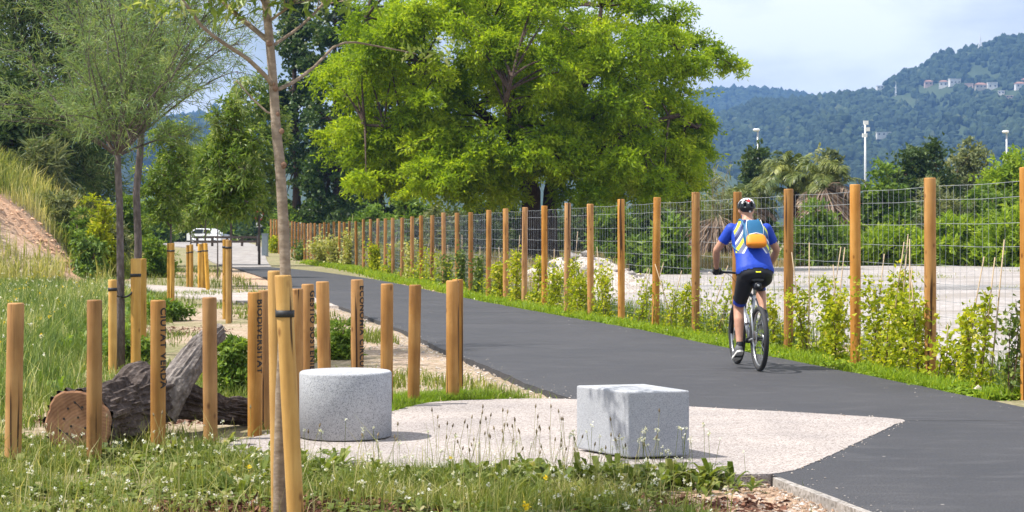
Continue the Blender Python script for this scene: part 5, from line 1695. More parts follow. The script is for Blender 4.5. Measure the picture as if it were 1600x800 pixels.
for k in range(len(FP) - 1):
    a = np.array(FP[k]); b = np.array(FP[k + 1]); L_ = np.linalg.norm(b - a)
    side = unit(np.cross(b - a, [0, 0, 1.0])) * 0.062
    nv = max(4, int(L_ / 0.15))
    wr = 0.0016 + 0.00002 * a[1]
    g = Geo()
    P0 = np.array([a + side + np.array([0, 0, h]) for h in rows]); P1 = np.array([b + side + np.array([0, 0, h]) for h in rows])
    Pm = (P0 + P1) / 2 + np.array([0, 0, -0.012])
    if a[1] > 60:
        P0, P1, Pm = P0[::2], P1[::2], Pm[::2]
    g.add(*vtube(np.stack([P0, Pm, P1], 1), np.full(3, wr * 1.15), 3))
    t = (np.arange(nv) + 0.5) / nv
    base = (a + side)[None] * (1 - t)[:, None] + (b + side)[None] * t[:, None]
    wob = rng.normal(0, 0.006, (nv, 3, 3)); wob[:, :, 2] = 0
    C = np.stack([base + np.array([0, 0, 0.05]), base + np.array([0, 0, 1.0]), base + np.array([0, 0, 1.935])], 1) + wob
    g.add(*vtube(C, np.full(3, wr * 0.8), 3))
    part(fo, 'wire_mesh', g, M['wire'], base=tuple(fx0), kind='stuff')

# ------------------------------------------------------------------ climbing plants on canes along the fence
def climber(label, x, y, h, lean, mat, n, spread, cane=True, leaf=(0.055, 0.042), cat='climbing plant', fork=2):
    z = float(gz(x, y))
    o = thing('climbing_plant', label, cat, (x, y, z), 0, 'climbing plants along the fence')
    top = np.array([lean[0], lean[1], h])
    if cane:
        g = Geo(); g.add(*tube([(0, 0, -0.05), top * 0.6 * 1.25, top * 1.25], [0.008, 0.007, 0.006], 6))
        part(o, 'cane', g, M['cane'], True, local=True)
    sg = Geo(); lg = Geo()
    for f in range(fork):
        e = top * (0.75 + 0.3 * rng.random()) + rng.normal(0, spread * 0.7, 3) * np.array([1, 1, 0.15])
        m = top * 0.5 + rng.normal(0, spread * 0.4, 3)
        B = bez((rng.normal(0, spread * 0.3), rng.normal(0, spread * 0.3), 0), m, e, 12)
        sg.add(*tube(B, np.linspace(0.007, 0.002, 12), 4, False))
        k = n // fork
        t = rng.random(k) ** 0.8
        P = B[(t * 11).astype(int)] + rng.normal(0, spread * 0.42, (k, 3))
        P[:, 2] = np.maximum(P[:, 2], 0.03)
        V, F, kk = leaves(P, leaf[0], leaf[1], 0.2)
        lg.add(V, F, np.repeat(tone(k, 0.5 + rng.normal(0, 0.1), 0.24), kk))
    part(o, 'stem', sg, M['twig'], True, local=True, kind='stuff')
    part(o, 'leaf', lg, M[mat], local=True, kind='stuff')
    return o
def near_fence(px, off):
    """point beside the fence, off metres towards the asphalt"""
    fpx = np.array([800 + p[0] * FPX / p[1] for p in FENCE_POS]); fd = np.array([p[1] for p in FENCE_POS])
    d = float(np.interp(px, fpx[::-1], fd[::-1]))
    d -= off
    return at(px, d)[0], d
VINES = [  # column, offset, height, lean x, spread, leaves, material
    (1258, .10, .95, -.10, .10, 260, 'vine', 'climber on a cane just right of the first post right of the cyclist'),
    (1287, .15, 1.0, .12, .12, 330, 'vine', 'leafy climber on a leaning cane left of the second post right of the cyclist'),
    (1312, .05, .85, -.05, .14, 380, 'vine', 'bushy yellow green climber touching the left of the second post right of the cyclist'),
    (1362, .05, .95, .10, .17, 560, 'vine', 'dense yellow green climber just right of the second post right of the cyclist'),
    (1385, .20, 1.05, .10, .12, 360, 'vine', 'climber on a tall leaning cane in the middle of the right hand panel'),
    (1412, .10, .85, .05, .18, 560, 'vine', 'wide bushy climber in the middle of the right hand panel'),
    (1437, .25, .75, -.05, .13, 330, 'vine', 'low leafy climber at the left of the rightmost whole post'),
    (1500, .20, .95, .16, .09, 260, 'vine', 'thin leaning climber right of the rightmost whole post'),
    (1530, .30, .95, .10, .08, 240, 'vine', 'thin twisted climber second to the right of the rightmost whole post'),
    (1478, .05, .45, .0, .15, 260, 'vine', 'low yellow green climber at the foot of the rightmost whole post'),
    (1578, .25, .95, .12, .10, 220, 'vine_dark', 'dark leaved climber at the right edge of the picture'),
    (1215, .05, .7, -.12, .10, 170, 'vine', 'sparse climber behind the rear wheel of the bicycle'),
    (1120, .05, .8, .18, .12, 120, 'vine', 'sparse climber with large leaves left of the bicycle'),
    (1068, .10, .85, .10, .12, 170, 'vine', 'sparse climber left of the first post left of the cyclist'),
    (1040, .10, .7, .15, .12, 150, 'vine', 'sparse climber right of the second post left of the cyclist'),
    (1000, .10, .7, .10, .13, 170, 'vine', 'sparse climber between the second and third posts left of the cyclist'),
    (945, .15, .95, -.08, .13, 330, 'vine', 'leafy climber between the third and fourth posts left of the cyclist'),
    (905, .25, .85, .12, .17, 480, 'vine', 'bushy climber right of the fifth post left of the cyclist'),
    (892, .10, 1.15, .08, .10, 260, 'vine', 'tall thin climber beside the fifth post left of the cyclist'),
    (866, .20, .9, .0, .17, 460, 'vine', 'bushy climber right of the sixth post left of the cyclist'),
    (838, .15, .95, .08, .15, 420, 'vine', 'climber left of the sixth post left of the cyclist'),
    (805, .15, 1.1, .06, .15, 420, 'vine', 'tall leafy climber between the seventh and eighth posts left of the cyclist'),
    (783, .15, .9, -.03, .16, 420, 'vine', 'bushy climber around the eighth post left of the cyclist'),
    (750, .05, .9, .0, .18, 420, 'vine_dark', 'dark leafy climber left of the ninth post left of the cyclist'),
    (722, .05, 1.1, .0, .18, 420, 'vine_dark', 'dark climber round the post with the ivy trunk'),
    (700, .0, .9, .0, .2, 260, 'vine_dark', 'thin dark climber left of the ivy covered post'),
    (640, .10, 1.2, .05, .2, 420, 'vine_pale', 'pale thin climber right of the yellow bush on the middle fence'),
    (612, .20, 1.1, .10, .26, 620, 'vine', 'bright yellow green bushy climber on the middle of the fence'),
    (590, .20, 1.0, -.05, .26, 620, 'vine', 'second bright bushy climber on the middle of the fence'),
    (545, .25, 1.75, .1, .36, 900, 'vine_pale', 'large pale variegated climber at the far part of the fence'),
    (528, .35, 1.3, -.1, .40, 900, 'vine_pale', 'wide pale climber beside the large variegated one'),
    (508, .30, 1.1, .0, .42, 700, 'vine_pale', 'low spreading pale climber at the far part of the fence'),
    (472, .4, .9, .0, .45, 500, 'vine_dark', 'low climber near the far end of the fence right of the bare trunk'),
    (430, .4, .8, .0, .4, 400, 'vine', 'small yellow green climber at the far end of the fence'),
]
for px, off, h, lx, sp, n, mat, lab in VINES:
    x, y = near_fence(px, off)
    sc = max(1.0, y / 30.0)
    climber(lab, x, y, h * 1.08, (lx * 1.3, rng.normal(0, 0.05)), mat, int(n * 1.4), sp * 1.12, leaf=(0.06 * sc ** 0.8, 0.046 * sc ** 0.8), fork=3)
# bare canes leaning on the wire
for k, (px, h, lx) in enumerate(((1263, 1.35, .02), (1300, 1.3, .16), (1400, 1.45, .14), (1420, 1.4, .02), (1545, 1.4, .16), (1100, 1.0, .35), (1008, 1.0, .3), (1055, 1.0, -.3), (985, .9, .3), (665, 1.1, .3), (655, 1.2, .3), (600, 1.4, .3), (612, 1.4, .35))):
    x, y = near_fence(px, 0.08)
    g = Geo(); g.add(*tube([(x, y, -0.08), (x + lx * 0.5, y, h * 0.5), (x + lx, y + 0.05, h)], [0.009, 0.008, 0.006], 6))
    single('support_cane', g, M['cane'], ['upright bare cane right of the first post right of the cyclist', 'bare cane left of the second post right of the cyclist', 'tall bare cane in the middle of the right hand fence panel', 'upright bare cane left of the rightmost whole post', 'long leaning bare cane near the right edge', 'leaning cane just left of the cyclist', 'leaning cane behind the second post left of the cyclist', 'cane leaning left beside the second post left of the cyclist', 'leaning cane right of the third post left of the cyclist', 'thin leaning cane right of the bright bush on the middle fence', 'second thin cane right of the bright bush on the middle fence', 'long cane rising out of the bright bush on the middle fence', 'second long cane rising out of the bright bush on the middle fence'][k], 'cane', (x, y, -0.08), True, 'bare canes leaning on the fence')

# scrambling weeds fill the foot of the fence between the canes
g = Geo()
n = 9500
i = np.minimum((rng.random(n) ** 1.25 * 24).astype(int), 30); fr = rng.random(n)
x = fpos[i, 0] * (1 - fr) + fpos[i + 1, 0] * fr + rng.normal(0.05, 0.14, n); y = fpos[i, 1] * (1 - fr) + fpos[i + 1, 1] * fr
den = fbm(x * 1.1 + 3, y * 0.7, 0, 3, 131)
hmax = np.clip((den - 0.36) * 3.2, 0, 1.1)
keep = (hmax > 0.05) & ~inside(ROAD_POLY, x - 0.03, y)
x, y, hmax = x[keep], y[keep], hmax[keep]
P = np.stack([x, y, gz(x, y) + 0.02 + hmax * rng.random(len(x)) ** 1.3], -1)
sc_ = np.maximum(1, y / 30)
V, F, kk = kites(P, rand_dir(len(P), 0.2), rand_dir(len(P), 0.9), 0.05 * sc_ * (0.6 + 0.8 * rng.random(len(P))), 0.036 * sc_)
g.add(V, F, np.repeat(tone(len(P), 0.42, 0.25), kk))
n2 = 700
j = rng.integers(0, len(P), n2)
b_ = P[j].copy(); b_[:, 2] = gz(b_[:, 0], b_[:, 1])
V, F = vtube(np.stack([b_, (b_ + P[j]) / 2 + rng.normal(0, 0.04, (n2, 3)), P[j] + np.array([0, 0, 0.05])], 1), np.full(3, 0.004), 3)
g.add(V, F, 0.15)
struct('fence_scramblers', g, M['vine'], False, 'stuff', 'yellow green scrambling weeds filling the foot of the fence between the canes', 'weeds')

# ------------------------------------------------------------------ street furniture and vehicles at the end of the road
M['car_white'] = plain('white_car_paint', (0.78, 0.79, 0.80), 0.25)
M['red'] = plain('sign_red', (0.62, 0.02, 0.02), 0.4)
M['blue'] = plain('sign_blue', (0.03, 0.12, 0.5), 0.4)
M['grey_box'] = plain('grey_enamel', (0.24, 0.29, 0.34), 0.45)
M['old_wood'] = bark('weathered_timber', (0.05, 0.038, 0.030), (0.10, 0.078, 0.062), (0.17, 0.14, 0.12), (3, 30, 30), 0.01)
M['chrome'] = plain('bright_metal', (0.60, 0.61, 0.62), 0.25, 0.9)

def vehicle(name, label, cat, px, d, rz, prof, roof, length, width, glassband):
    x = at(px, d)[0]; zb = float(gz(x, d))
    o = thing(name, label, cat, (x, d, zb), rz)
    # body: side outline swept across the width, tucked in at the top
    prof = np.array(prof, float); n = len(prof)
    g = Geo(); secs = []
    for t, tuck in ((-1, 0.90), (-0.92, 1.0), (0.92, 1.0), (1, 0.90)):
        hx = prof[:, 0] * (1.0 if abs(t) < 1 else 0.985)
        up = np.clip((prof[:, 1] - roof * 0.6) / (roof * 0.4), 0, 1)
        yy = t * width / 2 * (1 - 0.14 * up)
        secs.append(np.stack([hx, yy, 0.28 + (prof[:, 1] - 0.28) * (1 if abs(t) < 1 else 0.97)], -1))
    V = np.concatenate(secs)
    F = []
    for s in range(3):
        for k in range(n):
            F.append([s * n + k, s * n + (k + 1) % n, (s + 1) * n + (k + 1) % n, (s + 1) * n + k])
    g.add(V, [np.array(F), np.arange(n)[::-1][None], (np.arange(n) + 3 * n)[None]])
    part(o, 'body', g, M['car_white'], False, local=True)
    for sgn in (-1, 1):
        for (x0, x1, x2, x3, z0, z1) in glassband:
            yw0 = sgn * (width / 2 * (1 - 0.14 * np.clip((z0 - roof * 0.6) / (roof * 0.4), 0, 1)) + 0.012)
            yw1 = sgn * (width / 2 * (1 - 0.14 * np.clip((z1 - roof * 0.6) / (roof * 0.4), 0, 1)) + 0.012)
            q = Geo(); Vq = np.array([[x0, yw0, z0], [x1, yw0, z0], [x2, yw1, z1], [x3, yw1, z1]])
            Vi = Vq - np.array([0, sgn * 0.03, 0])
            q.add(np.concatenate([Vq, Vi]), np.array([[0, 1, 2, 3], [4, 7, 6, 5], [0, 4, 5, 1], [1, 5, 6, 2], [2, 6, 7, 3], [3, 7, 4, 0]]))
            part(o, 'window', q, M['glass'], local=True)
        for xw in (-length * 0.31, length * 0.31):
            q = Geo(); q.add(*lathe([(0.2, -0.10), (0.31, -0.10), (0.33, -0.05), (0.33, 0.05), (0.31, 0.10), (0.2, 0.10)], 20, (xw, sgn * (width / 2 - 0.11), 0.33), 1))
            w = part(o, 'wheel', q, M['black'], True, local=True)
            q = Geo(); q.add(*lathe([(0.0, -0.11), (0.2, -0.105), (0.2, 0.105), (0.0, 0.11)], 16, (xw, sgn * (width / 2 - 0.105), 0.33), 1))
            part(w, 'rim', q, M['chrome'], True, local=True)
        q = Geo(); q.add(*box((length / 2 - 0.02, sgn * width * 0.34, 0.72), (0.12, 0.32, 0.16)))
        part(o, 'headlight', q, M['chrome'], local=True)
        q = Geo(); q.add(*box((-length / 2 + 0.03, sgn * width * 0.38, 0.85), (0.1, 0.2, 0.24)))
        part(o, 'tail_light', q, M['red'], local=True)
    q = Geo()
    xs = sorted([p for p in prof.tolist() if p[1] > roof * 0.5], key=lambda p: -p[0])
    a, b = xs[0], xs[1]
    ww = width * 0.40
    pv = np.array([[a[0], -ww, a[1]], [a[0], ww, a[1]], [b[0], ww * 0.9, b[1]], [b[0], -ww * 0.9, b[1]]]) + np.array([0.03, 0, 0.03])
    q.add(np.concatenate([pv, pv - np.array([0.04, 0, 0.04])]), np.array([[0, 1, 2, 3], [4, 7, 6, 5], [0, 4, 5, 1], [1, 5, 6, 2], [2, 6, 7, 3], [3, 7, 4, 0]]))
    part(o, 'windscreen', q, M['glass'], local=True)
    return o
car_prof = [(-2.05, 0.30), (2.0, 0.30), (2.1, 0.55), (2.0, 0.78), (1.15, 0.95), (0.45, 1.42), (-1.1, 1.46), (-1.85, 1.05), (-2.1, 0.95)]
vehicle('parked_car', 'white car parked behind the timber barrier at the end of the road', 'car', 327, 172, R(-28), car_prof, 1.46, 4.2, 1.75, [(0.95, -0.05, -0.05, 0.40, 0.98, 1.36), (-0.12, -1.5, -1.05, -0.12, 0.98, 1.38)])
van_prof = [(-2.5, 0.35), (2.45, 0.35), (2.55, 0.9), (2.35, 1.15), (1.75, 1.85), (1.35, 2.22), (-2.35, 2.3), (-2.55, 2.1)]
vehicle('parked_van', 'white van behind the wire fence and shrubs, only its roof showing', 'van', 683, 106, R(4), van_prof, 2.3, 5.0, 1.9, [(1.75, 0.75, 0.75, 1.35, 1.3, 1.95), (0.6, -0.9, -0.9, 0.6, 1.35, 1.95), (-1.0, -2.3, -2.2, -1.0, 1.35, 1.95)])

# timber barrier
bx, by = at(355, 132)[0], 132
bz = float(gz(bx, by))
o = thing('timber_barrier', 'low dark timber rail barrier across the end of the road', 'barrier', (bx, by, bz))
for k in range(5):
    g = Geo(); g.add(*box((-2.2 + k * 1.1, 0, 0.35), (0.16, 0.16, 0.9))); part(o, 'post', g, M['old_wood'], local=True)
for z in (0.72, 0.40):
    g = Geo(); g.add(*box((0, -0.10, z), (4.9, 0.05, 0.17))); part(o, 'rail', g, M['old_wood'], local=True)
# grey service cabinet
x, d = at(414, 104)[0], 104
z = float(gz(x, d))
o = thing('service_cabinet', 'narrow grey metal cabinet beside the far end of the fence', 'cabinet', (x, d, z))
g = Geo(); g.add(*box((0, 0, 0.66), (0.34, 0.30, 1.26))); part(o, 'case', g, M['grey_box'], local=True)
g = Geo(); g.add(*box((0, 0, 1.315), (0.38, 0.34, 0.05))); part(o, 'lid', g, M['grey_box'], local=True)
g = Geo(); g.add(*box((0, 0, 0.0), (0.40, 0.36, 0.10))); part(o, 'plinth', g, M['kerb'], local=True)
g = Geo(); g.add(*box((0, -0.156, 0.66), (0.28, 0.012, 1.1))); part(o, 'door', g, M['grey_box'], local=True)
# round road sign with dark pole
x, d = at(405, 121)[0], 121
z = float(gz(x, d)); zc = zat(337, d) - z
o = thing('road_sign', 'round white road sign with red rim on a pole at the end of the road', 'road sign', (x, d, z))
g = Geo(); g.add(*tube([(0, 0.05, 0), (0, 0.05, zc + 0.4)], 0.04, 8)); part(o, 'pole', g, M['steel'], True, local=True)
g = Geo(); g.add(*lathe([(0.0, -0.012), (0.32, -0.012), (0.32, 0.012), (0, 0.012)], 28, (0, 0, zc), 1)); rim = part(o, 'rim', g, M['red'], local=True)
g = Geo(); g.add(*lathe([(0.0, -0.018), (0.235, -0.018), (0.235, -0.010), (0, -0.010)], 28, (0, 0, zc), 1)); part(o, 'face', g, M['lamp_white'], local=True)
g = Geo(); g.add(*box((0, 0, zc - 0.62), (0.40, 0.02, 0.30))); part(o, 'plate', g, M['lamp_white'], local=True)
x, d = at(404.5, 112)[0], 112
z = float(gz(x, d))
o = thing('lamp_post', 'dark lamp post standing in front of the round road sign', 'lamp post', (x, d, z))
hh = zat(232, d) - z
g = Geo(); g.add(*tube([(0, 0, 0), (0, 0, 1.0), (0, 0, 1.05), (0, 0, hh)], [0.09, 0.09, 0.06, 0.045], 10)); part(o, 'pole', g, M['steel_dark'], True, local=True)
g = Geo(); g.add(*superell((0.0, -0.25, hh), (0.12, 0.38, 0.07), 0.7, 0.7, 12, 6)); part(o, 'lamp_head', g, M['steel_dark'], True, local=True)
g = Geo(); g.add(*box((0.12, -0.06, zat(258, d) - z), (0.36, 0.02, 0.62))); pn = part(o, 'panel', g, M['lamp_white'], local=True)
g = Geo(); g.add(*box((0.12, -0.074, zat(258, d) - z), (0.26, 0.006, 0.34))); part(pn, 'emblem', g, M['blue'], local=True)

# rubble heap behind the fence
rx, ry = at(915, 46)[0], 46.0
o = thing('rubble_heap', 'low heap of pale rubble and earth behind the fence left of the cyclist', 'rubble', (rx, ry, -0.05))
nr, na = 16, 40
Vm = []
for i_ in range(nr):
    for j_ in range(na):
        q = i_ / (nr - 1); a = j_ / na * 6.283
        xx, yy = 2.3 * q * math.cos(a), 2.0 * q * math.sin(a)
        hh = 0.95 * (1 - q * q) ** 1.2 * (0.55 + 0.9 * float(fbm(xx * 0.9 + 4, yy * 0.9, 0, 3, 71)))
        Vm.append((xx, yy, hh - 0.02 + (float(vnoise(xx * 6, yy * 6, 0, 5)) - 0.5) * 0.08 * (1 - q)))
Vm = np.array(Vm)
i = np.arange(nr - 1)[:, None] * na; j = np.arange(na)[None, :]; j2 = (j + 1) % na
g = Geo(); g.add(Vm, np.stack([i + j, i + na + j, i + na + j2, i + j2], -1).reshape(-1, 4))
part(o, 'mound', g, M['stone'], False, local=True)
for k in range(70):
    v = Vm[rng.integers(0, len(Vm))]; s = 0.05 + 0.16 * rng.random() ** 2
    g = Geo(); g.add(ICO1_V * s * (0.65 + 0.6 * rng.random((len(ICO1_V), 1))) * np.array([1.2, 1, 0.7]) + v + np.array([0, 0, s * 0.2]), ICO1_F)
    part(o, 'stone', g, M['kerb' if k % 3 else 'stone'], local=True)

# ------------------------------------------------------------------ grass, weeds and flowers
def scatter(n, xr, yr, power=1.0):
    return xr[0] + (xr[1] - xr[0]) * rng.random(n), yr[0] + (yr[1] - yr[0]) * rng.random(n) ** power

def free(x, y):
    return ~inside(ROAD_POLY, x, y) & ~inside(PAD, x, y)

def blade_geo(g, x, y, h, w, sp=0.22, base=0.45, lean=0.35, field=None):
    z = gz(x, y) - 0.01
    V, F, k = blades(x, y, z, h, w, lean)
    t = np.clip(base + rng.normal(0, sp, len(x)) + (0 if field is None else field), 0, 1)
    g.add(V, F, np.repeat(t, k))

# front weeds
xl_near = lambda y: np.interp(y, rl[:, 1], rl[:, 0])
g = Geo()
x, y = scatter(150000, (-4.4, 1.75), (8.9, 13.2))
px_ = 800 + x * FPX / y
den = fbm(x * 1.7, y * 1.7, 0, 3, 51)
bare = (((x + 1.25) / 0.75) ** 2 + ((y - 9.5) / 0.5) ** 2 < 1.0 + (den - 0.5) * 2.5) | (fbm(x * 2.6 + 40, y * 2.2, 0, 3, 151) > 0.56)
right_dirt = x > (xl_near(y) - 0.75 - 0.5 * (den - 0.3))
keep = free(x, y) & (den > 0.34 + 0.28 * rng.random(len(x))) & ~(bare & (rng.random(len(x)) > 0.10)) & ~(right_dirt & (rng.random(len(x)) > 0.04)) & (px_ < 1350) & (px_ > -60)
keep &= ~((x > -2.05) & (y > 12.0))
x, y, den = x[keep], y[keep], den[keep]
h = (0.04 + 0.10 * rng.random(len(x)) ** 1.5) * (0.6 + 1.1 * den)
blade_geo(g, x, y, h, 0.0045 + 0.003 * rng.random(len(x)), 0.24, 0.42, 0.55, (fbm(x * 1.6, y * 1.6, 0, 3, 61) - 0.5) * 1.3)
struct('front_grass', g, M['grass'], False, 'stuff', 'short weedy grass covering the ground in front of the seats', 'grass')
# long arching blades
g = Geo()
x, y = scatter(2600, (-4.2, 1.3), (9.0, 12.4))
keep = free(x, y) & ~((x > -2.05) & (y > 12.0)) & (x < xl_near(y) - 0.8)
x, y = x[keep], y[keep]
h = 0.14 + 0.26 * rng.random(len(x)) ** 2
blade_geo(g, x, y, h, 0.005, 0.25, 0.72, 0.55)
struct('long_grass', g, M['grass'], False, 'stuff', 'longer arching grass blades among the front weeds', 'grass')
# broad leaved weeds in rosettes
def rosettes(name, label, x, y, mat, leaf, n=9, up=0.8, lo=0.5):
    g = Geo(); m = len(x)
    i = np.repeat(np.arange(m), n); k = len(i)
    s = (0.6 + 0.7 * rng.random(m))[i]
    a = rng.random(k) * 6.28
    el = lo * rng.random(k) + up * rng.random(k) * 0.6
    D = np.stack([np.cos(a) * np.cos(el), np.sin(a) * np.cos(el), np.sin(el)], -1)
    P = np.stack([x[i], y[i], gz(x[i], y[i])], -1) + rng.normal(0, 0.012, (k, 3)) * np.array([1, 1, 0]) + np.stack([0 * a, 0 * a, 0.05 * rng.random(k)], -1)
    V, F, c = strips(P, D, np.cross(D, np.stack([-np.sin(a), np.cos(a), 0 * a], -1)), leaf[0] * s * (0.6 + 0.6 * rng.random(k)), leaf[1] * s, 0.45)
    g.add(V, F, np.repeat(tone(k, 0.45, 0.22), c))
    struct(name, g, M[mat], False, 'stuff', label, 'weeds')
x, y = scatter(1500, (-4.3, 1.35), (9.1, 13.0))
den = fbm(x * 1.3 + 9, y * 1.3, 0, 3, 52)
keep = free(x, y) & (den > 0.46) & ~((x > -2.0) & (y > 12.0)) & (x < xl_near(y) - 0.9)
rosettes('broadleaf_weeds', 'low broad leaved weeds in the front grass', x[keep], y[keep], 'grass', (0.11, 0.028), 11)
x, y = np.concatenate([rng.normal(-0.05, 0.22, 46), rng.normal(0.62, 0.22, 40), rng.normal(-1.35, 0.3, 30), rng.normal(1.05, 0.12, 10), rng.normal(0.3, 0.5, 40)]), np.concatenate([rng.normal(10.7, 0.13, 46), rng.normal(10.65, 0.12, 40), rng.normal(10.9, 0.2, 30), rng.normal(10.7, 0.08, 10), rng.normal(10.5, 0.15, 40)])
keep = free(x, y)
rosettes('plantain_weeds', 'upright plantain leaves along the front edge of the pavement', x[keep], y[keep], 'grass', (0.20, 0.030), 13, 1.5, 0.7)
x, y = np.concatenate([rng.normal(-2.35, 0.35, 60), rng.normal(-1.85, 0.25, 30)]), np.concatenate([rng.normal(11.9, 0.3, 60), rng.normal(11.5, 0.3, 30)])
rosettes('leafy_weeds', 'dark leafy weeds in front of the log', x, y, 'grass', (0.13, 0.035), 12, 1.2, 0.7)

# white flower heads on thin stems
def flowers(name, label, x, y, h, mat, size, pet=7, sm='grass'):
    g = Geo(); n = len(x)
    z = gz(x, y)
    top = np.stack([x + rng.normal(0, 0.03, n), y + rng.normal(0, 0.03, n), z + h], -1)
    B = np.stack([np.stack([x, y, z], -1), (np.stack([x, y, z], -1) + top) / 2 + rng.normal(0, 0.008, (n, 3)), top], 1)
    V, F = vtube(B, np.full(3, 0.0014), 3)
    g.add(V, F, 0.6, 1)
    i = np.repeat(np.arange(n), pet); k = len(i)
    sz = (size * (0.6 + 0.8 * rng.random(n)))[i]
    P = top[i] + rng.normal(0, 0.35, (k, 3)) * sz[:, None]
    V, F, c = kites(P, rand_dir(k, 0.3), rand_dir(k, 1.2), sz, sz * 0.8)
    g.add(V, F, np.repeat(rng.random(k), c), 0)
    struct(name, g, [M[mat], M[sm]], False, 'stuff', label, 'flowers')
x, y = scatter(1100, (-4.3, 1.3), (9.1, 12.8))
den = fbm(x * 1.1 + 3, y * 1.1, 0, 3, 57)
keep = free(x, y) & (den > 0.47) & ~((x > -2.0) & (y > 11.8)) & (x < xl_near(y) - 0.8)
x, y = x[keep], y[keep]
flowers('white_flowers', 'small white flower heads scattered over the front weeds', x, y, 0.07 + 0.16 * rng.random(len(x)), 'petal', 0.0115, 9)
x = np.concatenate([rng.normal(0.85, 0.22, 34), rng.normal(0.4, 0.35, 22), rng.normal(-1.0, 0.3, 12)]); y = np.concatenate([rng.normal(10.75, 0.1, 34), rng.normal(10.6, 0.2, 22), rng.normal(10.9, 0.2, 12)])
flowers('tall_flowers', 'taller white flower heads in front of the cube seat', x, y, 0.14 + 0.22 * rng.random(len(x)), 'petal', 0.013, 8)
x, y = np.array([0.21, 0.02, -1.5, 2.06, -0.35, -1.33]), np.array([9.9, 9.25, 10.4, 8.75, 10.6, 10.7])
flowers('yellow_flowers', 'few yellow dandelion like flowers in the foreground', x, y, np.array([0.16, 0.1, 0.14, 0.11, 0.18, 0.15]), 'petal_yellow', 0.016, 16)
# plantain seed heads
x = np.concatenate([rng.normal(-0.12, 0.22, 44), rng.normal(0.45, 0.30, 22), rng.normal(-1.7, 0.6, 20)]); y = np.concatenate([rng.normal(10.75, 0.14, 44), rng.normal(10.7, 0.12, 22), rng.normal(10.8, 0.3, 20)])
n = len(x); h = 0.20 + 0.24 * rng.random(n)
g = Geo(); z = gz(x, y)
bs = np.stack([x, y, z], -1); top = bs + np.stack([rng.normal(0, 0.05, n), rng.normal(0, 0.05, n), h], -1)
V, F = vtube(np.stack([bs, (bs + top) / 2 + rng.normal(0, 0.012, (n, 3)), top], 1), np.full(3, 0.0012), 3)
g.add(V, F, 0.9, 1)
ax = unit(top - bs)
hd = np.stack([top, top + ax * 0.010, top + ax * 0.026], 1)
V, F = vtube(hd, np.array([0.003, 0.0065, 0.0015]), 6)
g.add(V, F, np.repeat(rng.random(n), 18), 0)
struct('seed_heads', g, [M['seed'], M['grass']], False, 'stuff', 'thin plantain stems with brown seed heads in front of the pavement', 'weeds')

# bark mulch round the near tree and beside the log
def mulch(n, cx, cy, rx, ry):
    a = rng.random(n) * 6.28; q = rng.random(n) ** 0.6
    x = cx + rx * q * np.cos(a); y = cy + ry * q * np.sin(a)
    P = np.stack([x, y, gz(x, y) + 0.012 + 0.02 * rng.random(n)], -1)
    D = rand_dir(n); D[:, 2] *= 0.3
    V, F, k = kites(P, D, rand_dir(n, 1.5), 0.025 + 0.05 * rng.random(n), 0.010 + 0.022 * rng.random(n), 0.1)
    g = Geo(); g.add(V, F, np.repeat(rng.random(n), k)); return g
mg = mulch(3600, -1.25, 9.5, 0.95, 0.5); mg.join(mulch(700, -3.1, 14.3, 0.8, 0.5)); mg.join(mulch(500, -5.3, 27.5, 1.0, 1.2)); mg.join(mulch(500, 0.9, 9.8, 0.6, 0.35))
struct('bark_mulch', mg, M['mulch'], False, 'stuff', 'reddish bark mulch round the near tree and beside the log', 'mulch')

# lawn between the posts and the footpath
g = Geo()
x, y = scatter(150000, (-10.5, 0.5), (11.9, 46), 1.5)
px_ = 800 + x * FPX / y
den = fbm(x * 0.8 + 5, y * 0.5, 0, 4, 81)
edge = xl_near(y) - x
keep = free(x, y) & (px_ > -40) & (den > 0.42 + 0.2 * rng.random(len(x))) & (edge > 0.35 + 1.6 * rng.random(len(x)) * (den < 0.52))
keep &= ~((x > -2.6) & (y > 15.8) & (y < 22) & (den < 0.55))
x, y, den = x[keep], y[keep], den[keep]
h = (0.05 + 0.10 * rng.random(len(x)) ** 1.6) * (0.5 + den)
blade_geo(g, x, y, h * 1.1, 0.004 + 0.0004 * y, 0.2, 0.42, 0.45, (fbm(x * 0.4, y * 0.4, 0, 2, 83) - 0.5) * 0.6)
struct('lawn_grass', g, M['grass'], False, 'stuff', 'patchy short grass between the short posts and the footpath', 'grass')
# grass at the foot of the right end posts
g = Geo()
x, y = np.concatenate([rng.normal(-0.72, 0.28, 9000), rng.normal(-1.1, 0.25, 5000), rng.normal(-0.3, 0.2, 2500)]), np.concatenate([rng.normal(15.75, 0.28, 9000), rng.normal(14.9, 0.2, 5000), rng.normal(16.1, 0.2, 2500)])
keep = free(x, y); x, y = x[keep], y[keep]
blade_geo(g, x, y, 0.05 + 0.09 * rng.random(len(x)), 0.006, 0.18, 0.38, 0.5)
struct('post_grass', g, M['verge'], False, 'stuff', 'lush green grass round the feet of the right hand posts', 'grass')

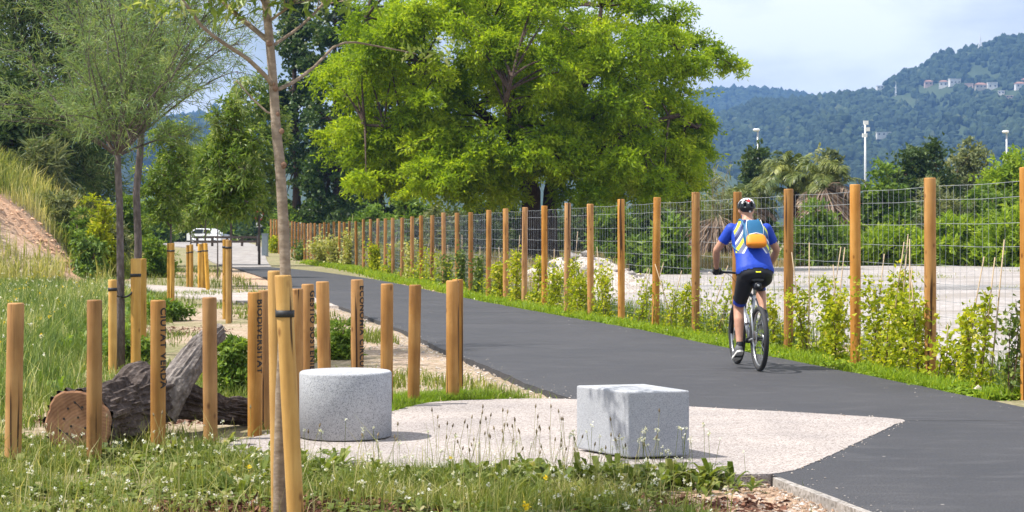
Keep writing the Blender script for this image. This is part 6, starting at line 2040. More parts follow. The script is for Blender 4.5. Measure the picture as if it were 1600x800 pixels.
# tall meadow at the left
g = Geo()
x, y = scatter(120000, (-13, -2.6), (13.6, 44), 1.25)
px_ = 800 + x * FPX / y
den = fbm(x * 0.5, y * 0.35, 0, 3, 91)
lim = -3.2 - 0.17 * (y - 13) - 1.2 * (den - 0.5)
keep = (x < lim) & (px_ > -50) & (den > 0.28)
x, y, den = x[keep], y[keep], den[keep]
h = (0.16 + 0.50 * rng.random(len(x)) ** 1.5) * np.clip((lim[keep] - x) / 0.9, 0.25, 1)
blade_geo(g, x, y, h, 0.004 + 0.00035 * y, 0.30, 0.46, 0.34, (fbm(x * 1.1, y * 0.8, 0, 4, 93) - 0.5) * 2.2)
struct('tall_grass', g, M['meadow_green'], False, 'stuff', 'tall green meadow grass at the left edge of the picture', 'grass')
x, y = scatter(1100, (-11, -3.0), (14.2, 42), 1.0)
px_ = 800 + x * FPX / y
keep = (x < -3.6 - 0.17 * (y - 13)) & (px_ > -40) & (fbm(x * 0.7, y * 0.5, 0, 3, 111) > 0.47)
x, y = x[keep], y[keep]
k = rng.random(len(x)) > 0.35
flowers('meadow_flowers', 'white umbel flowers scattered through the tall meadow grass', x[k], y[k], 0.35 + 0.4 * rng.random(k.sum()), 'petal', 0.017, 9, 'meadow_green')
flowers('meadow_yellow_flowers', 'small yellow flowers scattered through the tall meadow grass', x[~k], y[~k], 0.3 + 0.45 * rng.random((~k).sum()), 'petal_yellow', 0.017, 7, 'meadow_green')
x, y = scatter(5200, (-11, -3.0), (14.0, 42), 1.2)
px_ = 800 + x * FPX / y
keep = (x < -3.4 - 0.17 * (y - 13)) & (px_ > -40) & (fbm(x * 0.6 + 7, y * 0.45, 0, 3, 113) > 0.45)
x, y = x[keep], y[keep]
rosettes('meadow_herbs', 'leafy darker herbs growing among the tall meadow grass', x, y, 'shrub_green', (0.30, 0.035), 9, 1.6, 0.9)
# bank
g = Geo()
x, y = scatter(140000, (-38, -10), (53, 125), 1.4)
px_ = 800 + x * FPX / y
bk = bank_in(x, y)
den = fbm(x * 0.25, y * 0.16, 0, 3, 95)
inclay = ((x + 15.5) / 1.55) ** 2 + ((y - 58.45) / 1.35) ** 2 + (fbm(x, y, 0, 2, 35) - 0.5) * 1.5 < 1
inclay |= ((x + 13.5) / 0.8) ** 2 + ((y - 57.6) / 2.4) ** 2 + (fbm(x, y, 0, 2, 36) - 0.5) * 1.2 < 0.8
keep = (bk > -0.8) & (px_ > -60) & (px_ < 330) & (den > 0.25) & ~inclay
x, y, den = x[keep], y[keep], den[keep]
h = 0.35 + 0.75 * rng.random(len(x)) ** 1.3
blade_geo(g, x, y, h, 0.006 + 0.00042 * y, 0.22, 0.64, 0.32, (fbm(x * 0.5, y * 0.4, 0, 3, 96) - 0.5) * 2.0)
struct('bank_grass', g, M['meadow'], False, 'stuff', 'tall yellow green grass covering the bank on the left', 'grass')
# flanks of footpath and far strip left of the asphalt
g = Geo()
x, y = scatter(26000, (-22, -2), (38, 110))
edge = xl_near(np.minimum(y, 78)) - x
den = fbm(x * 0.5, y * 0.3, 0, 3, 97)
bk = bank_in(x, y)
px_ = 800 + x * FPX / y
keep = (edge > 0.8) & (bk < 0) & (den > 0.42) & (y < 76) & (px_ > 100)
keep &= ~inside([(-3.0, 35.8), (-6.2, 38.2), (-10.4, 46.2), (-13.0, 50.2), (-24, 49.5), (-24, 53), (-12, 54.2), (-8.8, 50.4), (-5.0, 43), (-3, 39.6)], x, y)
x, y = x[keep], y[keep]
blade_geo(g, x, y, 0.10 + 0.25 * rng.random(len(x)) ** 1.5, 0.02, 0.2, 0.4, 0.4)
struct('path_grass', g, M['grass'], False, 'stuff', 'grass tufts flanking the footpath in the distance', 'grass')

# verge along the fence: bright herbs and grass
g = Geo()
n = 42000
i = np.minimum((rng.random(n) ** 1.4 * 34).astype(int), 40); fr = rng.random(n)
fx = fpos[i, 0] * (1 - fr) + fpos[i + 1, 0] * fr; fy = fpos[i, 1] * (1 - fr) + fpos[i + 1, 1] * fr
off = rng.normal(-0.15, 0.26, n)
x = fx + off; y = fy
den = fbm(x * 2.0, y * 1.2, 0, 3, 141)
keep = ~inside(ROAD_POLY, x - 0.03 - 0.12 * (den - 0.4), y) & (den > 0.36)
x, y = x[keep], y[keep]
blade_geo(g, x, y, (0.04 + 0.10 * rng.random(len(x))) * (1 + y / 90), 0.005 + 0.0005 * y, 0.2, 0.5, 0.5)
struct('verge_grass', g, M['verge'], False, 'stuff', 'bright green grass verge between the asphalt and the fence', 'grass')
n = 2900
i = np.minimum((rng.random(n) ** 1.6 * 20).astype(int), 30); fr = rng.random(n)
x = fpos[i, 0] * (1 - fr) + fpos[i + 1, 0] * fr + rng.normal(-0.12, 0.2, n); y = fpos[i, 1] * (1 - fr) + fpos[i + 1, 1] * fr
keep = ~inside(ROAD_POLY, x - 0.02, y)
rosettes('verge_herbs', 'low leafy herbs along the foot of the wire fence', x[keep], y[keep], 'verge', (0.10, 0.038), 6)
# weeds just behind the fence
g = Geo()
n = 26000
i = np.minimum((rng.random(n) ** 1.3 * 22).astype(int), 30); fr = rng.random(n)
x = fpos[i, 0] * (1 - fr) + fpos[i + 1, 0] * fr + np.abs(rng.normal(0.2, 0.55, n)); y = fpos[i, 1] * (1 - fr) + fpos[i + 1, 1] * fr
den = fbm(x * 0.9, y * 0.5, 0, 3, 99)
keep = (den > 0.45) & ~inside(ROAD_POLY, x, y)
x, y = x[keep], y[keep]
blade_geo(g, x, y, 0.10 + 0.35 * rng.random(len(x)) ** 1.5, 0.005 + 0.0004 * y, 0.22, 0.35, 0.4)
struct('fence_weeds', g, M['meadow_green'], False, 'stuff', 'grey green weeds growing just behind the wire fence', 'weeds')
# field behind the fence, dry under the big tree
g = Geo()
x, y = scatter(52000, (-14, 16), (41, 100))
fxx = np.interp(y, rr_[:, 1], rr_[:, 0])
px_ = 800 + x * FPX / y
keep = (x > fxx + 0.6) & ~inside([(1.6, 40), (2.4, 52), (3.4, 63), (6.0, 73), (14, 84.5), (60, 86), (60, 20), (3, 30)], x, y) & (px_ < 1150)
x, y = x[keep], y[keep]
den = fbm(x * 0.35, y * 0.2, 0, 3, 103)
h = 0.25 + 0.65 * rng.random(len(x)) ** 1.3
blade_geo(g, x, y, h, 0.036, 0.22, 0.42, 0.35, (den - 0.5) * 1.4)
struct('field_grass', g, M['dry'], False, 'stuff', 'dry brownish grass behind the fence under the big tree', 'grass')
g = Geo()
x, y = scatter(30000, (-14, 12), (41, 100))
fxx = np.interp(y, rr_[:, 1], rr_[:, 0]); px_ = 800 + x * FPX / y
den = fbm(x * 0.3, y * 0.2, 0, 3, 105)
keep = (x > fxx + 0.6) & (den > 0.5) & ~inside([(1.6, 40), (2.4, 52), (3.4, 63), (6.0, 73), (14, 84.5), (60, 86), (60, 20), (3, 30)], x, y) & (px_ < 1150)
x, y = x[keep], y[keep]
blade_geo(g, x, y, 0.25 + 0.6 * rng.random(len(x)), 0.032, 0.2, 0.45, 0.35)
struct('field_weeds', g, M['meadow_green'], False, 'stuff', 'green weeds mixed into the dry grass behind the fence', 'weeds')
# weeds and debris on the lot
g = Geo()
cxs = 3 + 22 * rng.random(60); cys = 24 + 58 * rng.random(60)
x = np.repeat(cxs, 60) + rng.normal(0, 0.35, 3600); y = np.repeat(cys, 60) + rng.normal(0, 0.5, 3600)
keep = x > np.interp(y, rr_[:, 1], rr_[:, 0]) + 0.5
x, y = x[keep], y[keep]
blade_geo(g, x, y, 0.05 + 0.14 * rng.random(len(x)), 0.02, 0.2, 0.5, 0.5)
struct('lot_weeds', g, M['meadow'], False, 'stuff', 'small weed tufts growing on the pale lot', 'weeds')
n = 900
x = 3 + 24 * rng.random(n); y = 20 + 62 * rng.random(n) ** 1.1
k = x > np.interp(y, rr_[:, 1], rr_[:, 0]) + 0.6
stones('lot_debris', x[k], y[k], 0.02 + 0.08 * rng.random(k.sum()) ** 4, M['stone'], 'stones and debris lying about the pale lot')
# fringe of weeds along the back of the lot
g = Geo()
x, y = scatter(16000, (4, 34), (72, 90))
keep = ~inside([(5.6, 16.5), (4.6, 23), (3.5, 29), (2.6, 34), (1.6, 42), (2.0, 52), (3.2, 62), (6, 72), (14, 84), (40, 86), (60, 60), (40, 20), (14, 12)], x, y)
x, y = x[keep], y[keep]
blade_geo(g, x, y, 0.2 + 0.5 * rng.random(len(x)), 0.035, 0.2, 0.5, 0.35)
struct('lot_fringe', g, M['dry'], False, 'stuff', 'dry weeds along the back edge of the pale lot', 'weeds')


# ------------------------------------------------------------------ bicycle and rider
HEAD = R(5.5)
BPOS = (2.62, 18.97, 0.0)
M['frame_paint'] = plain('silver_frame', (0.50, 0.51, 0.53), 0.3, 0.7)
M['tyre'] = plain('tyre_rubber', (0.022, 0.022, 0.024), 0.75)
M['alloy'] = plain('alloy', (0.55, 0.56, 0.58), 0.3, 0.85)
M['dark_part'] = plain('black_anodised', (0.02, 0.02, 0.022), 0.4, 0.2)
M['skin'] = plain('rider_skin', (0.50, 0.26, 0.17), 0.55, 0.0, 0.10, 14)  # even skin colour with slight random variation
M['lycra'] = plain('black_lycra', (0.010, 0.011, 0.017), 0.55)
M['blue_cloth'] = plain('royal_blue', (0.012, 0.045, 0.38), 0.6)
M['teal'] = plain('teal_nylon', (0.008, 0.11, 0.24), 0.55)
M['orange'] = plain('orange_nylon', (0.85, 0.27, 0.012), 0.55)
M['white_cloth'] = plain('white_fabric', (0.74, 0.74, 0.75), 0.6)
M['yellow_cloth'] = plain('fluo_yellow', (0.78, 0.78, 0.02), 0.6)
M['helmet_white'] = plain('helmet_white', (0.72, 0.72, 0.73), 0.3)
M['helmet_black'] = plain('helmet_black', (0.014, 0.014, 0.016), 0.3)
M['shoe_grey'] = plain('grey_mesh', (0.13, 0.13, 0.14), 0.8)
M['sole'] = plain('pale_sole', (0.66, 0.65, 0.62), 0.7)
M['hair'] = plain('grey_hair', (0.10, 0.085, 0.075), 0.8)

bk = thing('bicycle', 'silver mountain bike with black tyres ridden away along the asphalt', 'bicycle', BPOS, HEAD)
def bp(name, g, mat, smooth=True, parent=None):
    return part(parent or bk, name, g, M[mat], smooth, local=True)
def torus(c, Rr, r, n=48, m=10, ax=0):
    a = np.arange(n) / n * 2 * np.pi; b = np.arange(m) / m * 2 * np.pi
    A, B = np.meshgrid(a, b, indexing='ij')
    rr = Rr + r * np.cos(B)
    V = np.stack([r * np.sin(B), rr * np.cos(A), rr * np.sin(A)], -1).reshape(-1, 3)
    i = np.arange(n)[:, None] * m; i2 = ((np.arange(n) + 1) % n)[:, None] * m; j = np.arange(m)[None, :]; j2 = (j + 1) % m
    return V + np.asarray(c, float), np.stack([i + j, i2 + j, i2 + j2, i + j2], -1).reshape(-1, 4)
WR = 0.345
for wy in (0.0, 1.08):
    c = (0, wy, WR)
    g = Geo(); g.add(*torus(c, WR - 0.027, 0.027)); w = bp('wheel', g, 'tyre')
    # knobs
    g = Geo(); g.add(*torus(c, WR - 0.058, 0.010, 48, 6)); bp('rim', g, 'alloy', True, w)
    g = Geo()
    for k in range(28):
        a = k / 28 * 6.283; s = 0.022 if k % 2 else -0.022
        a2 = a + (0.28 if (k // 2) % 2 else -0.28)
        g.add(*tube([(s, wy + 0.022 * math.cos(a2), WR + 0.022 * math.sin(a2)), (0, wy + (WR - 0.062) * math.cos(a), WR + (WR - 0.062) * math.sin(a))], 0.0014, 3))
    q = bp('spokes', g, 'alloy', False, w); q['kind'] = 'stuff'
    g = Geo(); g.add(*lathe([(0.018, -0.05), (0.030, -0.035), (0.022, -0.02), (0.022, 0.02), (0.030, 0.035), (0.018, 0.05)], 14, c, 0)); bp('hub', g, 'dark_part', True, w)
    g = Geo(); g.add(*lathe([(0.055, -0.001), (0.082, -0.001), (0.082, 0.001), (0.055, 0.001), (0.055, -0.001)], 28, (-0.048, wy, WR), 0)); bp('brake_disc', g, 'alloy', False, w)
BB = (0, 0.43, 0.30); ST = (0, 0.235, 0.80); HT = (0, 0.865, 0.90); HB = (0, 0.915, 0.775); RA = (0, 0.0, WR); FA = (0, 1.08, WR)
def ftube(name, P, r, mat='frame_paint', n=10):
    g = Geo(); g.add(*tube(P, r, n)); return bp(name, g, mat)
fr_ = ftube('frame', [BB, ST], 0.018)
for nm, P, r in (('top_tube', [(0, 0.26, 0.765), HT], 0.019), ('down_tube', [BB, HB], 0.024), ('head_tube', [HB, (0, 0.855, 0.93)], 0.022)):
    g = Geo(); g.add(*tube(P, r, 10)); bp(nm, g, 'frame_paint', True, fr_)
for s in (-1, 1):
    g = Geo(); g.add(*tube([(s * 0.03, 0.36, 0.30), (s * 0.055, 0.22, 0.32), (s * 0.066, 0.0, WR)], 0.010, 8)); bp('chain_stay', g, 'frame_paint', True, fr_)
    g = Geo(); g.add(*tube([(s * 0.02, 0.24, 0.76), (s * 0.055, 0.13, 0.58), (s * 0.066, 0.0, WR)], 0.009, 8)); bp('seat_stay', g, 'frame_paint', True, fr_)
    g = Geo(); g.add(*tube([(s * 0.055, 0.925, 0.74), (s * 0.062, 0.98, 0.60), (s * 0.062, 1.075, WR)], [0.020, 0.019, 0.014], 10)); bp('fork_leg', g, 'dark_part')
g = Geo(); g.add(*box((0, 0.925, 0.75), (0.15, 0.05, 0.04))); bp('fork_crown', g, 'dark_part', False)
ftube('seat_post', [ST, (0, 0.20, 0.935)], 0.0135, 'alloy')
# saddle
g = Geo()
secs = []
for y_, w_, z_ in ((0.065, 0.045, 0.957), (0.075, 0.068, 0.972), (0.13, 0.074, 0.972), (0.19, 0.055, 0.966), (0.26, 0.026, 0.964), (0.325, 0.018, 0.960), (0.335, 0.008, 0.952)):
    a = np.arange(12) / 12 * 2 * np.pi
    secs.append(np.stack([w_ * np.cos(a), np.full(12, y_), z_ - 0.006 + 0.022 * np.sin(a) * (1 if True else 0)], -1))
V = np.concatenate(secs); i = np.arange(6)[:, None] * 12; j = np.arange(12)[None, :]; j2 = (j + 1) % 12
g.add(V, [np.stack([i + j, i + j2, i + 12 + j2, i + 12 + j], -1).reshape(-1, 4), np.arange(12)[::-1][None], (np.arange(12) + 72)[None]])
bp('saddle', g, 'dark_part')
g = Geo(); g.add(*superell((0, 0.115, 0.90), (0.043, 0.07, 0.045), 0.6, 0.6, 14, 8)); sb = bp('saddle_bag', g, 'lycra')
g = Geo(); g.add(*superell((0, 0.044, 0.905), (0.012, 0.006, 0.012), 0.8, 0.8, 10, 6)); bp('rear_light', g, 'alloy', True, sb)
# bars
ftube('stem', [(0, 0.855, 0.935), (0, 0.845, 0.985), (0, 0.90, 1.02)], 0.016, 'dark_part')
ftube('handlebar', [(-0.31, 0.86, 1.035), (-0.18, 0.885, 1.03), (-0.05, 0.90, 1.02), (0.05, 0.90, 1.02), (0.18, 0.885, 1.03), (0.31, 0.86, 1.035)], 0.0125, 'dark_part')
for s in (-1, 1):
    g = Geo(); g.add(*tube([(s * 0.205, 0.881, 1.031), (s * 0.325, 0.857, 1.036)], 0.0165, 10)); bp('grip', g, 'tyre')
    g = Geo(); g.add(*tube([(s * 0.19, 0.89, 1.03), (s * 0.20, 0.93, 1.01), (s * 0.28, 0.945, 1.0)], 0.006, 6)); bp('brake_lever', g, 'dark_part')
    g = Geo(); g.add(*tube(bez((s * 0.19, 0.92, 1.02), (s * 0.06, 1.06, 1.02), (0, 0.93, 0.83), 12), 0.0028, 5)); bp('cable', g, 'tyre')
# drivetrain
g = Geo(); g.add(*lathe([(0.02, -0.05), (0.028, -0.04), (0.028, 0.04), (0.02, 0.05)], 14, BB, 0)); bp('bottom_bracket', g, 'dark_part')
g = Geo(); g.add(*lathe([(0.04, 0.045), (0.085, 0.045), (0.088, 0.0475), (0.085, 0.05), (0.04, 0.05), (0.04, 0.045)], 32, BB, 0)); bp('chain_ring', g, 'dark_part')
g = Geo(); g.add(*lathe([(0.018, 0.028), (0.052, 0.028), (0.045, 0.036), (0.036, 0.044), (0.026, 0.052), (0.018, 0.052)], 24, RA, 0)); bp('cassette', g, 'alloy')
g = Geo(); g.add(*tube([(0.047, 0.43, 0.388), (0.042, 0.0, WR + 0.05), (0.042, -0.05, WR), (0.042, -0.01, WR - 0.06), (0.042, 0.03, WR - 0.10), (0.045, 0.25, 0.235), (0.047, 0.43, 0.213)], 0.005, 5)); bp('chain', g, 'dark_part')
g = Geo(); g.add(*box((0.045, 0.02, WR - 0.08), (0.02, 0.04, 0.11))); bp('derailleur', g, 'dark_part', False)
for s, up in ((-1, -1), (1, 1)):
    pe = (s * 0.085, 0.43, 0.30 + up * 0.172)
    g = Geo(); g.add(*tube([(s * 0.065, 0.43, 0.30), pe], [0.013, 0.010], 8)); bp('crank', g, 'dark_part')
    g = Geo(); g.add(*box((s * 0.14, 0.43, pe[2]), (0.085, 0.09, 0.018))); bp('pedal', g, 'dark_part', False)
g = Geo(); g.add(*lathe([(0.0, 0.0), (0.034, 0.0), (0.036, 0.01), (0.036, 0.13), (0.022, 0.155), (0.022, 0.185), (0.0, 0.19)], 18)); 
bt_rot = np.array(Matrix.Rotation(R(-44), 3, 'X'))
g2 = Geo(); g2.join(g, bt_rot, (0, 0.575, 0.465)); bp('bottle', g2, 'alloy')

# --- rider: one continuous body
person = thing('person', 'cyclist in blue and yellow jersey, black shorts and helmet, seen from behind', 'person', BPOS, HEAD)
def caps(P, Rr, n=16, ell=None):
    """closed tapered limb with rounded ends"""
    P = np.asarray(P, float); Rr = np.asarray(Rr, float)
    d0 = unit(P[0] - P[1]); d1 = unit(P[-1] - P[-2])
    P2 = np.concatenate([[P[0] + d0 * Rr[0] * 0.8], [P[0] + d0 * Rr[0] * 0.5], P, [P[-1] + d1 * Rr[-1] * 0.5], [P[-1] + d1 * Rr[-1] * 0.8]])
    R2 = np.concatenate([[Rr[0] * 0.35], [Rr[0] * 0.82], Rr, [Rr[-1] * 0.82], [Rr[-1] * 0.35]])
    return tube(P2, R2, n)
def loft(secs, n=24):
    """secs: (centre, half width x, half depth) stacked, section plane spanned by x and the normal of the path"""
    C = np.array([s[0] for s in secs], float)
    T, _, _ = frames(C)
    X_ = np.array([1.0, 0, 0])
    a = np.arange(n) / n * 2 * np.pi
    V = []
    for k, s in enumerate(secs):
        Dn = unit(np.cross(T[k], X_))
        V.append(C[k] + np.sign(np.cos(a))[:, None] * (np.abs(np.cos(a)) ** 0.85)[:, None] * s[1] * X_ + (np.sign(np.sin(a)) * np.abs(np.sin(a)) ** 0.85)[:, None] * s[2] * Dn)
    k = len(secs); V = np.concatenate(V)
    i = np.arange(k - 1)[:, None] * n; j = np.arange(n)[None, :]; j2 = (j + 1) % n
    return V, [np.stack([i + j, i + j2, i + n + j2, i + n + j], -1).reshape(-1, 4), np.arange(n)[::-1][None], (np.arange(n) + (k - 1) * n)[None]]
J = {}
for s, nm in ((-1, 'L'), (1, 'R')):
    J['sh' + nm] = np.array([s * 0.185, 0.50, 1.505]); J['el' + nm] = np.array([s * 0.335, 0.60, 1.275]); J['wr' + nm] = np.array([s * 0.295, 0.795, 1.085]); J['ha' + nm] = np.array([s * 0.275, 0.862, 1.045])
    J['hip' + nm] = np.array([s * 0.092, 0.21, 0.99])
J['knL'] = np.array([-0.115, 0.50, 0.655]); J['anL'] = np.array([-0.135, 0.345, 0.235]); J['toL'] = np.array([-0.145, 0.50, 0.165])
J['knR'] = np.array([0.135, 0.625, 0.905]); J['anR'] = np.array([0.135, 0.345, 0.575]); J['toR'] = np.array([0.145, 0.50, 0.505])
TORSO = [((0, 0.135, 0.945), 0.10, 0.08), ((0, 0.155, 0.975), 0.165, 0.125), ((0, 0.20, 1.04), 0.195, 0.145), ((0, 0.255, 1.115), 0.183, 0.135), ((0, 0.31, 1.20), 0.172, 0.125), ((0, 0.37, 1.295), 0.180, 0.128), ((0, 0.43, 1.39), 0.192, 0.130), ((0, 0.485, 1.48), 0.190, 0.110), ((0, 0.525, 1.545), 0.135, 0.085), ((0, 0.55, 1.585), 0.072, 0.066), ((0, 0.575, 1.63), 0.057, 0.06), ((0, 0.595, 1.68), 0.055, 0.06)]
body = Geo()
body.add(*loft(TORSO))
body.add(*superell((0, 0.622, 1.722), (0.074, 0.092, 0.112), 0.95, 1.0, 22, 14))
body.add(*superell((0, 0.705, 1.685), (0.045, 0.035, 0.05), 0.9, 1.0, 14, 8))
body.add(*superell((0, 0.722, 1.705), (0.011, 0.018, 0.022), 0.9, 1.0, 10, 6))
for s in (-1, 1):
    body.add(*superell((s * 0.078, 0.615, 1.705), (0.012, 0.022, 0.032), 0.9, 1.0, 10, 8))
for nm in ('L', 'R'):
    a, b, c = J['sh' + nm], J['el' + nm], J['wr' + nm]
    m1 = a * 0.55 + b * 0.45 ; m2 = b * 0.70 + c * 0.30
    body.add(*caps([a, m1, b, m2, c], [0.062, 0.052, 0.040, 0.043, 0.028]))
    body.add(*caps([c, c * 0.4 + J['ha' + nm] * 0.6, J['ha' + nm]], [0.027, 0.034, 0.032]))
    h, k, an, to = J['hip' + nm], J['kn' + nm], J['an' + nm], J['to' + nm]
    body.add(*caps([h, h * 0.6 + k * 0.4, k], [0.098, 0.085, 0.057]))
    kc = k * 0.68 + an * 0.32 + np.array([0, -0.018, 0])
    body.add(*caps([k, kc, k * 0.25 + an * 0.75, an], [0.056, 0.058, 0.040, 0.034]))
    body.add(*caps([an, an * 0.5 + to * 0.5, to], [0.036, 0.036, 0.030]))
bme = body.mesh('body', M['skin'], True)
tmp = bpy.data.objects.new('tmp', bme); COL.objects.link(tmp)
rm = tmp.modifiers.new('r', 'REMESH'); rm.mode = 'VOXEL'; rm.voxel_size = 0.0125
sm = tmp.modifiers.new('s', 'SMOOTH'); sm.factor = 0.5; sm.iterations = 3
dg = bpy.context.evaluated_depsgraph_get()
final = bpy.data.meshes.new_from_object(tmp.evaluated_get(dg))
bpy.data.objects.remove(tmp)
final.name = 'body'
final.materials.clear(); final.materials.append(M['skin'])
nv = len(final.vertices)
BV = np.empty(nv * 3, np.float32); final.vertices.foreach_get('co', BV); BV = BV.reshape(-1, 3).astype(float)
BN = np.empty(nv * 3, np.float32); final.vertices.foreach_get('normal', BN); BN = BN.reshape(-1, 3).astype(float)
polys = [tuple(p.vertices) for p in final.polygons]
for p in final.polygons:
    p.use_smooth = True
link('body', final, person)
def seg_t(P, a, b):
    ab = b - a
    t = ((P - a) @ ab) / (ab @ ab)
    q = a + np.clip(t, 0, 1)[:, None] * ab
    return t, np.linalg.norm(P - q, axis=1)
tor_t = (BV - np.array([0, 0.20, 1.04])) @ unit(np.array([0, 0.33, 0.52]))      # metres up the back from the hips
reg = {}
dT = np.minimum.reduce([seg_t(BV, np.array(TORSO[k][0]), np.array(TORSO[k + 1][0]))[1] for k in range(1, 9)]) / 0.15
info = {}
for nm in ('L', 'R'):
    info['ua' + nm] = seg_t(BV, J['sh' + nm], J['el' + nm]); info['fa' + nm] = seg_t(BV, J['el' + nm], J['wr' + nm])
    info['th' + nm] = seg_t(BV, J['hip' + nm], J['kn' + nm]); info['sk' + nm] = seg_t(BV, J['kn' + nm], J['an' + nm]); info['ft' + nm] = seg_t(BV, J['an' + nm], J['to' + nm]); info['hd' + nm] = seg_t(BV, J['wr' + nm], J['ha' + nm])
keys = list(info); RAD = {'ua': 0.055, 'fa': 0.042, 'th': 0.085, 'sk': 0.052, 'ft': 0.036, 'hd': 0.034}
DM = np.stack([info[k][1] / RAD[k[:2]] for k in keys] + [dT], 1)
near = np.argmin(DM, 1)
lab = np.array(keys + ['torso'])[near]
is_jersey = ((lab == 'torso') & (tor_t > -0.035) & (BV[:, 2] < 1.60)) | np.isin(lab, ['uaL', 'uaR']) & (np.where(lab == 'uaL', info['uaL'][0], info['uaR'][0]) < 0.60)
is_jersey |= np.isin(lab, ['thL', 'thR']) & (tor_t > 0.0)
thT = np.where(lab == 'thL', info['thL'][0], info['thR'][0])
is_short = ((lab == 'torso') & (tor_t <= 0.045)) | (np.isin(lab, ['thL', 'thR']) & (thT < 0.80) & (tor_t <= 0.075))
is_hem = np.isin(lab, ['thL', 'thR']) & (thT > 0.735) & (thT < 0.845)
def garment(name, mask, off, mats, grow=0):
    sel = [p for p in polys if sum(mask[v] for v in p) >= len(p) - 1]
    used = sorted({v for p in sel for v in p}); idx = {v: k for k, v in enumerate(used)}
    V = BV[used] + BN[used] * off
    by = {}
    for p in sel:
        by.setdefault(len(p), []).append([idx[v] for v in p])
    g = Geo(); g.add(V, [np.array(v) for v in by.values()])
    return part(person, name, g, mats, True, local=True)
def jersey_mat():
    m, nt, o_ = new_mat('striped_jersey')
    v = coords(nt)
    sx = N(nt, 'ShaderNodeSeparateXYZ'); nt.links.new(v, sx.inputs[0])
    ab = N(nt, 'ShaderNodeMath', operation='ABSOLUTE'); nt.links.new(sx.outputs['X'], ab.inputs[0])
    # slanted bands on the shoulder blades, mirrored left and right
    b = N(nt, 'ShaderNodeMath', operation='MULTIPLY_ADD'); nt.links.new(ab.outputs[0], b.inputs[0]); b.inputs[1].default_value = 1.55; nt.links.new(sx.outputs['Z'], b.inputs[2])
    mr = N(nt, 'ShaderNodeMapRange'); mr.inputs['From Min'].default_value = 1.36; mr.inputs['From Max'].default_value = 1.86
    nt.links.new(b.outputs[0], mr.inputs['Value'])
    blue, navy, white, grey, yel = (0.014, 0.055, 0.42), (0.012, 0.02, 0.12), (0.66, 0.68, 0.74), (0.14, 0.16, 0.28), (0.72, 0.74, 0.03)
    band = ramp(nt, mr.outputs['Result'], [(0.0, blue), (0.14, white), (0.20, grey), (0.34, yel), (0.44, grey), (0.52, white), (0.58, navy), (0.68, grey), (0.74, yel), (0.82, blue)], 'CONSTANT')
    zz = N(nt, 'ShaderNodeMath', operation='GREATER_THAN'); nt.links.new(sx.outputs['Z'], zz.inputs[0]); zz.inputs[1].default_value = 1.245
    xx = N(nt, 'ShaderNodeMath', operation='LESS_THAN'); nt.links.new(ab.outputs[0], xx.inputs[0]); xx.inputs[1].default_value = 0.185
    mu = N(nt, 'ShaderNodeMath', operation='MULTIPLY'); nt.links.new(zz.outputs[0], mu.inputs[0]); nt.links.new(xx.outputs[0], mu.inputs[1])
    c = mixc(nt, mu.outputs[0], blue, band)
    wr = noise_fac(nt, v, 22, 3)
    principled(nt, o_, c, 0.6, bump=wr, bstr=0.5, bdist=0.01, spec=0.3)
    return m
M['jersey'] = jersey_mat()
je = garment('jersey', is_jersey, 0.012, M['jersey'])
garment('shorts', is_short, 0.007, M['lycra'])
garment('hem_band', is_hem, 0.0095, M['blue_cloth'])
sock = (np.isin(lab, ['skL', 'skR', 'ftL', 'ftR'])) & (np.where(np.isin(lab, ['skL', 'ftL']), info['skL'][0], info['skR'][0]) > 0.88)
garment('socks', sock, 0.005, M['lycra'])
# reflective tab and pocket line on the jersey back
g = Geo(); g.add(*box((0, 0.068, 1.075), (0.055, 0.012, 0.075), np.array(Matrix.Rotation(R(-30), 3, 'X')))); part(je, 'tab', g, M['yellow_cloth'], False, local=True)
# gloves with five fingers round each grip
for s, nm in ((-1, 'L'), (1, 'R')):
    g = Geo()
    w0, h0 = J['wr' + nm], J['ha' + nm]
    g.add(*caps([w0 * 0.75 + h0 * 0.25, w0 * 0.3 + h0 * 0.7, h0 + np.array([0, 0.005, 0.004])], [0.034, 0.041, 0.038], 14))
    for k, dx in enumerate((-0.036, -0.013, 0.010, 0.031)):
        bx = s * (0.275 + dx * 1.0)
        l = (0.92, 1.05, 1.0, 0.82)[k if s < 0 else 3 - k]
        c0_ = np.array([bx, 0.868, 1.035])
        pts = [c0_ + np.array([0, -0.01, 0.030]), c0_ + np.array([0, 0.022 * l, 0.026]), c0_ + np.array([0, 0.034 * l, 0.002]), c0_ + np.array([0, 0.022 * l, -0.022]), c0_ + np.array([0, -0.004, -0.026])]
        g.add(*caps(pts, [0.0115, 0.0115, 0.011, 0.0105, 0.009], 10))
    t0 = np.array([s * 0.232, 0.85, 1.05])
    g.add(*caps([np.array([s * 0.25, 0.835, 1.062]), t0 + np.array([0, 0.012, 0]), t0 + np.array([0, 0.026, -0.022]), t0 + np.array([0, 0.015, -0.040])], [0.014, 0.013, 0.012, 0.010], 10))
    q = link('glove', g.mesh('glove', M['dark_part'], True), person)
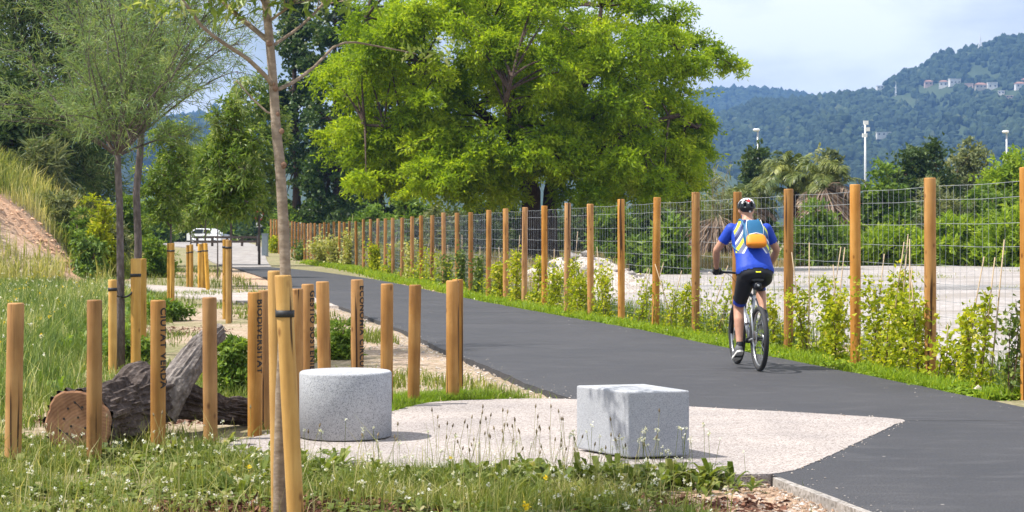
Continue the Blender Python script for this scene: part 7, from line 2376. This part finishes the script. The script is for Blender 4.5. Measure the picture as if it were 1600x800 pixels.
# shoes
for nm, s in (('L', -1), ('R', 1)):
    an, to = J['an' + nm], J['to' + nm]
    fwd = unit(np.array([0, to[1] - an[1], (to[2] - an[2])])); upv = np.cross(np.array([1.0, 0, 0]), fwd)
    rot = np.stack([np.array([1.0, 0, 0]), fwd, upv], 1)
    cc = an * 0.45 + to * 0.55 + upv * (-0.028)
    secs = []
    n_ = 16; a = np.arange(n_) / n_ * 2 * np.pi
    for yy, w_, hb, ht in ((-0.128, 0.020, -0.018, 0.030), (-0.115, 0.034, -0.028, 0.058), (-0.06, 0.038, -0.030, 0.066), (0.0, 0.040, -0.030, 0.050), (0.06, 0.047, -0.030, 0.034), (0.11, 0.042, -0.026, 0.022), (0.145, 0.022, -0.016, 0.010)):
        mid = (hb + ht) / 2; hf = (ht - hb) / 2
        secs.append(np.stack([w_ * np.sign(np.cos(a)) * np.abs(np.cos(a)) ** 0.7, np.full(n_, yy), mid + hf * np.sign(np.sin(a)) * np.abs(np.sin(a)) ** 0.7], -1))
    V = np.concatenate(secs); i = np.arange(6)[:, None] * n_; j = np.arange(n_)[None, :]; j2 = (j + 1) % n_
    g = Geo(); g.add(V @ rot.T + cc, [np.stack([i + j, i + j2, i + n_ + j2, i + n_ + j], -1).reshape(-1, 4), np.arange(n_)[::-1][None], (np.arange(n_) + 6 * n_)[None]])
    sh = link('shoe', g.mesh('shoe', M['shoe_grey'], True), person)
    out = np.array([(0.0, -0.135), (0.034, -0.118), (0.041, -0.05), (0.040, 0.0), (0.050, 0.06), (0.044, 0.115), (0.018, 0.152), (-0.018, 0.152), (-0.044, 0.115), (-0.050, 0.06), (-0.040, 0.0), (-0.041, -0.05), (-0.034, -0.118)])
    k = len(out); V = np.concatenate([np.column_stack([out, np.full(k, -0.040)]), np.column_stack([out, np.full(k, -0.018)])])
    i = np.arange(k); g = Geo(); g.add(V @ rot.T + cc, [np.stack([i, (i + 1) % k, k + (i + 1) % k, k + i], -1), np.arange(k)[::-1][None], (np.arange(k) + k)[None]])
    link('sole', g.mesh('sole', M['sole'], False), sh)

# helmet: vented shell, worn by the rider
helm = thing('cycling_helmet', 'black and white vented cycling helmet with red emblem on the rider', 'helmet', BPOS, HEAD)
hc = np.array([0, 0.612, 1.748])
nu, nvh = 40, 14
V = []
for iv in range(nvh + 1):
    el = math.radians(-16 + 106 * iv / nvh)
    for iu in range(nu):
        az = iu / nu * 6.283
        x_ = 0.098 * math.cos(el) * math.cos(az); y_ = 0.128 * math.cos(el) * math.sin(az); z_ = 0.098 * math.sin(el)
        if iv == 0:
            z_ += 0.012 * math.cos(az) ** 2
        V.append((x_, y_ - (0.012 if y_ < 0 else 0), z_))
V = np.array(V)
Fw, Fb = [], []
for iv in range(nvh):
    for iu in range(nu):
        az = (iu + 0.5) / nu * 6.283
        q = [iv * nu + iu, iv * nu + (iu + 1) % nu, (iv + 1) * nu + (iu + 1) % nu, (iv + 1) * nu + iu]
        x_ = math.cos(az)
        vent = (2 <= iv <= 10) and (iu % 5 in (1, 2)) and abs(x_) < 0.95 and (iv not in (6,))
        if vent:
            continue
        (Fw if (iv >= 8 or (iv >= 5 and iu % 5 == 4)) else Fb).append(q)
g = Geo(); g.add(V + hc, np.array(Fb), 0.5, 0)
g.F.append(np.array(Fw)); g.M.append(np.full(len(Fw), 1, np.int32))
hs = link('shell', g.mesh('shell', [M['helmet_black'], M['helmet_white']], True), helm)
md = hs.modifiers.new('thick', 'SOLIDIFY'); md.thickness = 0.014; md.offset = -1
g = Geo(); g.add(*superell(hc + np.array([0, 0, -0.008]), (0.080, 0.105, 0.080), 1, 1, 20, 10)); link('liner', g.mesh('liner', M['lycra'], True), helm)
# emblem and retention ring at the back
for (px_, pz_, mt, nm, sc_) in ((0.0, 0.066, 'red', 'emblem', 0.026), (0.012, -0.052, 'white_cloth', 'dial', 0.011)):
    el = math.asin(max(-1, min(1, pz_ / 0.098))); yb = -0.128 * math.cos(el) - 0.012
    n_ = unit(np.array([0, yb / 0.128 ** 2, pz_ / 0.098 ** 2])); e1_ = np.array([1.0, 0, 0]); e2_ = np.cross(n_, e1_)
    if nm == 'emblem':
        pts = [(0, 1), (0.5, 0.35), (1, 0.75), (0.75, -0.1), (0.35, -0.9), (0, -0.55), (-0.35, -0.9), (-0.75, -0.1), (-1, 0.75), (-0.5, 0.35)]
    else:
        pts = [(math.cos(t / 12 * 6.283), math.sin(t / 12 * 6.283)) for t in range(12)]
    c_ = hc + np.array([px_, yb, pz_]) + n_ * 0.004
    P = np.array([c_ + sc_ * (a * e1_ - b * e2_ * (-1)) for a, b in pts]); k = len(P)
    g = Geo(); i = np.arange(k)
    g.add(np.concatenate([P, P - n_ * 0.008]), [np.arange(k)[None], (np.arange(k) + k)[None, ::-1], np.stack([i, k + i, k + (i + 1) % k, (i + 1) % k], -1)])
    link(nm, g.mesh(nm, M[mt], False), hs)
g = Geo(); g.add(*superell((0, 0.60, 1.655), (0.060, 0.062, 0.045), 0.8, 1.0, 18, 8)); link('collar', g.mesh('collar', plain('navy_collar', (0.03, 0.06, 0.20), 0.7), True), person)
# backpack, worn by the rider
bag = thing('backpack', 'small teal backpack with orange lower pocket on the rider', 'backpack', BPOS, HEAD)
u_ = unit(np.array([0, 0.33, 0.52])); n_ = np.array([0, -u_[2], u_[1]])
rot = np.stack([np.array([1.0, 0, 0]), n_, u_], 1)
bc = np.array([0, 0.385, 1.355]) + n_ * 0.178
g = Geo(); V, F = superell((0, 0, 0), (0.122, 0.055, 0.168), 0.55, 0.55, 28, 16)
V[:, 0] *= 1 - 0.18 * np.clip(V[:, 2] / 0.178, 0, 1)
g.add(V @ rot.T + bc, F); mb = link('main_bag', g.mesh('main_bag', M['teal'], True), bag)
g = Geo(); V, F = superell((0, 0.033, -0.108), (0.108, 0.050, 0.074), 0.6, 0.55, 24, 12)
V[:, 0] *= 1 + 0.12 * np.clip(-(V[:, 2] + 0.115) / 0.075, 0, 1)
g.add(V @ rot.T + bc, F); link('lower_pocket', g.mesh('lower_pocket', M['orange'], True), bag)
g = Geo(); g.add(*tube(np.array([(-0.075, 0.064, -0.045), (0, 0.072, -0.03), (0.075, 0.064, -0.045)]) @ rot.T + bc, 0.006, 6)); link('zip', g.mesh('zip', M['white_cloth'], True), mb)
for s in (-1, 1):
    g = Geo(); g.add(*tube(np.array([(s * 0.085, 0.055, -0.04), (s * 0.092, 0.060, 0.05), (s * 0.075, 0.050, 0.15)]) @ rot.T + bc, 0.003, 6)); link('piping', g.mesh('piping', M['white_cloth'], True), mb)
    P = bez(np.array([s * 0.075, 0.375, 1.525]), np.array([s * 0.105, 0.50, 1.70]), np.array([s * 0.10, 0.62, 1.50]), 12)
    g = Geo(); g.add(*tube(P, 0.014, 8)); link('strap', g.mesh('strap', M['teal'], True), bag)
    P = bez(np.array([s * 0.115, 0.24, 1.24]), np.array([s * 0.19, 0.26, 1.26]), np.array([s * 0.20, 0.40, 1.33]), 10)
    g = Geo(); g.add(*tube(P, 0.009, 8)); link('lower_strap', g.mesh('lower_strap', M['teal'], True), bag)
